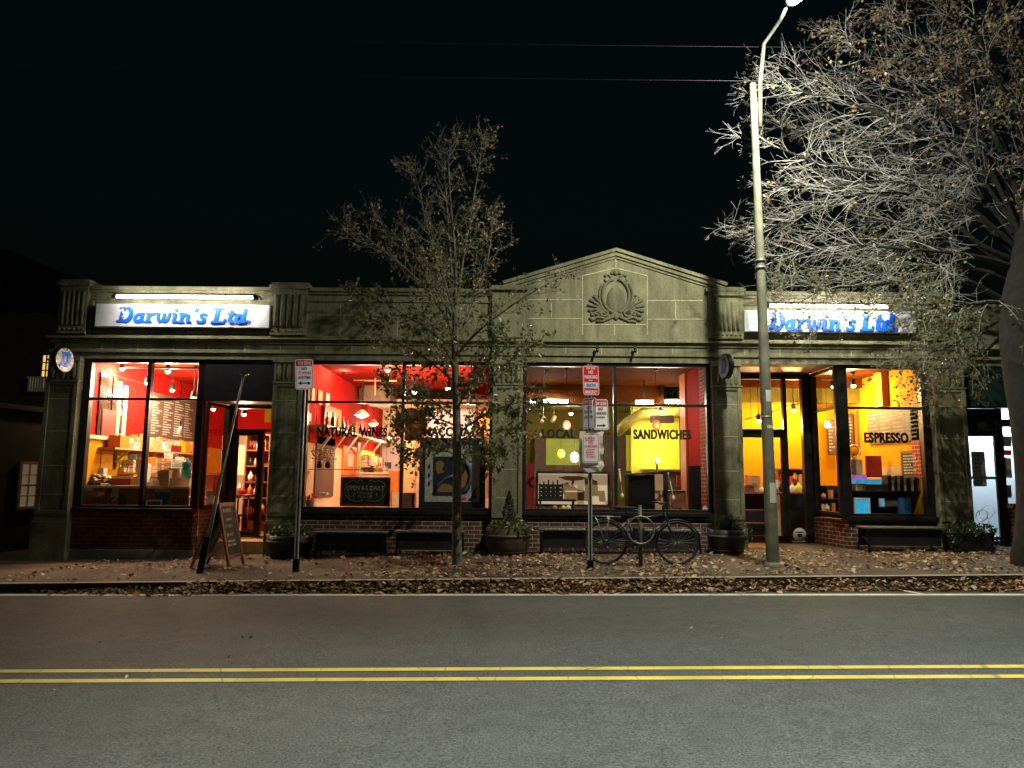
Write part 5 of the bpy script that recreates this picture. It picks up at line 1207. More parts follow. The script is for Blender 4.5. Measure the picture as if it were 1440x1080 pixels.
# menu board on the side wall
a=PX(212,563,XA+.05); b=PX(277,563,XA+.05); z1=PX(214,551,XA+.05).z; z0=PX(212,615,XA+.05).z
r=thing('menu_board','large dark menu board with pale handwriting on the red wall of the left window','menu board',(XA+.04,(a.y+b.y)/2,z0))
MB().box(XA+.005,XA+.05,a.y,b.y,z0,z1).build('board','menubrown',r)
MB().box(XA+.005,XA+.07,a.y-.02,b.y+.02,z0-.07,z0-.002).build('ledge','palewood',r)
mb=MB(); scribble(mb,(XA+.052,(a.y+b.y)/2,(z0+z1)/2),(0,-1,0) if False else (0,1,0),(0,0,1),(b.y-a.y)*.92,(z1-z0)*.85,15,.45,.3,cols=4,depth=0)
mb.v=[(XA+.054,y,z) for x,y,z in mb.v]; mb.build('writing','chalkline',r)
# window counter
cy=F+.32; x0,x1,_,_=prect(112,680,284,716,cy); ztop=P(200,683,cy).z
r=thing('window_counter','brown counter with a pale edge across the left window','counter',((x0+x1)/2,cy,Z_SILL))
MB().box(x0,x1-.25,cy-.02,cy+.75,ztop-.05,ztop).build('counter_top','cream',r)
fp=MB().box(x0,x1-.25,cy,cy+.02,Z_SILL-.02,ztop-.051).build('front_panel','counterbrown',r)
mb=MB(); rg=random.Random(4)
for (px,w_,h_,m_) in ((122,.26,.10,0),(140,.14,.08,0),(170,.09,.30,1),(211,.26,.13,2),(211,.2,.18,3)):
    pass
def pix_poly(m,pts,Y): m.poly([P(px,py,Y) for px,py in pts])
mb=MB(); yy=cy-.004
pix_poly(mb,[(116,684),(132,684),(130,690),(117,691)],yy); pix_poly(mb,[(137,692),(147,692),(146,697),(138,698)],yy); pix_poly(mb,[(159,686),(169,684),(164,703),(158,707),(154,700)],yy)
mb.m=1; pix_poly(mb,[(168,693),(175,693),(178,709),(175,712),(166,712)],yy); pix_poly(mb,[(150,687),(158,685),(156,695),(151,697)],yy)
mb.m=2; pix_poly(mb,[(219,684),(228,683),(239,685),(239,692),(217,692)],yy); mb.m=3; pix_poly(mb,[(217,693),(239,693),(237,705),(228,712),(220,704)],yy)
mb.build('printed_picture',['dullcream','ink','dulltan','teal'],fp)
for (t,a_,b_) in (('adly',128,162),('con',196,215),('cinc',243,266)):
    q=prect(a_,696,b_,706,yy); text_on('faded_lettering',t,((q[0]+q[1])/2,yy-.004,(q[2]+q[3])/2),q[1]-q[0],q[3]-q[2],'faintink',fp,bold=.01)
# small framed card in the window
framed('window_card','small white framed card standing in the lower left window','card',206,703,228,714.5,cy-.06,'kraft','paper',.025)
# things on the counter
zt=ztop
c=P(138,676,cy+.25); prod_heap('dark heap of produce in a basket at the left end of the window counter',(c.x,cy+.25,zt),.20,.16,.20,46,['soil','kraft','cream'])
c=P(141,662,cy+.5); bag('crumpled cream bag behind the produce basket',c.x,cy+.5,zt,.22,.16,.34,'paper')
c=P(172,668,cy+.35); r=carton('tilted dark red carton with white lid on the left counter',c.x,cy+.35,zt,.34,.22,.13,'darkred',.3,True,None,'paper')
c=P(203,660,cy+.35); bag('white paper bag standing on the counter beside the window post',c.x,cy+.35,zt,.20,.15,.42,'paper')
c=P(232,668,cy+.22); bag('upright brown paper bag in the left window',c.x,cy+.22,zt,.235,.15,.31,'kraft')
c=P(222,655,cy+.6); carton('open brown carton stacked behind the paper bag',c.x,cy+.6,zt,.3,.2,.16,'kraft',.2)
c=P(213,672,cy+.2); carton('low white box in front of the brown bags',c.x,cy+.18,zt,.26,.16,.06,'paper',-.15,False)
c=P(254,674,cy+.25); carton('cream low box at the right end of the window counter',c.x,cy+.3,zt,.38,.2,.15,'cream',0,False)
c=P(261,652,cy+.5); z_=zt; mb=MB(); mb.lathe((c.x,cy+.55,zt+.12),[(.08,0),(.09,.02),(.09,.2),(.075,.24),(.085,.26),(.085,.33),(.05,.37),(.03,.38),(.03,.43),(.001,.43)],16); tag(mb.build('water_jug','teal',origin=(c.x,cy+.55,zt+.12)),'dark teal plastic jug beside the window post','jug')
c=P(261,664,cy+.55); carton('small dark crate under the teal jug',c.x,cy+.55,zt,.3,.24,.119,'wood',0,False)
for i,(px,w_,h_,m_,lb) in enumerate(((184,.12,.20,'kraft','small brown parcel behind the tilted red carton'),(243,.2,.34,'menubrown','dark brown box behind the brown paper bag'),(205,.16,.22,'tan','tan parcel behind the white paper bag'))):
    c=P(px,660,cy+.62); carton(lb,c.x,cy+.66,zt,w_,.1,h_,m_,.1*i,False)
# shelf with boxes on the side wall
a=PX(138,634,XA+.01); b=PX(268,634,XA+.01); zs=PX(190,632,XA+.15).z
r=thing('wall_shelf','long wooden shelf crowded with boxes along the left side wall','shelf',(XA,(a.y+b.y)/2,zs)); 
MB().box(XA+.004,XA+.34,a.y,19.2,zs-.035,zs).build('shelf_board','palewood',r)
mb=MB()
for y in (15.2,16.4,17.6,18.8): mb.bar((XA+.02,y,zs-.28),(XA+.30,y,zs-.04),.03,.03)
mb.build('bracket','palewood',r)
zs_A=zs+.001
rg=random.Random(12)
cols=['orange','print1','print3','palewood','print2','darkred','yellow']
names=['orange box second on the left wall shelf','cream box on the left wall shelf','brown carton on the left wall shelf','pale wooden box on the left wall shelf','white box on the left wall shelf','dark red box on the left wall shelf','yellow packet on the left wall shelf']
y=14.8
for i in range(7):
    w_=rg.uniform(.22,.5); h_=rg.uniform(.14,.30); carton(names[i],XA+.19,y+w_/2,zs+.001,.24,w_,h_,cols[i],0,False); y+=w_+rg.uniform(.04,.25)
# yellow cabinet doors below the shelf
for (pa,pb,y0,y1,m_) in ((142,158,634,660,'amber'),(160,164,634,660,'dimglass'),(169,193,636,662,'lemon')):
    wallx_rect('wall_panel',m_,pa,pb,y0,y1,XA,.02)
# back wall shelving seen beyond the menu board and through the door
def shelf_unit(label,x,y,z,w,h,d,n,seed,mats):
    r=thing('shelf_unit',label,'shelves',(x,y,z)); mb=MB()
    mb.box(x-w/2,x-w/2+.03,y,y+d,z,z+h); mb.box(x+w/2-.03,x+w/2,y,y+d,z,z+h); mb.box(x-w/2+.03,x+w/2-.03,y+d-.01,y+d,z,z+h)
    for k in range(n+1): mb.box(x-w/2+.03,x+w/2-.03,y+.001,y+d-.01,z+(h-.03)*k/n,z+(h-.03)*k/n+.03)
    mb.build('rack',mats[0],r); rg=random.Random(seed); s=MB()
    for k in range(n):
        xx=x-w/2+.05
        while xx<x+w/2-.1:
            ww=rg.uniform(.05,.14); hh=rg.uniform(.4,.85)*h/n; s.m=rg.randrange(len(mats)-1)
            if xx+ww<x+w/2-.04: 
                if rg.random()<.5: s.box(xx,xx+ww,y+.02,y+.15,z+(h-.03)*k/n+.031,z+(h-.03)*k/n+.03+hh*.8)
                else: s.lathe((xx+ww/2,y+.09,z+(h-.03)*k/n+.031),[(ww*.45,0),(ww*.45,hh*.55),(ww*.18,hh*.7),(ww*.18,hh*.85),(.001,hh*.86)],8)
            xx+=ww+rg.uniform(.005,.04)
    st=s.build('stacked_goods',mats[1:],r); st['kind']='stuff'; return r
shelf_unit('tall dark shelves of jars seen through the left entrance door',P(362,640,16.3).x,16.3,Z_FLOOR,.55,2.1,.3,6,3,['wood','darkred','paper','ink','cream','orange'])
r,_=framed('leaning_board','pale flattened cardboard sheets leaning inside the left door','board',325,626,346,668,16.6,'tan2','cream',.02)
c=P(337,705,15.8); 
def table(label,x,y,z,w,d,h,top='wood',leg='black',group=None):
    r=thing('table',label,'table',(x,y,z),group); MB().box(x-w/2,x+w/2,y-d/2,y+d/2,z+h-.04,z+h).build('tabletop',top,r,bevel=.005)
    for sx in (-1,1):
        for sy in (-1,1): MB().tube([(x+sx*(w/2-.05),y+sy*(d/2-.05),z),(x+sx*(w/2-.05),y+sy*(d/2-.05),z+h-.041)],.018,6).build('leg',leg,r)
    return r
table('dark wooden table with papers just inside the left door',P(334,700,15.9).x,15.9,Z_FLOOR,.75,.6,.80,'wood','wood')
x_=P(334,700,15.9).x
carton('white crate of bottles on the table inside the left door',x_-.12,15.85,Z_FLOOR+.801,.34,.26,.13,'paper',.1,False); 
for k,(dx,h_,m_,lb) in enumerate(((-.22,.3,'cream','cream bottle left on the table inside the left door'),(-.02,.26,'paper','white bottle on the table inside the left door'),(.2,.22,'orange','orange bottle right on the table inside the left door'))): bottle_(lb,x_+dx,16.06,Z_FLOOR+.801,h_,.045,m_)
mb=MB(); mb.lathe((x_+.16,15.75,Z_FLOOR+.802),[(.05,0),(.12,.09),(.11,.09),(.045,.01),(.001,.01)],16); tag(mb.build('bowl','signred',origin=(x_+.16,15.75,Z_FLOOR+.802)),'red bowl on the table inside the left door','bowl')
table('low dark stool below the table inside the left door',x_+.05,15.4,Z_FLOOR,.4,.3,.4,'black','black')
carton('brown carton seen through the slanted left side window',P(298,650,15.6).x,15.6,Z_FLOOR+.9,.5,.3,.3,'kraft',.2); carton('dark red bin seen through the slanted left side window',P(309,668,15.3).x,15.3,Z_FLOOR+.75,.18,.2,.42,'darkred',0,False); 
table('pale work table behind the slanted left side window',P(300,665,15.7).x,15.7,Z_FLOOR,.95,.8,.75,'palewood','black')
q=prect(287,690,297,714,F+.42); mb=MB(); mb.box(q[0]-.0,q[1],F+.50,F+.505,q[2],q[3]); tag(mb.build('notice','paper',origin=((q[0]+q[1])/2,F+.5,q[2])),'white notice low in the slanted left side window','notice')
q=prect(373,571,381,594,DL+.06); tag(MB().box(q[0],q[1],DL+.035,DL+.04,q[2],q[3]).build('yellow_notice','yellowsheet',origin=(q[0],DL+.04,q[2])),'yellow paper strip at the top right of the left door','notice')
track_light('left spotlight near the glass at the top of the left window',172,518,14.9,80)
track_light('spotlight right of the post at the top of the left window',236,522,15.1,75)
track_light('small bulb beside the window post of the left window',207,538,15.15,70)
track_light('glowing bulb in the middle of the sloping red ceiling of the left window',242,548,16.2,70)
track_light('brightest bare bulb at the edge of the left entrance',272,559,15.3,55)
track_light('bulb seen through the transom of the left door',343,582,15.55,60)
r=thing('ceiling_track','dark track rail across the ceiling of the left window','rail',(XA+.2,15,ZC)); mb=MB(); mb.box(XA+.1,-4.3,15.0,15.04,ZC-.11,ZC-.07); 
for x in (-7.6,-6,-4.8): mb.tube([(x,15.02,ZC-.07),(x,15.02,ZC-.001)],.012,5)
mb.build('rail','black',r)
# ---------------- ROOM B (second window)
wallx_rect('dark_opening','menubrown',444,470,612,700,XB,.03)
wallx_rect('wall_cabinet','wood2',452,476,568,600,XB,.08)
# long sloping-in-view wall shelf with brackets and glasses
ys0=PX(434,600,XB).y; zs=PX(445,596,XB+.2).z
r=thing('wall_shelf','long red wall shelf on pale brackets behind the word on the second window','shelf',(XB,17,zs))
MB().box(XB+.004,XB+.36,ys0,22.2,zs-.05,zs).build('shelf_board','cream',r); MB().box(XB+.004,XB+.03,ys0,22.2,zs-.34,zs-.051).build('back_rail','redpaint',r)
mb=MB()
for y in (15.1,16.2,17.4,18.8,20.4): mb.bar((XB+.03,y,zs-.5),(XB+.34,y,zs-.055),.05,.04)
mb.build('bracket','cream',r)
rg=random.Random(8); k=0
for y in [15.0+.48*i for i in range(11)]:
    k+=1
    mm=['bottle','darkred','bottle','orange'][k%4]
    bottle_('wine bottle lined up on the long shelf of the second window',XB+.2,y,zs+.001,rg.uniform(.28,.34),.04,mm,'wine bottles on the long wall shelf')
# framed prints on upper wall and grey box above
def bx(label,name,cat,m,a,y0,b,y1,Y,d): 
    o=pbox(name,m,a,y0,b,y1,Y,d); return tag(o,label,cat)
q=prect(463,540,512,563,19.0); MB().box(q[0],q[1],19.0,20.0,q[2],ZC-.002).build('ceiling_duct','greyduct',B)
q=prect(512,536,548,566,18.4); MB().box(q[0],q[1],18.4,19.6,q[2],ZC-.001).build('ceiling_duct','greyduct',B)
framed('red_banner','red hanging panel in the upper right of the second window','banner',668,515,690,560,14.7,'redpaint','redpaint',.02)
# orange door and yellow panel on the back wall
YBK2=21.6
wallx_rect('inner_door','orange',481,500,626,668,XB,.05); wallx_rect('door_poster','paper',486.5,494.5,638,656,XB,.055); wallx_rect('door_frame','cream',500,503,622,668,XB,.07)
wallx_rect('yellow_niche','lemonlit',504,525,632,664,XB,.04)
MT['pinkwall']=mat('pale_violet_wall',(.72,.55,.66),.6,var=.04)
bx('pale violet wall panel behind the dark screen','violet_board','board','pinkwall',537,628,560,668,22.5,.05)
bx('small dark screen on the counter behind the second window','screen','screen','ink',541,650,550,659,21.0,.04)
x0,x1,z0,z1=prect(480,664,546,690,19.2); r=thing('service_counter','pale service counter at the back of the second window','counter',((x0+x1)/2,19.2,Z_FLOOR)); MB().box(x0,x1,19.2,19.9,Z_FLOOR,z1-.05).build('counter_body','cream',r); MB().box(x0-.05,x1+.05,19.15,19.95,z1-.049,z1).build('counter_top','paper',r)
rg=random.Random(2)
for i,(px,m_,lb) in enumerate(((508,'kraft','brown jar left on the pale service counter'),(515,'darkred','dark red tin on the pale service counter'),(522,'ink','black canister on the pale service counter'),(540,'paper','white cup stack on the pale service counter'))):
    c=P(px,664,19.4); bottle_(lb,c.x,19.4,z1+.001,rg.uniform(.16,.28),.07,m_,None,'canister')
bx('orange cupboard at the right of the service counter','orange_cupboard','cupboard','orange',546,662,560,692,18.8,.4)
bx('tall cream pillar in the middle of the second window','pillar','pillar','cream2',566,616,583,692,17.0,.3)
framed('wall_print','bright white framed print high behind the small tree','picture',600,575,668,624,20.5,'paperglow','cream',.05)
bx('orange painted board at the right side of the second window','orange_board','board','orange',672,575,690,610,16.5,.05)
bx('pale stack of papers beside the mosaic panel','paper_stack','papers','paper',684,640,691,700,15.2,.2)
# round wooden cask head hanging
c=P(578,597,15.4); r=thing('wooden_disc','big round wooden barrel head hanging behind the second window','wooden disc',(c.x,15.4,c.z)); mb=MB(); mb.lathe(c,[(.001,-.06),(.27,-.06),(.33,-.05),(.33,.05),(.27,.05),(.001,.05)],28,(0,1,0)); mb.build('disc_board','greyduct',r); mb=MB(); mb.tube([(c.x+.33*math.cos(6.2832*i/30),15.33,c.z+.33*math.sin(6.2832*i/30)) for i in range(31)],.02,6,False); mb.tube([c+Vector((0,0,.33)),(c.x,15.4,ZC-.002)],.006,4); mb.build('rim_band','wood2',r); mb=MB(); mb.lathe(c+Vector((.12,-.07,0)),[(.001,-.02),(.07,-.02),(.075,.01)],16,(0,1,0)); mb.build('hub','cream',r)
# plant shelf on the glass
c=P(455,660,F+.6); q=prect(436,659,546,661,F+.6); r=thing('glass_shelf','thin glass shelf holding flowers in the second window','shelf',(c.x,F+.6,q[2])); MB().box(q[0],q[1],F+.5,F+.75,q[2],q[2]+.012).build('shelf_plate','steel',r)
mb=MB(); 
for x in (q[0]+.05,q[1]-.05): mb.tube([(x,F+.62,q[2]+.012),(x,F+.62,ZC-.002)],.004,4)
mb.build('hanger','steel',r)
for (px,m_,n_,s_,lb) in ((449,'kraft',1,.16,'dried flower arrangement in a dark vase on the glass shelf'),(461,'cream',1,.16,'pale bouquet in a vase on the glass shelf')):
    c=P(px,658,F+.6); r=thing('flower_vase',lb,'flowers',(c.x,F+.6,q[3]+.006)); mb=MB(); mb.lathe((c.x,F+.6,q[3]+.006),[(.04,0),(.06,.05),(.04,.11),(.045,.13)],12); mb.build('vase','ink',r)
    mb=MB(); rg=random.Random(px)
    for i in range(26):
        a=rg.random()*6.28; e=Vector((c.x+rg.uniform(-s_,s_),F+.6+rg.uniform(-.08,.08),q[3]+.15+rg.uniform(.02,.26))); mb.tube([(c.x,F+.6,q[3]+.12),e],.003,3); mb.ell(e,.022,.022,.018,6,4)
    mb.build('blooms',m_,r)
# red flower in a white pot at the lower left
c=P(436,706,F+.42); r=thing('flower_pot','white pot with a red bloom in the lower left corner of the second window','flower pot',(c.x,F+.42,Z_SILL+.01)); mb=MB(); mb.lathe((c.x,F+.42,Z_SILL+.0),[(.07,0),(.09,.16),(.1,.17),(.085,.17),(.001,.15)],14); mb.build('pot','paper',r); mb=MB(); foliage_clump(mb,(c.x,F+.42,Z_SILL+.22),.11,.09,.07,70,.05); mb.build('red_bloom','signred',r)
# low sill shelf behind the glass
for (a,b,lb) in ((432,561,'dark inner sill shelf along the bottom of the second window'),):
    q=prect(a,708,b,714,F+.4); tag(MB().box(q[0],q[1],F+.3,F+.7,Z_SILL-.15,Z_SILL+.001).build('inner_sill','wood',origin=(q[0],F+.4,q[2])),lb,'sill')
bx('white folded papers on the inner sill left of the chalkboard sign','folded_papers','papers','paper',447,693,459,696,F+.6,.15)
bx('brown crate on the inner sill right of the chalkboard sign','crate','crate','wood2',566,693,583,716,F+.35,.25)
# OPEN chalkboard
r,qq=framed('chalkboard_sign','framed chalkboard with opening hours in the second window','chalkboard',479,671,549,712,F+.28,'chalk','wood2',.035)
x0,x1,z0,z1=qq; xc=(x0+x1)/2; w=x1-x0; h=z1-z0; yy=F+.28-.02
ch=[o for o in r.children if o.name.startswith('panel')][0]
text_on('chalk_lettering','OPEN 8-5 DAILY',(xc,yy,z0+h*.63),w*.76,h*.15,'chalkline',ch,bold=.0); text_on('chalk_lettering','TAKE OUT',(xc,yy,z0+h*.45),w*.32,h*.085,'chalkdim',ch,bold=0); text_on('chalk_lettering','PICK UP',(xc,yy,z0+h*.33),w*.28,h*.085,'chalkdim',ch,bold=0)
mb=MB(); k=w/70
def cl(pts): mb.tube([(xc+a*k,yy-.004,z0+h*.5+b*k) for a,b in pts],.0065,4)
for s in (-1,1):
    cl([(s*4,14),(s*8,17),(s*13,13),(s*17,16),(s*22,14),(s*27,11),(s*29,4),(s*28,-4),(s*22,-11),(s*12,-14),(s*3,-12)]); cl([(s*15,-2),(s*17,-6),(s*15,-10)]); cl([(s*25,3),(s*24,-4),(s*20,-9)])
mb.build('chalk_scroll','chalkdim',ch)
# mosaic panel
r,qq=framed('mosaic_panel','square mosaic panel with a dark blue ring and ochre shapes behind the tree trunk','mosaic',590,616,683,714,F+.28,'mosaicwhite','black',.11,d=.05)
x0,x1,z0,z1=qq; pn=[o for o in r.children if o.name.startswith('panel')][0]; yy=F+.28-.028
def mp(px,py): q=P(px,py,yy); return (q.x,q.z)
def mpoly(nm,m,pts,lv): 
    a=MB(); a.poly([(q[0],yy-.003*lv,q[1]) for q in (mp(*p) for p in pts)]); a.build(nm,m,pn)
mpoly('mosaic_ground','mosaicdark',[(609,642)]+[(640,642)]+[(640+24*math.sin(t),672-30*math.cos(t)) for t in [i*.2 for i in range(0,13)]]+[(640,697),(609,697)],1)
a=MB(); pts=[mp(640+22*math.sin(t),669-26*math.cos(t)) for t in [i*.2-.3 for i in range(0,16)]]; a.tube([(p[0],yy-.008,p[1]) for p in pts],.035,6); pts=[mp(*p) for p in ((611,692),(618,680),(628,672),(640,668))]; a.tube([(p[0],yy-.009,p[1]) for p in pts],.03,6); a.build('blue_ring','mosaicblue',pn)
mpoly('ochre_shape','mosaicochre',[(613,650),(620,647),(625,652),(622,660),(625,664),(616,667),(613,661)],2)
mpoly('ochre_shape','mosaicochre',[(614,688),(622,680),(632,681),(640,686),(638,692),(616,692)],2); mpoly('ochre_shape','mosaicochre',[(647,672),(655,661),(658,670),(654,684),(648,688)],2)
for py in (656,668,680): mpoly('dark_mark','mosaicdark',[(601.5,py),(603.5,py-4),(605.5,py),(603.5,py+4)],2)
mpoly('dark_mark','mosaicdark',[(658,704),(663,697),(668,686),(671,686),(668,695),(671,699),(664,704)],2); mpoly('red_mark','signred',[(650,699),(654,698),(656,702),(650,703)],2)
# hanging lamps in room B
def dome(label,px,py,Y,pw,R=.17,group='dome lamps in the second window'):
    c=P(px,py,Y); r=thing('dome_lamp',label,'lamp',(c.x,Y,ZC-.01),group); mb=MB(); mb.tube([(c.x,Y,ZC-.012),(c.x,Y,c.z+.12)],.007,5); mb.build('stem','black',r); mb=MB(); mb.lathe(c,[(.03,.13),(.06,.11),(R*.8,.04),(R,0)],18); mb.build('lamp_shade','cream',r); mb=MB(); mb.ell(c+Vector((0,0,-.01)),R*.72,R*.72,.05,14,6); mb.build('bulb','bulbwarm',r); lamp_pt(r,c+Vector((0,0,-.14)),pw,(1,.74,.46),.1); return r
dome('brightest dome lamp above the word on the second window',509,584,16.6,75); dome('dimmer dome lamp farther back behind the second window',525,596,20.0,55,.15)
track_light('bulb behind the tree crown in the upper second window',630,546,15.6,60); track_light('small bulb left of the tree crown in the second window',583,551,16.5,45)
track_light('spotlight near the left edge of the second window ceiling',484,518,16.0,35)
r=thing('ceiling_pole','pale pipe dropping from the ceiling of the second window','pipe',(P(527,540,17).x,17,ZC)); c=P(527,556,17); mb=MB(); mb.tube([(c.x,17,ZC-.002),(c.x,17,c.z)],.022,8); mb.tube([(c.x-.5,17,ZC-.06),(c.x+.5,17,ZC-.06)],.018,6); mb.build('pipe','palewood',r)
# ---------------- ROOM C (third window)
pendant('red glass pendant lamp at the left of the third window',797,598,15.2,'redglass2',.085,14,(1,.45,.25)); pendant('glowing red glass pendant lamp above the word on the third window',923,598,15.2,'redglass',.085,16,(1,.4,.2))
pendant('lime glass globe lamp at the back of the third window',789,638,20.5,'limeglass',.10,12,(.9,1,.3)); pendant('white glowing globe lamp beside the lime one',808,643,20.5,'bulbwhite',.11,40,(1,.95,.85))
# beam + tube lights
q=prect(742,556,985,566,18.0); MB().box(.05,XC-.0,18.0,18.22,q[2],ZC-.002).build('ceiling_beam','beam',B); 
r,qq=None,None
def tubelight(label,a,y0,b,y1,Y,pw): 
    q=prect(a,y0,b,y1,Y); r=thing('tube_light',label,'lamp',((q[0]+q[1])/2,Y,q[3]),'tube lights in the third window'); MB().box(q[0],q[1],Y,Y+.12,q[3]-.02,q[3]+.02).build('housing','paper',r); mb=MB(); mb.tube([(q[0]+.02,Y+.05,q[3]-.05),(q[1]-.02,Y+.05,q[3]-.05)],.03,8); mb.build('light_tube','tube',r); mb=MB(); mb.tube([(q[0]+.2,Y+.06,q[3]+.02),(q[0]+.2,Y+.06,ZC-.002)],.006,4); mb.tube([(q[1]-.2,Y+.06,q[3]+.02),(q[1]-.2,Y+.06,ZC-.002)],.006,4); mb.build('rod','black',r); lamp_pt(r,((q[0]+q[1])/2,Y-.05,q[3]-.16),pw,(1,.93,.75),.12)
tubelight('short white tube light at the centre of the third window',894,563,920,570,16.8,12); tubelight('long white tube light at the left of the third window',745,561,800,568,17.6,12)
tubelight('white tube light beyond the middle post of the third window',935,562,965,567,17.7,8)
# back wall furniture and panels
bx('lime green lit wall panel at the back of the third window','lime_light_patch','board','lime',768,617,818,655,21.8,.05); bx('dark door left of the lime panel','dark_door','door','menubrown',752,615,767,656,21.7,.06); bx('dark double doors in the middle of the third window','dark_door','door','menubrown',842,613,866,657,21.7,.06); bx('dark wall opening right of the middle window post','dark_door','door','menubrown',868,613,880,662,21.5,.06); bx('narrow yellow wall strip right of the middle window post','yellow_strip','panel','lemon',881,612,890,662,20.6,.04)  # first panel paints the lime light lying on the back wall
framed('wall_mirror','orange framed mirror at the back of the third window','mirror',890,617,907,660,19.6,'menubrown','orange',.06)
q=prect(735,654,862,664,20.0); MB().box(.05,q[1],20.0,20.3,Z_FLOOR,q[3]).build('bench_partition','menubrown',B)
# big pale self-glowing canvas with table and chair shapes
r,qq=framed('canvas','wide pale picture of a round table and chairs low in the third window','picture',754,663,857,712,F+1.35,'canvasglow','black',.04)
x0,x1,z0,z1=qq; pn=[o for o in r.children if o.name.startswith('panel')][0]; yy=F+1.35-.02
def cpoly(nm,m,pts,lv): a=MB(); a.poly([(P(px,py,yy).x,yy-.002*lv,P(px,py,yy).z) for px,py in pts]); a.build(nm,m,pn)
cpoly('table_shape','canvastan',[(785,671),(796,669.5),(815,669.5),(828,672),(818,675),(808,676),(806,682),(812,688),(822,690),(824,704),(794,704),(793,688),(803,684),(804,676),(795,675)],1)
cpoly('chair_shape','canvastan',[(822,674),(830,672),(840,677),(841,690),(850,690),(852,705),(843,705),(842,697),(828,697),(827,705),(823,703)],2); cpoly('chair_shape','canvastan',[(790,682),(798,678),(803,684),(801,694),(792,694)],2); cpoly('light_band','canvasglow',[(795,690),(820,690),(820,692),(795,692)],3)
# crate of bottles, low table
yy=F+.75; q=prect(758,680,792,702,yy); r=thing('bottle_crate','black crate packed with dark bottles in front of the pale picture','crate',((q[0]+q[1])/2,yy+.12,q[2])); x0,x1,z0,z1=q; t=.012
mb=MB(); h=z1-z0
for k in range(4): 
    za=z0+h*k/4; zb=za+h*.2; mb.box(x0,x1,yy,yy+t,za,zb); mb.box(x0,x1,yy+.26-t,yy+.26,za,zb); mb.box(x0,x0+t,yy+t,yy+.26-t,za,zb); mb.box(x1-t,x1,yy+t,yy+.26-t,za,zb)
mb.box(x0+t,x1-t,yy+t,yy+.26-t,z0,z0+.01); mb.box(x0-.001,x0+.03,yy-.003,yy+.0,z0,z1); mb.box(x1-.03,x1+.001,yy-.003,yy+.0,z0,z1); mb.build('crate_body','black',r)
for k in range(4): bottle_('dark bottle standing in the black crate of the third window',x0+.1+k*(x1-x0-.2)/3,yy+.12+.04*(k%2),z0+.011,h*1.1+.03*(k%2),.04,'bottle','bottles in the black crate')
tz=z0-Z_FLOOR-.001; table('low black table carrying the bottle crate',(x0+x1)/2+.12,yy+.15,Z_FLOOR,.75,.34,tz,'black','black')
for (px,m_,s,lb,nm,ct) in ((780,'kraft',.05,'small brown jar on the sill of the third window','jar','jar'),(792,'lemon',.05,'small yellow ornament on the sill of the third window','ornament','ornament'),(799,'paper',.055,'small white ornament on the sill of the third window','ornament','ornament')):
    c=P(px,710,F+.4); mb=MB(); mb.lathe((c.x,F+.36,Z_SILL+.0),[(s*.7,0),(s,s*.8),(s*.8,s*1.6),(s*.4,s*2),(.001,s*2.1)],12); tag(mb.build(nm,m_,origin=(c.x,F+.36,Z_SILL)),lb,ct)
q=prect(738,708,998,716,F+.4); tag(MB().box(q[0]+.02,q[1]-.02,F+.3,F+.62,Z_SILL-.1,Z_SILL-.001).build('inner_sill','palewood',origin=(q[0],F+.4,Z_SILL-.1)),'pale inner sill along the bottom of the third window','sill')
bx('tall dark red inner post at the left edge of the third window','red_post','post','darkred',741,651,751,712,F+.8,.1)
# dark panel counter with pale side and broom sticks
r=thing('piano_cabinet','upright dark cabinet with a pale side and slanted lid in the third window','cabinet',(P(912,690,15.0).x,15.0,Z_FLOOR))
q=prect(884,668,921,708,15.0); MB().box(q[0],q[1],15.0,15.5,Z_FLOOR,q[3]).build('cabinet_body','glossblack',r,bevel=.01); q2=prect(921,667,933,708,14.9); MB().box(q2[0],q2[1],14.9,15.45,Z_FLOOR,q2[3]).build('side_panel','tan',r); q3=prect(878,664,940,668,14.9); 
mb=MB(); a,b=P(878,668,15.0),P(941,662,15.0); mb.bar(a+Vector((0,.2,.0)),b+Vector((0,.2,0)),.6,.03,side=(0,0,1)); mb.build('lid','black',r)
q=prect(934,664,939,712,14.85); tag(MB().box(q[0],q[1],14.85,15.3,Z_FLOOR,q[3]).build('black_board','black',origin=(q[0],14.85,Z_FLOOR)),'narrow black board standing beside the cabinet','board')
def stick(label,a,b,Y,m='paper'):
    pa=P(*a,Y);pb=P(*b,Y); r=thing('mop',label,'mop',(pb.x,Y,pb.z)); mb=MB(); mb.tube([pa,pb],.014,6); mb.build('handle',m,r); mb=MB(); mb.ell(pb,.035,.035,.05,8,5); mb.ell(pa,.022,.022,.03,8,5); mb.build('joint',m,r)
stick('white handled mop leaning beside the middle window post',(871,661),(875,697),14.7); stick('white handle leaning right of the dark cabinet',(940,666),(947,700),14.6)
table('dark table with a red chair back behind the right of the third window',P(955,690,16.2).x,16.2,Z_FLOOR,.9,.6,.95,'black','black')
bx('red chair back at the right of the third window','red_chair_back','chair','orangered',952,669,962,684,16.5,.04)
c=P(924,655,18.5); r=thing('arm_lamp','small bright lamp on a black stand against the yellow wall','lamp',(c.x,18.5,c.z-.3)); mb=MB(); mb.tube([(c.x,18.5,c.z-.4),(c.x,18.5,c.z+.02),(c.x-.03,18.5,c.z+.10)],[.03,.025,.02],8); mb.lathe((c.x,18.5,c.z-.4),[(.1,0),(.1,.02),(.02,.03)],12); mb.build('stand','black',r); mb=MB(); mb.ell((c.x+.02,18.5,c.z+.15),.05,.05,.05,10,6); mb.build('bulb','bulbwhite',r); lamp_pt(r,(c.x+.02,18.4,c.z+.15),22,(1,.9,.5),.06)
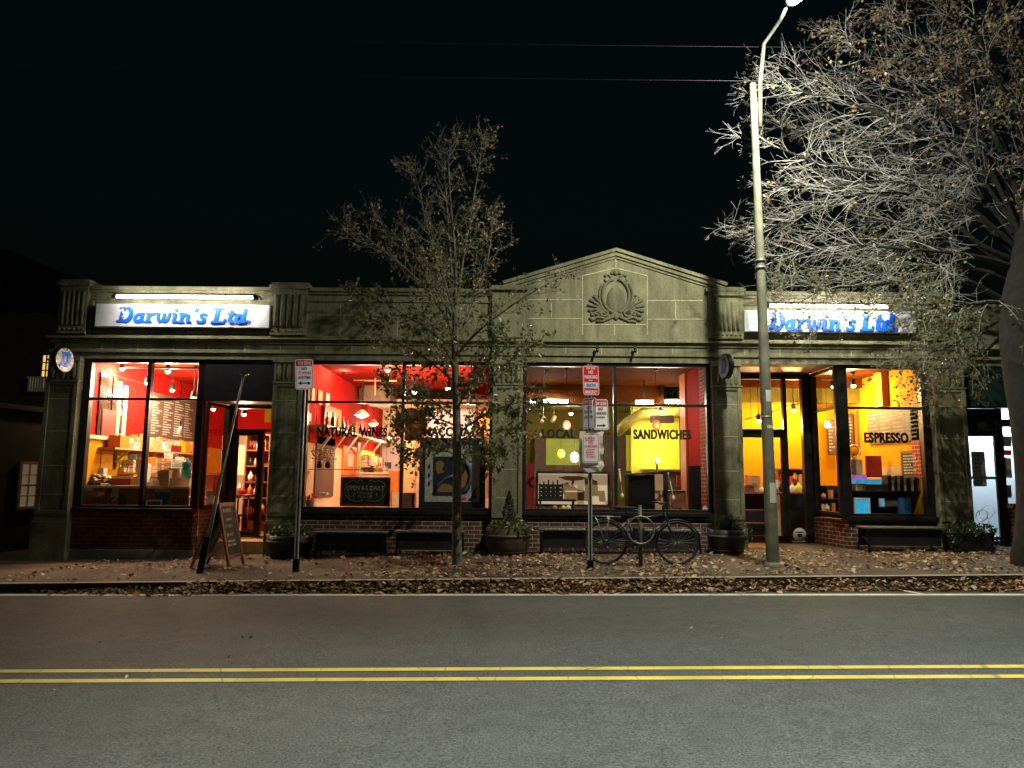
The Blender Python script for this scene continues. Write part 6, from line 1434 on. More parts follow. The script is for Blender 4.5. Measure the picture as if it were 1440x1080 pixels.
q=prect(905,660,966,666,18.3); r=thing('side_counter','dark counter below the yellow wall of the third window','counter',((q[0]+q[1])/2,18.3,Z_FLOOR)); MB().box(q[0],q[1],18.3,18.85,q[3]-.05,q[3]).build('counter_top','wood',r); MB().box(q[0]+.05,q[1]-.05,18.35,18.8,Z_FLOOR,q[3]-.051).build('counter_body','menubrown',r)
c=P(905,575,17.0); r=thing('air_duct','olive duct pipe curving under the ceiling of the third window','duct',(c.x,17.4,c.z)); mb=MB(); mb.tube([P(868,608,18.9),P(885,592,18.6),P(903,581,18.4),P(960,579,18.35)],.13,12); mb.build('pipe','olive2',r); mb=MB()
for px in (890,940): p_=P(px,584,18.5); mb.tube([p_+Vector((0,0,.1)),(p_.x,p_.y,ZC-.31)],.01,4)
mb.build('hanger','black',r)
for (px,py,lb) in ((764,590,'left small spotlight under the ceiling of the third window'),(779,589,'right small spotlight of the pair in the third window')):
    c=P(px,py,19.0); r=thing('ceiling_spotlight',lb,'lamp',(c.x,19,c.z+.1),None); mb=MB(); mb.tube([c+Vector((0,0,.05)),(c.x,19,ZC-.31)],.008,4); mb.tube([c+Vector((-.05,-.08,-.07)),c+Vector((.02,.03,.06))],.05,8); mb.build('lamp_shade','cream',r)
c=P(790,582,20.3); track_light('bulb high at the back left of the third window',803,581,19.5,22)
track_light('bulb under the duct of the third window',930,578,17.9,22)
# star ornament and speaker boxes
bx('dark hanging speaker box beside the red pendant','speaker','speaker','menubrown',917,584,948,594,17.2,.25)
# ---------------- ROOM D (right shop)
def wallx_rect2(name,m,pxa,pxb,pya,pyb,X,proud=.03):   # right-hand wall, z taken at pxa
    return wallx_rect(name,m,pxa,pxb,pya,pyb,X,proud)
XD=7.86
a=PX(1220,598,XD-.05); b=PX(1297,598,XD-.05); z0=PX(1222,625,XD-.05).z; z1=PX(1222,580,XD-.05).z
z1=min(z1,ZC-.35)
r=thing('menu_board','wide chalk menu board on the yellow wall behind the word on the right window','menu board',(XD-.03,(a.y+b.y)/2,z0)); y0,y1=sorted((a.y,b.y))
MB().box(XD-.05,XD-.004,y0,y1,z0,z1).build('board','menugrey',r)
mb=MB(); scribble(mb,(0,0,0),(1,0,0),(0,0,1),(y1-y0)*.94,(z1-z0)*.9,8,.42,.4,cols=4); mb.v=[(XD-.053,(y0+y1)/2-x,(z0+z1)/2+z) for x,y,z in mb.v]; mb.build('writing','chalkdim',r)
a=PX(1267,650,XD-.04); b=PX(1297,650,XD-.04); z1=PX(1267,635,XD-.04).z; z0=PX(1267,672,XD-.04).z; y0,y1=sorted((a.y,b.y))
r=thing('framed_notice','framed notice of small writing near the brick edge of the right window','picture',(XD-.03,(y0+y1)/2,z0)); MB().box(XD-.04,XD-.004,y0,y1,z0,z1).build('frame','wood2',r); MB().box(XD-.048,XD-.0405,y0+.05,y1-.05,z0+.05,z1-.05).build('panel','chalk',r)
mb=MB(); scribble(mb,(0,0,0),(1,0,0),(0,0,1),(y1-y0)*.7,(z1-z0)*.75,7,.5,.5); mb.v=[(XD-.051,(y0+y1)/2-x,(z0+z1)/2+z) for x,y,z in mb.v]; mb.build('writing','chalkline',r)
wallx_rect('brick_edge','pierbrick',1283,1294,577,668,XD,.05); wallx_rect('wainscot','tan',1219,1290,657,690,XD,.012)
q=prect(1240,527,1296,571,15.3); MB().box(q[0],7.85,15.3,15.6,q[2],ZC-.002).build('orange_bulkhead','orangeyellow',B); q=prect(1048,545,1240,566,16.6); MB().box(4.36,q[1],16.6,16.9,q[2]+.0,ZC-.002).build('olive_beam','olive',B); zb_=P(1200,546,16.55).z; MB().box(4.36,q[1]+.6,16.45,16.59,zb_,ZC-.003).build('brown_beam','beam',B)
bx('dark red board standing on the right window shelf','red_board','board','darkred',1218,641,1240,671,15.5,.04); bx('pale speaker box on the window shelf beside the post','speaker','speaker','tan',1197,646,1213,668,15.2,.2)
c=P(1200,634,15.9); r=thing('round_clock','round yellow clock on the wall beside the right window post','clock',(c.x,15.9,c.z)); mb=MB(); mb.lathe(c,[(.001,-.03),(.12,-.03),(.13,-.02),(.13,.03),(.001,.03)],20,(0,1,0)); mb.build('clock_face','yellow',r); mb=MB(); mb.tube([(c.x+.125*math.cos(6.2832*i/20),15.87,c.z+.125*math.sin(6.2832*i/20)) for i in range(21)],.012,5,False); mb.build('rim','paper',r); MB().box(c.x-.05,c.x+.05,15.87,15.92,c.z-.5,c.z-.13).build('clock_stand','cream',r)
for (a_,b_,y0,y1,Y,lb,rows) in ((1163,1177,590,640,16.9,'dark menu board with vertical pale lettering behind the slanted window',9),(1190,1201,582,632,16.8,'narrow dark menu board behind the right window post',9)):
    framed('menu_board',lb,'menu board',a_,y0,b_,y1,Y,'menubrown','black',.02,rows)
bx('brown pipe beside the narrow menu board','wall_post','post','wood2',1208,577,1213,640,16.7,.08)
# shelf unit behind the front window with dark binders
yy=F+.45; q=prect(1196,690,1306,693,yy); zsh_=q[3]
r=thing('display_shelf','black display shelf behind the right window','shelf',((q[0]+q[1])/2,yy,Z_SILL)); MB().box(q[0],q[1],yy-.02,yy+.5,zsh_-.03,zsh_).build('upper_shelf','black',r); MB().box(q[0],q[1],yy-.02,yy+.5,Z_SILL-.08,Z_SILL-.05).build('lower_shelf','black',r); MB().box(q[0],q[1],yy+.5,yy+.52,Z_SILL-.08,zsh_-.031).build('back_board','black',r)
rg=random.Random(6); px=1247; i=0
while px<1303:
    w_=rg.uniform(3.2,6); h_=rg.uniform(15,23); q=prect(px,691-h_,px+w_,691,yy+.1); m_='paper' if i in (1,3,5,7) else 'ink'
    if m_=='paper': h_*=.75; q=prect(px,691-h_,px+w_*.8,691,yy+.1)
    tag(MB().box(q[0],q[1]-.003,yy+.06,yy+.3,zsh_+.001,zsh_+.001+(q[3]-q[2])).build('book',m_,origin=(q[0],yy+.1,zsh_)), ('white spined book' if m_=='paper' else 'black spined book')+' upright on the right end of the display shelf','book','books on the display shelf'); px+=w_+.2; i+=1
bx('violet box on the display shelf','violet_box','box','violet',1199,668,1219,675,yy+.3,.2); bx('long pale blue box below the violet one','blue_box','box','cyan',1203,674,1239,681,yy+.2,.25); bx('grey low box in front of the pale blue box','grey_box','box','menugrey',1218,681,1243,691,yy+.1,.2)
px=1199
for i in range(5):
    q=prect(px,681.5,px+3,691,yy+.05); tag(MB().box(q[0],q[1]-.004,yy+.02,yy+.15,zsh_+.001,zsh_+.001+(q[3]-q[2])).build('book',['kraft','paper','tan','kraft','wood'][i],origin=(q[0],yy,zsh_)),'small brown and cream book at the left end of the display shelf','book','small books on the display shelf'); px+=3.6
framed('blue_poster','bright blue printed poster low in the right window','poster',1200,700,1223,724,yy-.06,'cyan','signwhite',.03); framed('blue_card','small blue and white card beside the blue poster','card',1236,701,1243,713,yy-.05,'cyan','signwhite',.02)
bx('blue book standing low at the right of the window display','blue_book','book','bluedim',1266,700,1281,724,yy-.03,.1); bx('grey box of leaflets low in the right window','leaflet_box','box','menugrey',1242,700,1262,712,yy+.1,.15); bx('grey crate standing behind the books near the framed notice','crate','crate','menugrey',1278,652,1300,671,yy+.5,.2)
# cafe counter behind the door with cups, jars, bags
yy=DY+.55; q=prect(1046,692,1138,698,yy); zct=q[3]
r=thing('cafe_counter','wooden cafe counter just inside the right entrance','counter',((q[0]+q[1])/2,yy,ZS)); MB().box(q[0],q[1],yy,yy+.6,zct-.045,zct).build('counter_top','wood',r,bevel=.005); MB().box(q[0],q[0]+.75,yy+.5,yy+.52,ZS,zct-.046).build('counter_back','black',r); MB().box(q[0]+.70,q[0]+.76,yy+.02,yy+.5,ZS,zct-.046).build('counter_leg','palewood',r); MB().box(q[0]+.85,q[1],yy+.03,yy+.5,ZS,zct-.046).build('counter_body','glossblack',r)
mb=MB(); mb.box(q[0],q[0]+.7,yy+.03,yy+.48,ZS+.35,ZS+.37); mb.box(q[0],q[0]+.7,yy+.03,yy+.48,ZS+.62,ZS+.635); mb.build('under_shelf','wood',r)
lst=[('bag',1060,.28,.34,'kraft','brown wrapped parcel on the cafe counter'),('carton',1050,.22,.1,'wood','dark open case at the left end of the cafe counter'),('cup',1069,.05,.13,'paper','white mug near the lamp post on the cafe counter'),('bag',1092,.16,.24,'paper','white bag on the cafe counter right of the lamp post'),('jar',1096,.05,.16,'ink','black jar on the cafe counter'),('jar',1112,.06,.2,'paper','white jar on the cafe counter behind the sidelight'),('jar',1121,.07,.22,'lemon','yellow tin on the cafe counter behind the sidelight'),('jar',1128,.06,.17,'darkred','dark red tin on the cafe counter behind the sidelight')]
for (k_,px,w_,h_,m_,lb) in lst:
    c=P(px,690,yy+.25)
    if k_=='bag': bag(lb,c.x,yy+.3,zct+.001,w_,.15,h_,m_)
    elif k_=='carton': carton(lb,c.x,yy+.2,zct+.001,w_,.2,h_,m_,.2)
    else: bottle_(lb,c.x,yy+.15,zct+.001,h_,w_,m_,None,'mug' if k_=='cup' else 'jar')
shelf_unit('shelves packed with jars and red tins behind the right sidelight',P(1117,660,16.6).x,16.6,ZS,.75,1.52,.3,5,21,['wood','darkred','paper','ink','signred','cream','tan'])
shelf_unit('low shelves of cups behind the slanted right window',P(1162,680,16.3).x,16.3,ZS,.62,1.15,.3,4,31,['black','paper','tan','cream','kraft'])
# ceiling fittings of the right shop
track_light('bright bulb inside the right door left of the lamp post',1067,591,16.2,50,(1,.66,.24)); track_light('bulb above the sidelight of the right entrance',1116,576,16.6,46,(1,.66,.24)); track_light('white spotlight at the top of the right window',1200,542,15.4,42,(1,.70,.30)); track_light('spotlight behind the slanted right window',1172,543,15.6,36,(1,.68,.28)); track_light('bulb half hidden by the right window post',1185,572,16.3,30,(1,.68,.28))
r=thing('ceiling_track','dark track rail crossing the ceiling of the right shop','rail',(4.5,16,ZC)); a,b=P(1048,590,16.2),P(1130,566,16.6); mb=MB(); mb.tube([a,b],.012,5); 
for t in (.1,.9): p_=a+(b-a)*t; mb.tube([p_,(p_.x,p_.y,ZC-.002)],.008,4)
mb.build('rail','black',r)

# ---------------- clutter on the counters and shelves
def stackbox(label,group,cat,name,m,px,y,z,w,d,h,rz=0):
    x=P(px,680,y).x; mb=MB(); mb.box(x-w/2,x+w/2,y-d/2,y+d/2,z,z+h); o=mb.build(name,m,origin=(x,y,z),bevel=.004); o.rotation_euler=(0,0,rz); return tag(o,label,cat,group)
rg=random.Random(77)
for i in range(16):   # white packages heaped on the left window counter
    px=rg.uniform(126,262); y=cy+rg.uniform(.12,.62) if False else F+.32+rg.uniform(.1,.68); h=rg.uniform(.03,.2)
    stackbox('small white or cream package heaped on the left window counter','packages on the left window counter','package','package',rg.choice(['paper','print1','print2','tan2','print2']),px,y,zt+.001,rg.uniform(.07,.2),rg.uniform(.08,.14),h,rg.uniform(-.5,.5))
zt2=P(200,664,F+1.6).z
table('long pale work table behind the left window counter',P(205,660,F+1.75).x,F+1.75,Z_FLOOR,2.3,.6,zt2-Z_FLOOR,'palewood','steel')
for i in range(18):
    px=165+ (262-165)*i/18+rg.uniform(-3,3); h=rg.uniform(.08,.42)
    stackbox('carton or packet crowded on the work table in the left window','goods on the work table','packet','packet',rg.choice(['print3','print2','print1','orange','menubrown','print4','print1','print3']),px,F+1.75+rg.uniform(-.2,.2),zt2+.001,rg.uniform(.1,.26),.14,h,rg.uniform(-.3,.3))
for i in range(9):
    px=146+12*i; c=P(px,605,15.0)
for i,(px,py,Y,lb) in enumerate(((158,541,17.5,'tiny far bulb high beside the dark mirror of the left window'),(252,600,18.0,'low bulb in front of the menu board'),(300,575,17.5,'bulb behind the slanted side window'))):
    track_light(lb,px,py,Y,24)
# more wall goods of room B : framed prints on the red wall
for i,(pa,pb,ya,yb,m_) in enumerate(((437,441,545,566,'cream'),(446,452,548,568,'tan'),(457,462,552,570,'cream'),(432,436,580,592,'paper'))):
    wallx_rect('wall_print',m_,pa,pb,ya,yb,XB,.03)
for i in range(14):
    px=500+3.3*i; stackbox('small packet in the row on the pale service counter','packets on the service counter','packet','packet',rg.choice(['print2','print3','print4','yellow','print1','ink']),px,19.3+rg.uniform(0,.3),P(515,664,19.2).z+.002,.06,.1,rg.uniform(.06,.2))
for i,(px,py,Y,lb) in enumerate(((545,520,15.4,'spotlight near the middle post of the second window'),(660,600,16.0,'bulb low right behind the tree in the second window'),(548,615,20.5,'small far bulb right of the word on the second window'))):
    track_light(lb,px,py,Y,45)
# chairs in the third window
def chair(label,px,Y,rz,m='wood'):
    x=P(px,690,Y).x; r=thing('chair',label,'chair',(x,Y,Z_FLOOR),'wooden chairs in the third window'); z=Z_FLOOR
    MB().box(x-.2,x+.2,Y-.2,Y+.2,z+.43,z+.46).build('seat',m,r)
    for sx in (-1,1):
        for sy in (-1,1): MB().tube([(x+sx*.17,Y+sy*.17,z),(x+sx*.17,Y+sy*.17,z+(.43 if sy<0 else .88))],.016,6).build('leg',m,r)
    MB().box(x-.18,x+.18,Y+.16,Y+.18,z+.62,z+.88).build('backrest',m,r); r.rotation_euler=(0,0,rz); return r
chair('wooden chair at the left of the third window',745,16.6,.4); chair('wooden chair behind the sign post in the third window',846,15.9,-.3,'black'); chair('wooden chair right of the dark cabinet',958,15.4,2.6)
# cups and small goods of the right shop
zc_=zct+.001; yy=DY+.55
for i in range(12):
    px=1048+7*i; stackbox('small pale packet crowded on the cafe counter','packets on the cafe counter','packet','packet',rg.choice(['print2','print1','print3','print2','print4','menugrey']),px,yy+rg.uniform(.1,.5),zc_,rg.uniform(.05,.1),.09,rg.uniform(.05,.22),rg.uniform(-.4,.4))

for i in range(22):
    y=14.9+.19*i; z_=zs_A; h=rg.uniform(.08,.26); mb=MB(); w_=rg.uniform(.07,.15); mb.box(XA+.06,XA+.16,y,y+w_,z_,z_+h+.1); tag(mb.build('packet',rg.choice(['print1','print2','print3','print4','orange']),origin=(XA+.1,y,z_),bevel=.003),'packet at the back of the crowded shelf on the left side wall','packet','packets at the back of the left wall shelf')
# lower goods shelf along the cream wall of the second window
zs2=PX(480,652,XB+.2).z
r=thing('wall_shelf','short cream goods shelf low on the cream wall of the second window','shelf',(XB,18.0,zs2)); MB().box(XB+.004,XB+.28,19.2,22.0,zs2-.04,zs2).build('shelf_board','cream',r)
mb=MB()
for y in (19.5,20.6,21.7): mb.bar((XB+.02,y,zs2-.25),(XB+.25,y,zs2-.045),.03,.03)
mb.build('bracket','cream',r)
for i in range(14):
    y=19.3+.19*i; h=rg.uniform(.1,.3); mb=MB(); mb.box(XB+.06,XB+.2,y,y+rg.uniform(.08,.15),zs2+.001,zs2+h); tag(mb.build('packet',rg.choice(['print1','print2','print3','print4']),origin=(XB+.1,y,zs2),bevel=.003),'packet on the low cream goods shelf of the second window','packet','packets on the low goods shelf')
MT['leafyellow2']=leafmat('pale_brown_leaves', [(.34,.28,.14),(.44,.34,.18),(.36,.2,.1),(.22,.2,.09),(.55,.46,.30),(.18,.1,.05)])
SKY=.06; LAMPW=1600; BACKW=14500
# ================================================================== TREES
class Tree:
    def __init__(s, seed): s.r=random.Random(seed); s.wood=MB(); s.twigs=MB(); s.leaf=MB(); s.leaf2=MB()
    def curve(s, pts, sub=4):
        out=[]; n=len(pts)
        for i in range(n-1):
            p0=pts[max(i-1,0)]; p1=pts[i]; p2=pts[i+1]; p3=pts[min(i+2,n-1)]
            for k in range(sub):
                t=k/sub; out.append(.5*((2*p1)+(p2-p0)*t+(2*p0-5*p1+4*p2-p3)*t*t+(3*p1-p0-3*p2+p3)*t**3))
        out.append(pts[-1]); return out
    def twig(s, p, d, L, r, depth, trop, wig=.22, leafp=0, leafs=.05, lm=None, kids=5, mb=None):
        R=s.r; n=max(4,int(L/.085)); n=min(n,14); pts=[p.copy()]; q=p.copy(); d=d.normalized()
        cu=Vector((R.gauss(0,1),R.gauss(0,1),R.gauss(0,1)))*wig
        for i in range(n):
            cu=cu*.8+Vector((R.gauss(0,1),R.gauss(0,1),R.gauss(0,1)))*wig*.55
            d=(d+cu*.5+trop*.12).normalized(); q=q+d*(L/n); pts.append(q.copy())
        rad=[max(.0017,r*(1-.75*i/n)) for i in range(n+1)]
        (s.twigs if r<.02 else s.wood).tube(pts,rad,3 if r<.012 else 5,False)
        if depth>0:
            for k in range(kids):
                t=R.uniform(.2,1); i=min(n-1,int(t*n)); a=pts[i]; dd=(pts[i+1]-pts[i]).normalized()
                ax=dd.orthogonal().normalized(); ax=Quaternion(dd,R.random()*6.28)@ax
                nd_=(dd*R.uniform(.6,1.0)+ax*R.uniform(.5,.9)).normalized()
                s.twig(a,nd_,L*R.uniform(.35,.6),r*.55,depth-1,trop,wig,leafp,leafs,lm,max(2,kids-1))
        if leafp:
            for i in range(1,n+1):
                if R.random()<leafp:
                    for _ in range(R.choice((1,1,2))): (lm or s.leaf).leaf(pts[i]+Vector((R.gauss(0,.03),R.gauss(0,.03),R.gauss(-.02,.03))),leafs*R.uniform(.7,1.35))
        return pts
random.seed(11)
# ---------------- small street tree
T=Tree(5); YT=11.15
g=G(643,797); YT=g.y
def tp_(px,py,dy=0): return P(px,py,YT+dy)
rt=thing('street_tree','slim young street tree with sparse leaves in front of the second window','tree',g)
trunk=T.curve([g+Vector((0,0,-.1)),g+Vector((0,0,.05)),tp_(642,740),tp_(643,660),tp_(642,580),tp_(640,500),tp_(641,430)])
n=len(trunk); T.wood.tube(trunk,[.115 if i<3 else (.095 if i==3 else .085-.035*(i/n)) for i in range(n)],12)
LIMB=[ # waypoints, r0, leaf probability, leaf bank
 ([(641,440,0),(634,370,.05),(629,300,.1),(624,240,.1),(612,205,.1)],.032,.12),
 ([(641,430,0),(640,360,-.05),(634,290,-.1),(631,220,-.1),(640,200,-.1)],.034,.12),
 ([(641,435,0),(652,360,.1),(664,290,.15),(674,230,.15),(681,198,.2)],.032,.36),
 ([(640,470,0),(610,420,-.15),(570,378,-.3),(520,338,-.4),(487,310,-.45)],.034,.16),
 ([(640,455,0),(610,400,.2),(585,362,.3),(555,330,.4),(520,300,.5)],.028,.22),
 ([(641,450,0),(620,380,-.3),(603,330,-.4),(590,270,-.5),(580,235,-.5)],.028,.12),
 ([(642,500,0),(668,470,-.2),(705,440,-.3),(745,413,-.35),(792,388,-.4)],.03,.16),
 ([(642,480,0),(664,430,.2),(680,390,.3),(690,340,.4),(692,300,.45)],.026,.40),
 ([(642,540,0),(600,505,.2),(560,480,.3),(525,460,.35)],.026,.42),
 ([(642,520,0),(612,470,-.3),(580,450,-.5),(540,425,-.6),(500,410,-.6)],.026,.36),
 ([(643,560,0),(684,530,.1),(720,505,.2),(750,480,.25)],.026,.40),
 ([(643,590,0),(612,566,-.2),(585,548,-.3),(548,540,-.4)],.024,.50),
 ([(643,610,0),(680,585,-.2),(715,570,-.3),(755,560,-.4)],.024,.46),
 ([(643,600,0),(618,590,.2),(590,590,.3),(565,598,.35)],.02,.46),
 ([(643,620,0),(668,612,.2),(695,618,.3),(722,606,.35)],.02,.45),
 ([(643,575,0),(660,540,-.4),(676,505,-.6),(690,470,-.7)],.024,.45),
 ([(643,570,0),(630,530,.4),(616,490,.6),(600,450,.7)],.024,.42),
 ([(643,640,0),(620,632,-.1),(598,628,-.2),(570,636,-.2)],.018,.40),
 ([(643,650,0),(664,640,-.2),(684,646,-.3)],.016,.40),
 ([(641,500,0),(628,440,-.5),(622,400,-.6),(606,360,-.7)],.024,.36)]
for wp,r0,lp in LIMB:
    pts=T.curve([tp_(*w) for w in wp],4); n=len(pts)
    T.wood.tube(pts,[max(.005,r0*.8*(1-.8*i/n)) for i in range(n)],6)
    low=wp[0][1]>500
    for i in range(2,n):
        for k in range(2 if (low or i%2) else 3):
            d=(pts[min(i+1,n-1)]-pts[i-1]).normalized(); ax=Quaternion(d,T.r.random()*6.28)@d.orthogonal().normalized()
            h=pts[i].z; q=min(.75,lp*(1.6 if h<5.4 else 1.4)+.03)
            T.twig(pts[i],(d*.8+ax*.8),T.r.uniform(.25,.62)*(1 if i<n-3 else .7),.0048,1,Vector((0,0,.35)),.24,q,.072 if low else .054,T.leaf if (h<4.3 and T.r.random()<.9) or T.r.random()<.25 else T.leaf2,4)
T.wood.build('trunk','bark',rt)
tw=T.twigs.build('twig','youngtwig',rt); 
T.leaf.build('leaf_crown','leafgreen',rt); T.leaf2.build('autumn_leaf','leafyellow2',rt)
# ---------------- large tree at the right edge
T=Tree(21)
g=Vector((G(1492,800).x,11.25,0)); g.z=walk_z(g.x,g.y); YG=g.y
def gp(px,py,dy=0): return P(px,py,YG+1.0+(dy*.5 if dy<0 else dy*.75))
rt=thing('large_tree','large spreading tree with a thick furrowed trunk at the right edge','tree',g)
trunk=T.curve([g+Vector((0,0,-.2)),g+Vector((0,0,.1)),P(1464,700,YG+.1),P(1455,600,YG+.2),P(1442,520,YG+.35),P(1436,450,YG+.5),P(1446,370,YG+.7),P(1452,290,YG+.85),P(1450,200,YG+.9),P(1440,120,YG+.9)],4)
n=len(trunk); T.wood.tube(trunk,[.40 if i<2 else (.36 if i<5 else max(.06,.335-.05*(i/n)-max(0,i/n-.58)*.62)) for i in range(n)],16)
LIMB=[
 ([(1428,430,0),(1442,330,-.2),(1405,205,-.5),(1345,115,-.7),(1292,62,-.9),(1252,18,-1)],.085,.16,1,1.0),
 ([(1438,350,-.1),(1400,250,-.3),(1330,243,-.5),(1240,243,-.7),(1150,228,-.8),(1085,205,-.85),(1022,190,-.9)],.05,.03,0,.75),
 ([(1440,330,-.2),(1385,215,-.5),(1300,188,-.8),(1210,150,-1.0),(1130,130,-1.1),(1066,112,-1.15)],.05,.06,0,.9),
 ([(1440,360,.2),(1375,310,.3),(1285,330,.4),(1205,378,.45),(1125,425,.5)],.05,.09,0,1.0),
 ([(1424,430,-.2),(1350,392,-.4),(1270,396,-.5),(1190,404,-.55),(1110,402,-.6)],.05,.40,2,1.0),
 ([(1440,330,0),(1455,170,-.2),(1430,60,-.3),(1390,-30,-.4)],.08,.5,1,1.0),
 ([(1424,440,0),(1385,462,.1),(1345,482,.2),(1300,500,.2)],.04,.45,2,1.0),
 ([(1440,370,0),(1380,345,-.1),(1300,282,-.2),(1215,272,-.3),(1130,302,-.4),(1045,335,-.4)],.05,.03,0,.9),
 ([(1440,350,.3),(1370,270,.5),(1280,232,.8),(1190,200,1.0),(1110,176,1.1)],.045,.05,0,1.0),
 ([(1440,340,-.3),(1360,180,-.9),(1280,130,-1.2),(1200,70,-1.4)],.045,.12,1,.9),
 ([(1440,340,-.2),(1370,240,-.4),(1270,170,-.6),(1170,120,-.8),(1085,92,-.9)],.035,.10,0,.8),
 ([(1440,360,-.2),(1360,290,-.5),(1260,255,-.7),(1160,262,-.8),(1078,262,-.9)],.035,.06,0,.8),
 ([(1440,345,.2),(1350,215,.5),(1250,205,.7),(1160,175,.8),(1082,160,.9)],.035,.06,0,.85),
 ([(1440,385,.2),(1350,340,.4),(1250,310,.6),(1150,330,.7),(1085,350,.8)],.035,.06,0,.85),
 ([(1440,310,.1),(1390,150,.1),(1300,100,.0),(1220,60,-.1),(1160,45,-.2)],.035,.12,1,.7),
 ([(1440,400,.4),(1380,380,.6),(1300,375,.8),(1200,392,1.0),(1110,392,1.1)],.045,.34,2,1.0),
 ([(1450,300,.2),(1420,130,.3),(1350,40,.4),(1320,-20,.5)],.06,.45,1,1.0),
 ([(1450,300,-.5),(1440,180,-1.0),(1390,90,-1.3),(1370,20,-1.5)],.05,.5,1,1.0),
 ([(1440,370,.5),(1360,300,.9),(1250,270,1.3),(1150,290,1.6),(1060,320,1.8)],.045,.03,0,1.0),
 ([(1440,380,-.4),(1370,360,-.8),(1270,350,-1.1),(1180,345,-1.2),(1100,360,-1.2)],.045,.05,0,1.0),
 ([(1440,330,.1),(1400,180,.2),(1320,160,.3),(1230,110,.4),(1160,100,.4)],.045,.10,1,.9),
 ([(1426,450,.3),(1390,490,.5),(1355,505,.7),(1325,520,.8)],.035,.45,2,.8),
 ([(1440,420,-.5),(1400,425,-.9),(1350,430,-1.1),(1310,440,-1.2)],.035,.42,2,.9)]
for wp,r0,lp,bank,tl in LIMB:
    pts=T.curve([gp(*w) for w in wp],5); n=len(pts)
    T.wood.tube(pts,[max(.007,r0*(1-.88*i/n)) for i in range(n)],6)
    for i in range(4,n):
        for k in range(3):
            if T.r.random()<.42+.28*math.sin(i*.9+wp[1][1]*.05): continue
            d=(pts[min(i+1,n-1)]-pts[i-1]).normalized(); ax=Quaternion(d,T.r.random()*6.28)@d.orthogonal().normalized()
            lf=T.leaf2 if bank==1 else (T.leaf if T.r.random()<.88 else T.leaf2)
            if bank==0: lf=T.leaf2
            dd=(d*T.r.uniform(.6,1.1)+ax*T.r.uniform(.4,.8)+Vector((-.25,0,0)))
            T.twig(pts[i],dd,T.r.uniform(.6,1.6)*tl*(1-.5*max(0,(i/n-.5)/.5)),T.r.uniform(.005,.008),2,Vector((-.3,0,.10 if bank!=2 else -.35)),.24,(min(.8,lp*1.35+.05) if bank else lp*.7),.060 if bank==1 else .054,lf,3)
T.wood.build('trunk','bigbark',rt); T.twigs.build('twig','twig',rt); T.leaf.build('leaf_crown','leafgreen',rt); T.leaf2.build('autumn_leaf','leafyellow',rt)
# ---------------- fallen leaves
mb=MB(); rg=random.Random(33)
def fleaf(x,y,z,s):
    a=rg.random()*6.28; tx=rg.gauss(0,.35); ty=rg.gauss(0,.35); u=Vector((math.cos(a),math.sin(a),tx)).normalized(); v=Vector((-math.sin(a),math.cos(a),ty)).normalized(); w=s*rg.uniform(.28,.45); c=Vector((x,y,z+s*.12*rg.random()+.006)); up=Vector((0,0,s*rg.uniform(-.05,.25)))
    n=len(mb.v); mb.v+=[tuple(c-u*s*.5),tuple(c-u*s*.1+v*w+up),tuple(c+u*s*.5+up*.4),tuple(c-u*s*.1-v*w+up)]; mb.face((n,n+1,n+2)); mb.face((n,n+2,n+3))
# gutter drift
def gd(x):
    if x<-6.5: return .05
    if x<-4.3: return .05+.5*(x+6.5)/2.2
    if x<-1.0: return .9
    if x<3: return 1.0
    return .8
for i in range(19000):
    x=rg.uniform(-8,9.5)
    if rg.random()>gd(x)*.8*(.75+.25*math.sin(x*3.1)): continue
    t=min(1,abs(rg.gauss(0,.42))); y=CURB-.02-t*(.31+.10*math.sin(x*1.7)*math.sin(x*.6+1))*(1.0 if x<4 else .85); h=.17*(1-t)**1.5*rg.random()*gd(x)
    fleaf(x,y,road_z(x,y)+h,rg.choice((.025,.035,.045,.06,.075,.10))*rg.uniform(.8,1.15))
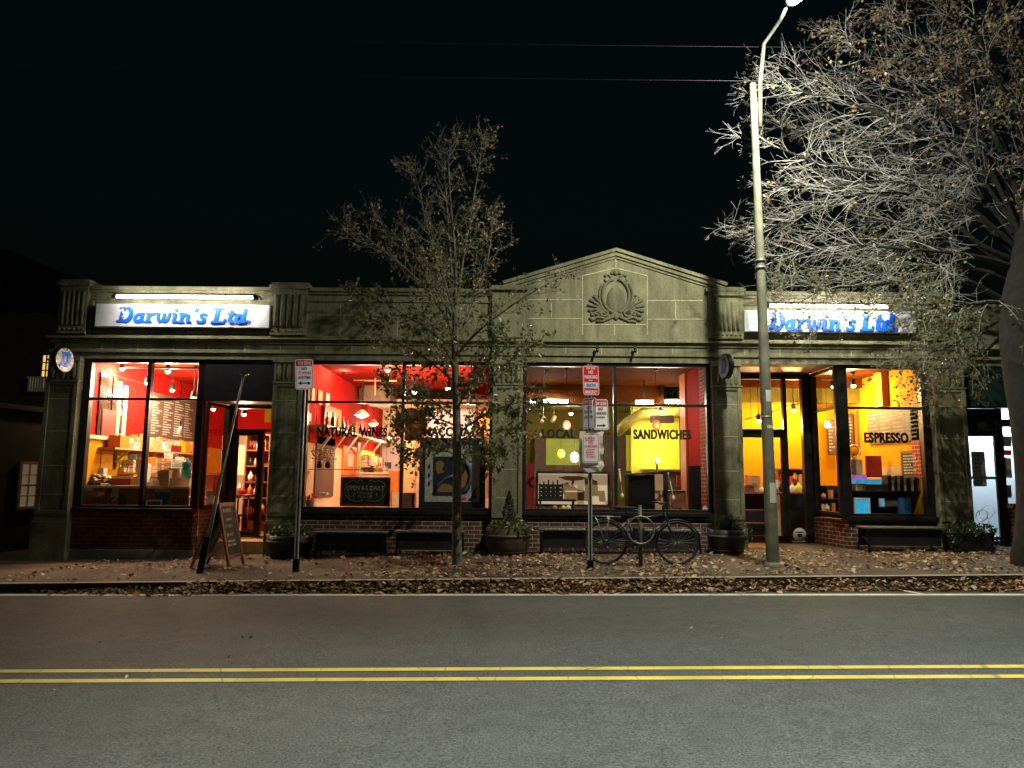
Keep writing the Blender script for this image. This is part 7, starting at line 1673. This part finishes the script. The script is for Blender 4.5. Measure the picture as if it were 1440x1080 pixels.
# pavement
def wd(x,y):
    f=(y-CURB)/(F-CURB)
    b=.10
    if x>-2.6 and x<9: b=.5
    if x>-1.9 and x<2.6: b=.8
    if -1.9<x<.6 and y<11.5: b=1.0
    if x>6.2 and f<.7: b=.6
    if x<-4: b=.13+.25*max(0,f-.3)
    return b*(.55+.45*math.sin(x*2.3+y*1.7)*math.sin(x*.9-y*2.1))
for i in range(27000):
    x=rg.uniform(-7.5,9.5); y=rg.uniform(CURB+.2,F-.1)
    if rg.random()<wd(x,y): fleaf(x,y,walk_z(x,y)+.004,rg.choice((.025,.03,.04,.05,.07,.10))*rg.uniform(.8,1.15))
for i in range(70):
    x=rg.uniform(-6,8); y=rg.uniform(4,9.6); 
    if rg.random()<.5 : fleaf(x,y,road_z(x,y),rg.uniform(.02,.045))
tag(mb.build('fallen_leaves','leafdry'),'dry brown leaves drifted along the kerb and over the pavement','leaves',kind='stuff')
# ================================================================== LIGHT
w=bpy.data.worlds.new('World'); sc.world=w; w.use_nodes=True; nt=w.node_tree; bg=nt.nodes['Background']
sky=nd(nt,'ShaderNodeTexSky',sky_type='NISHITA'); sky.sun_disc=False; sky.sun_elevation=math.radians(-3); sky.sun_rotation=math.radians(180); sky.altitude=50
tn=nd(nt,'ShaderNodeMix',data_type='RGBA',blend_type='MULTIPLY'); tn.inputs[0].default_value=1; tn.inputs[7].default_value=(.34,.85,.82,1)
nt.links.new(sky.outputs[0],tn.inputs[6]); nt.links.new(tn.outputs[2],bg.inputs['Color']); bg.inputs['Strength'].default_value=SKY
light('POINT','street_light',LAMP,600,(.97,.97,.88),.05,None)
so_=light('SPOT','street_light_beam',LAMP,LAMPW,(1,.99,.76),.05,None,spot_size=math.radians(142),spot_blend=1.0)
so_.rotation_euler=(Vector((4.3,13.4,3.0))-LAMP).to_track_quat('-Z','Y').to_euler()
light('SPOT','street_light_behind',(3.4,-2.0,8.6),BACKW,(.93,.98,.93),.15,None,spot_size=math.radians(114),spot_blend=.5)
sc.render.engine='CYCLES'; cy_=sc.cycles
cy_.use_denoising=True
try: cy_.denoiser='OPENIMAGEDENOISE'
except Exception: pass
cy_.max_bounces=6; cy_.diffuse_bounces=3; cy_.glossy_bounces=3; cy_.transparent_max_bounces=12; cy_.transmission_bounces=3
cy_.caustics_reflective=False; cy_.caustics_refractive=False; cy_.sample_clamp_indirect=3; cy_.sample_clamp_direct=0
cy_.use_adaptive_sampling=True; cy_.adaptive_threshold=.01
sc.view_settings.view_transform='Standard'; sc.view_settings.look='None'; sc.view_settings.exposure=0; sc.view_settings.gamma=1
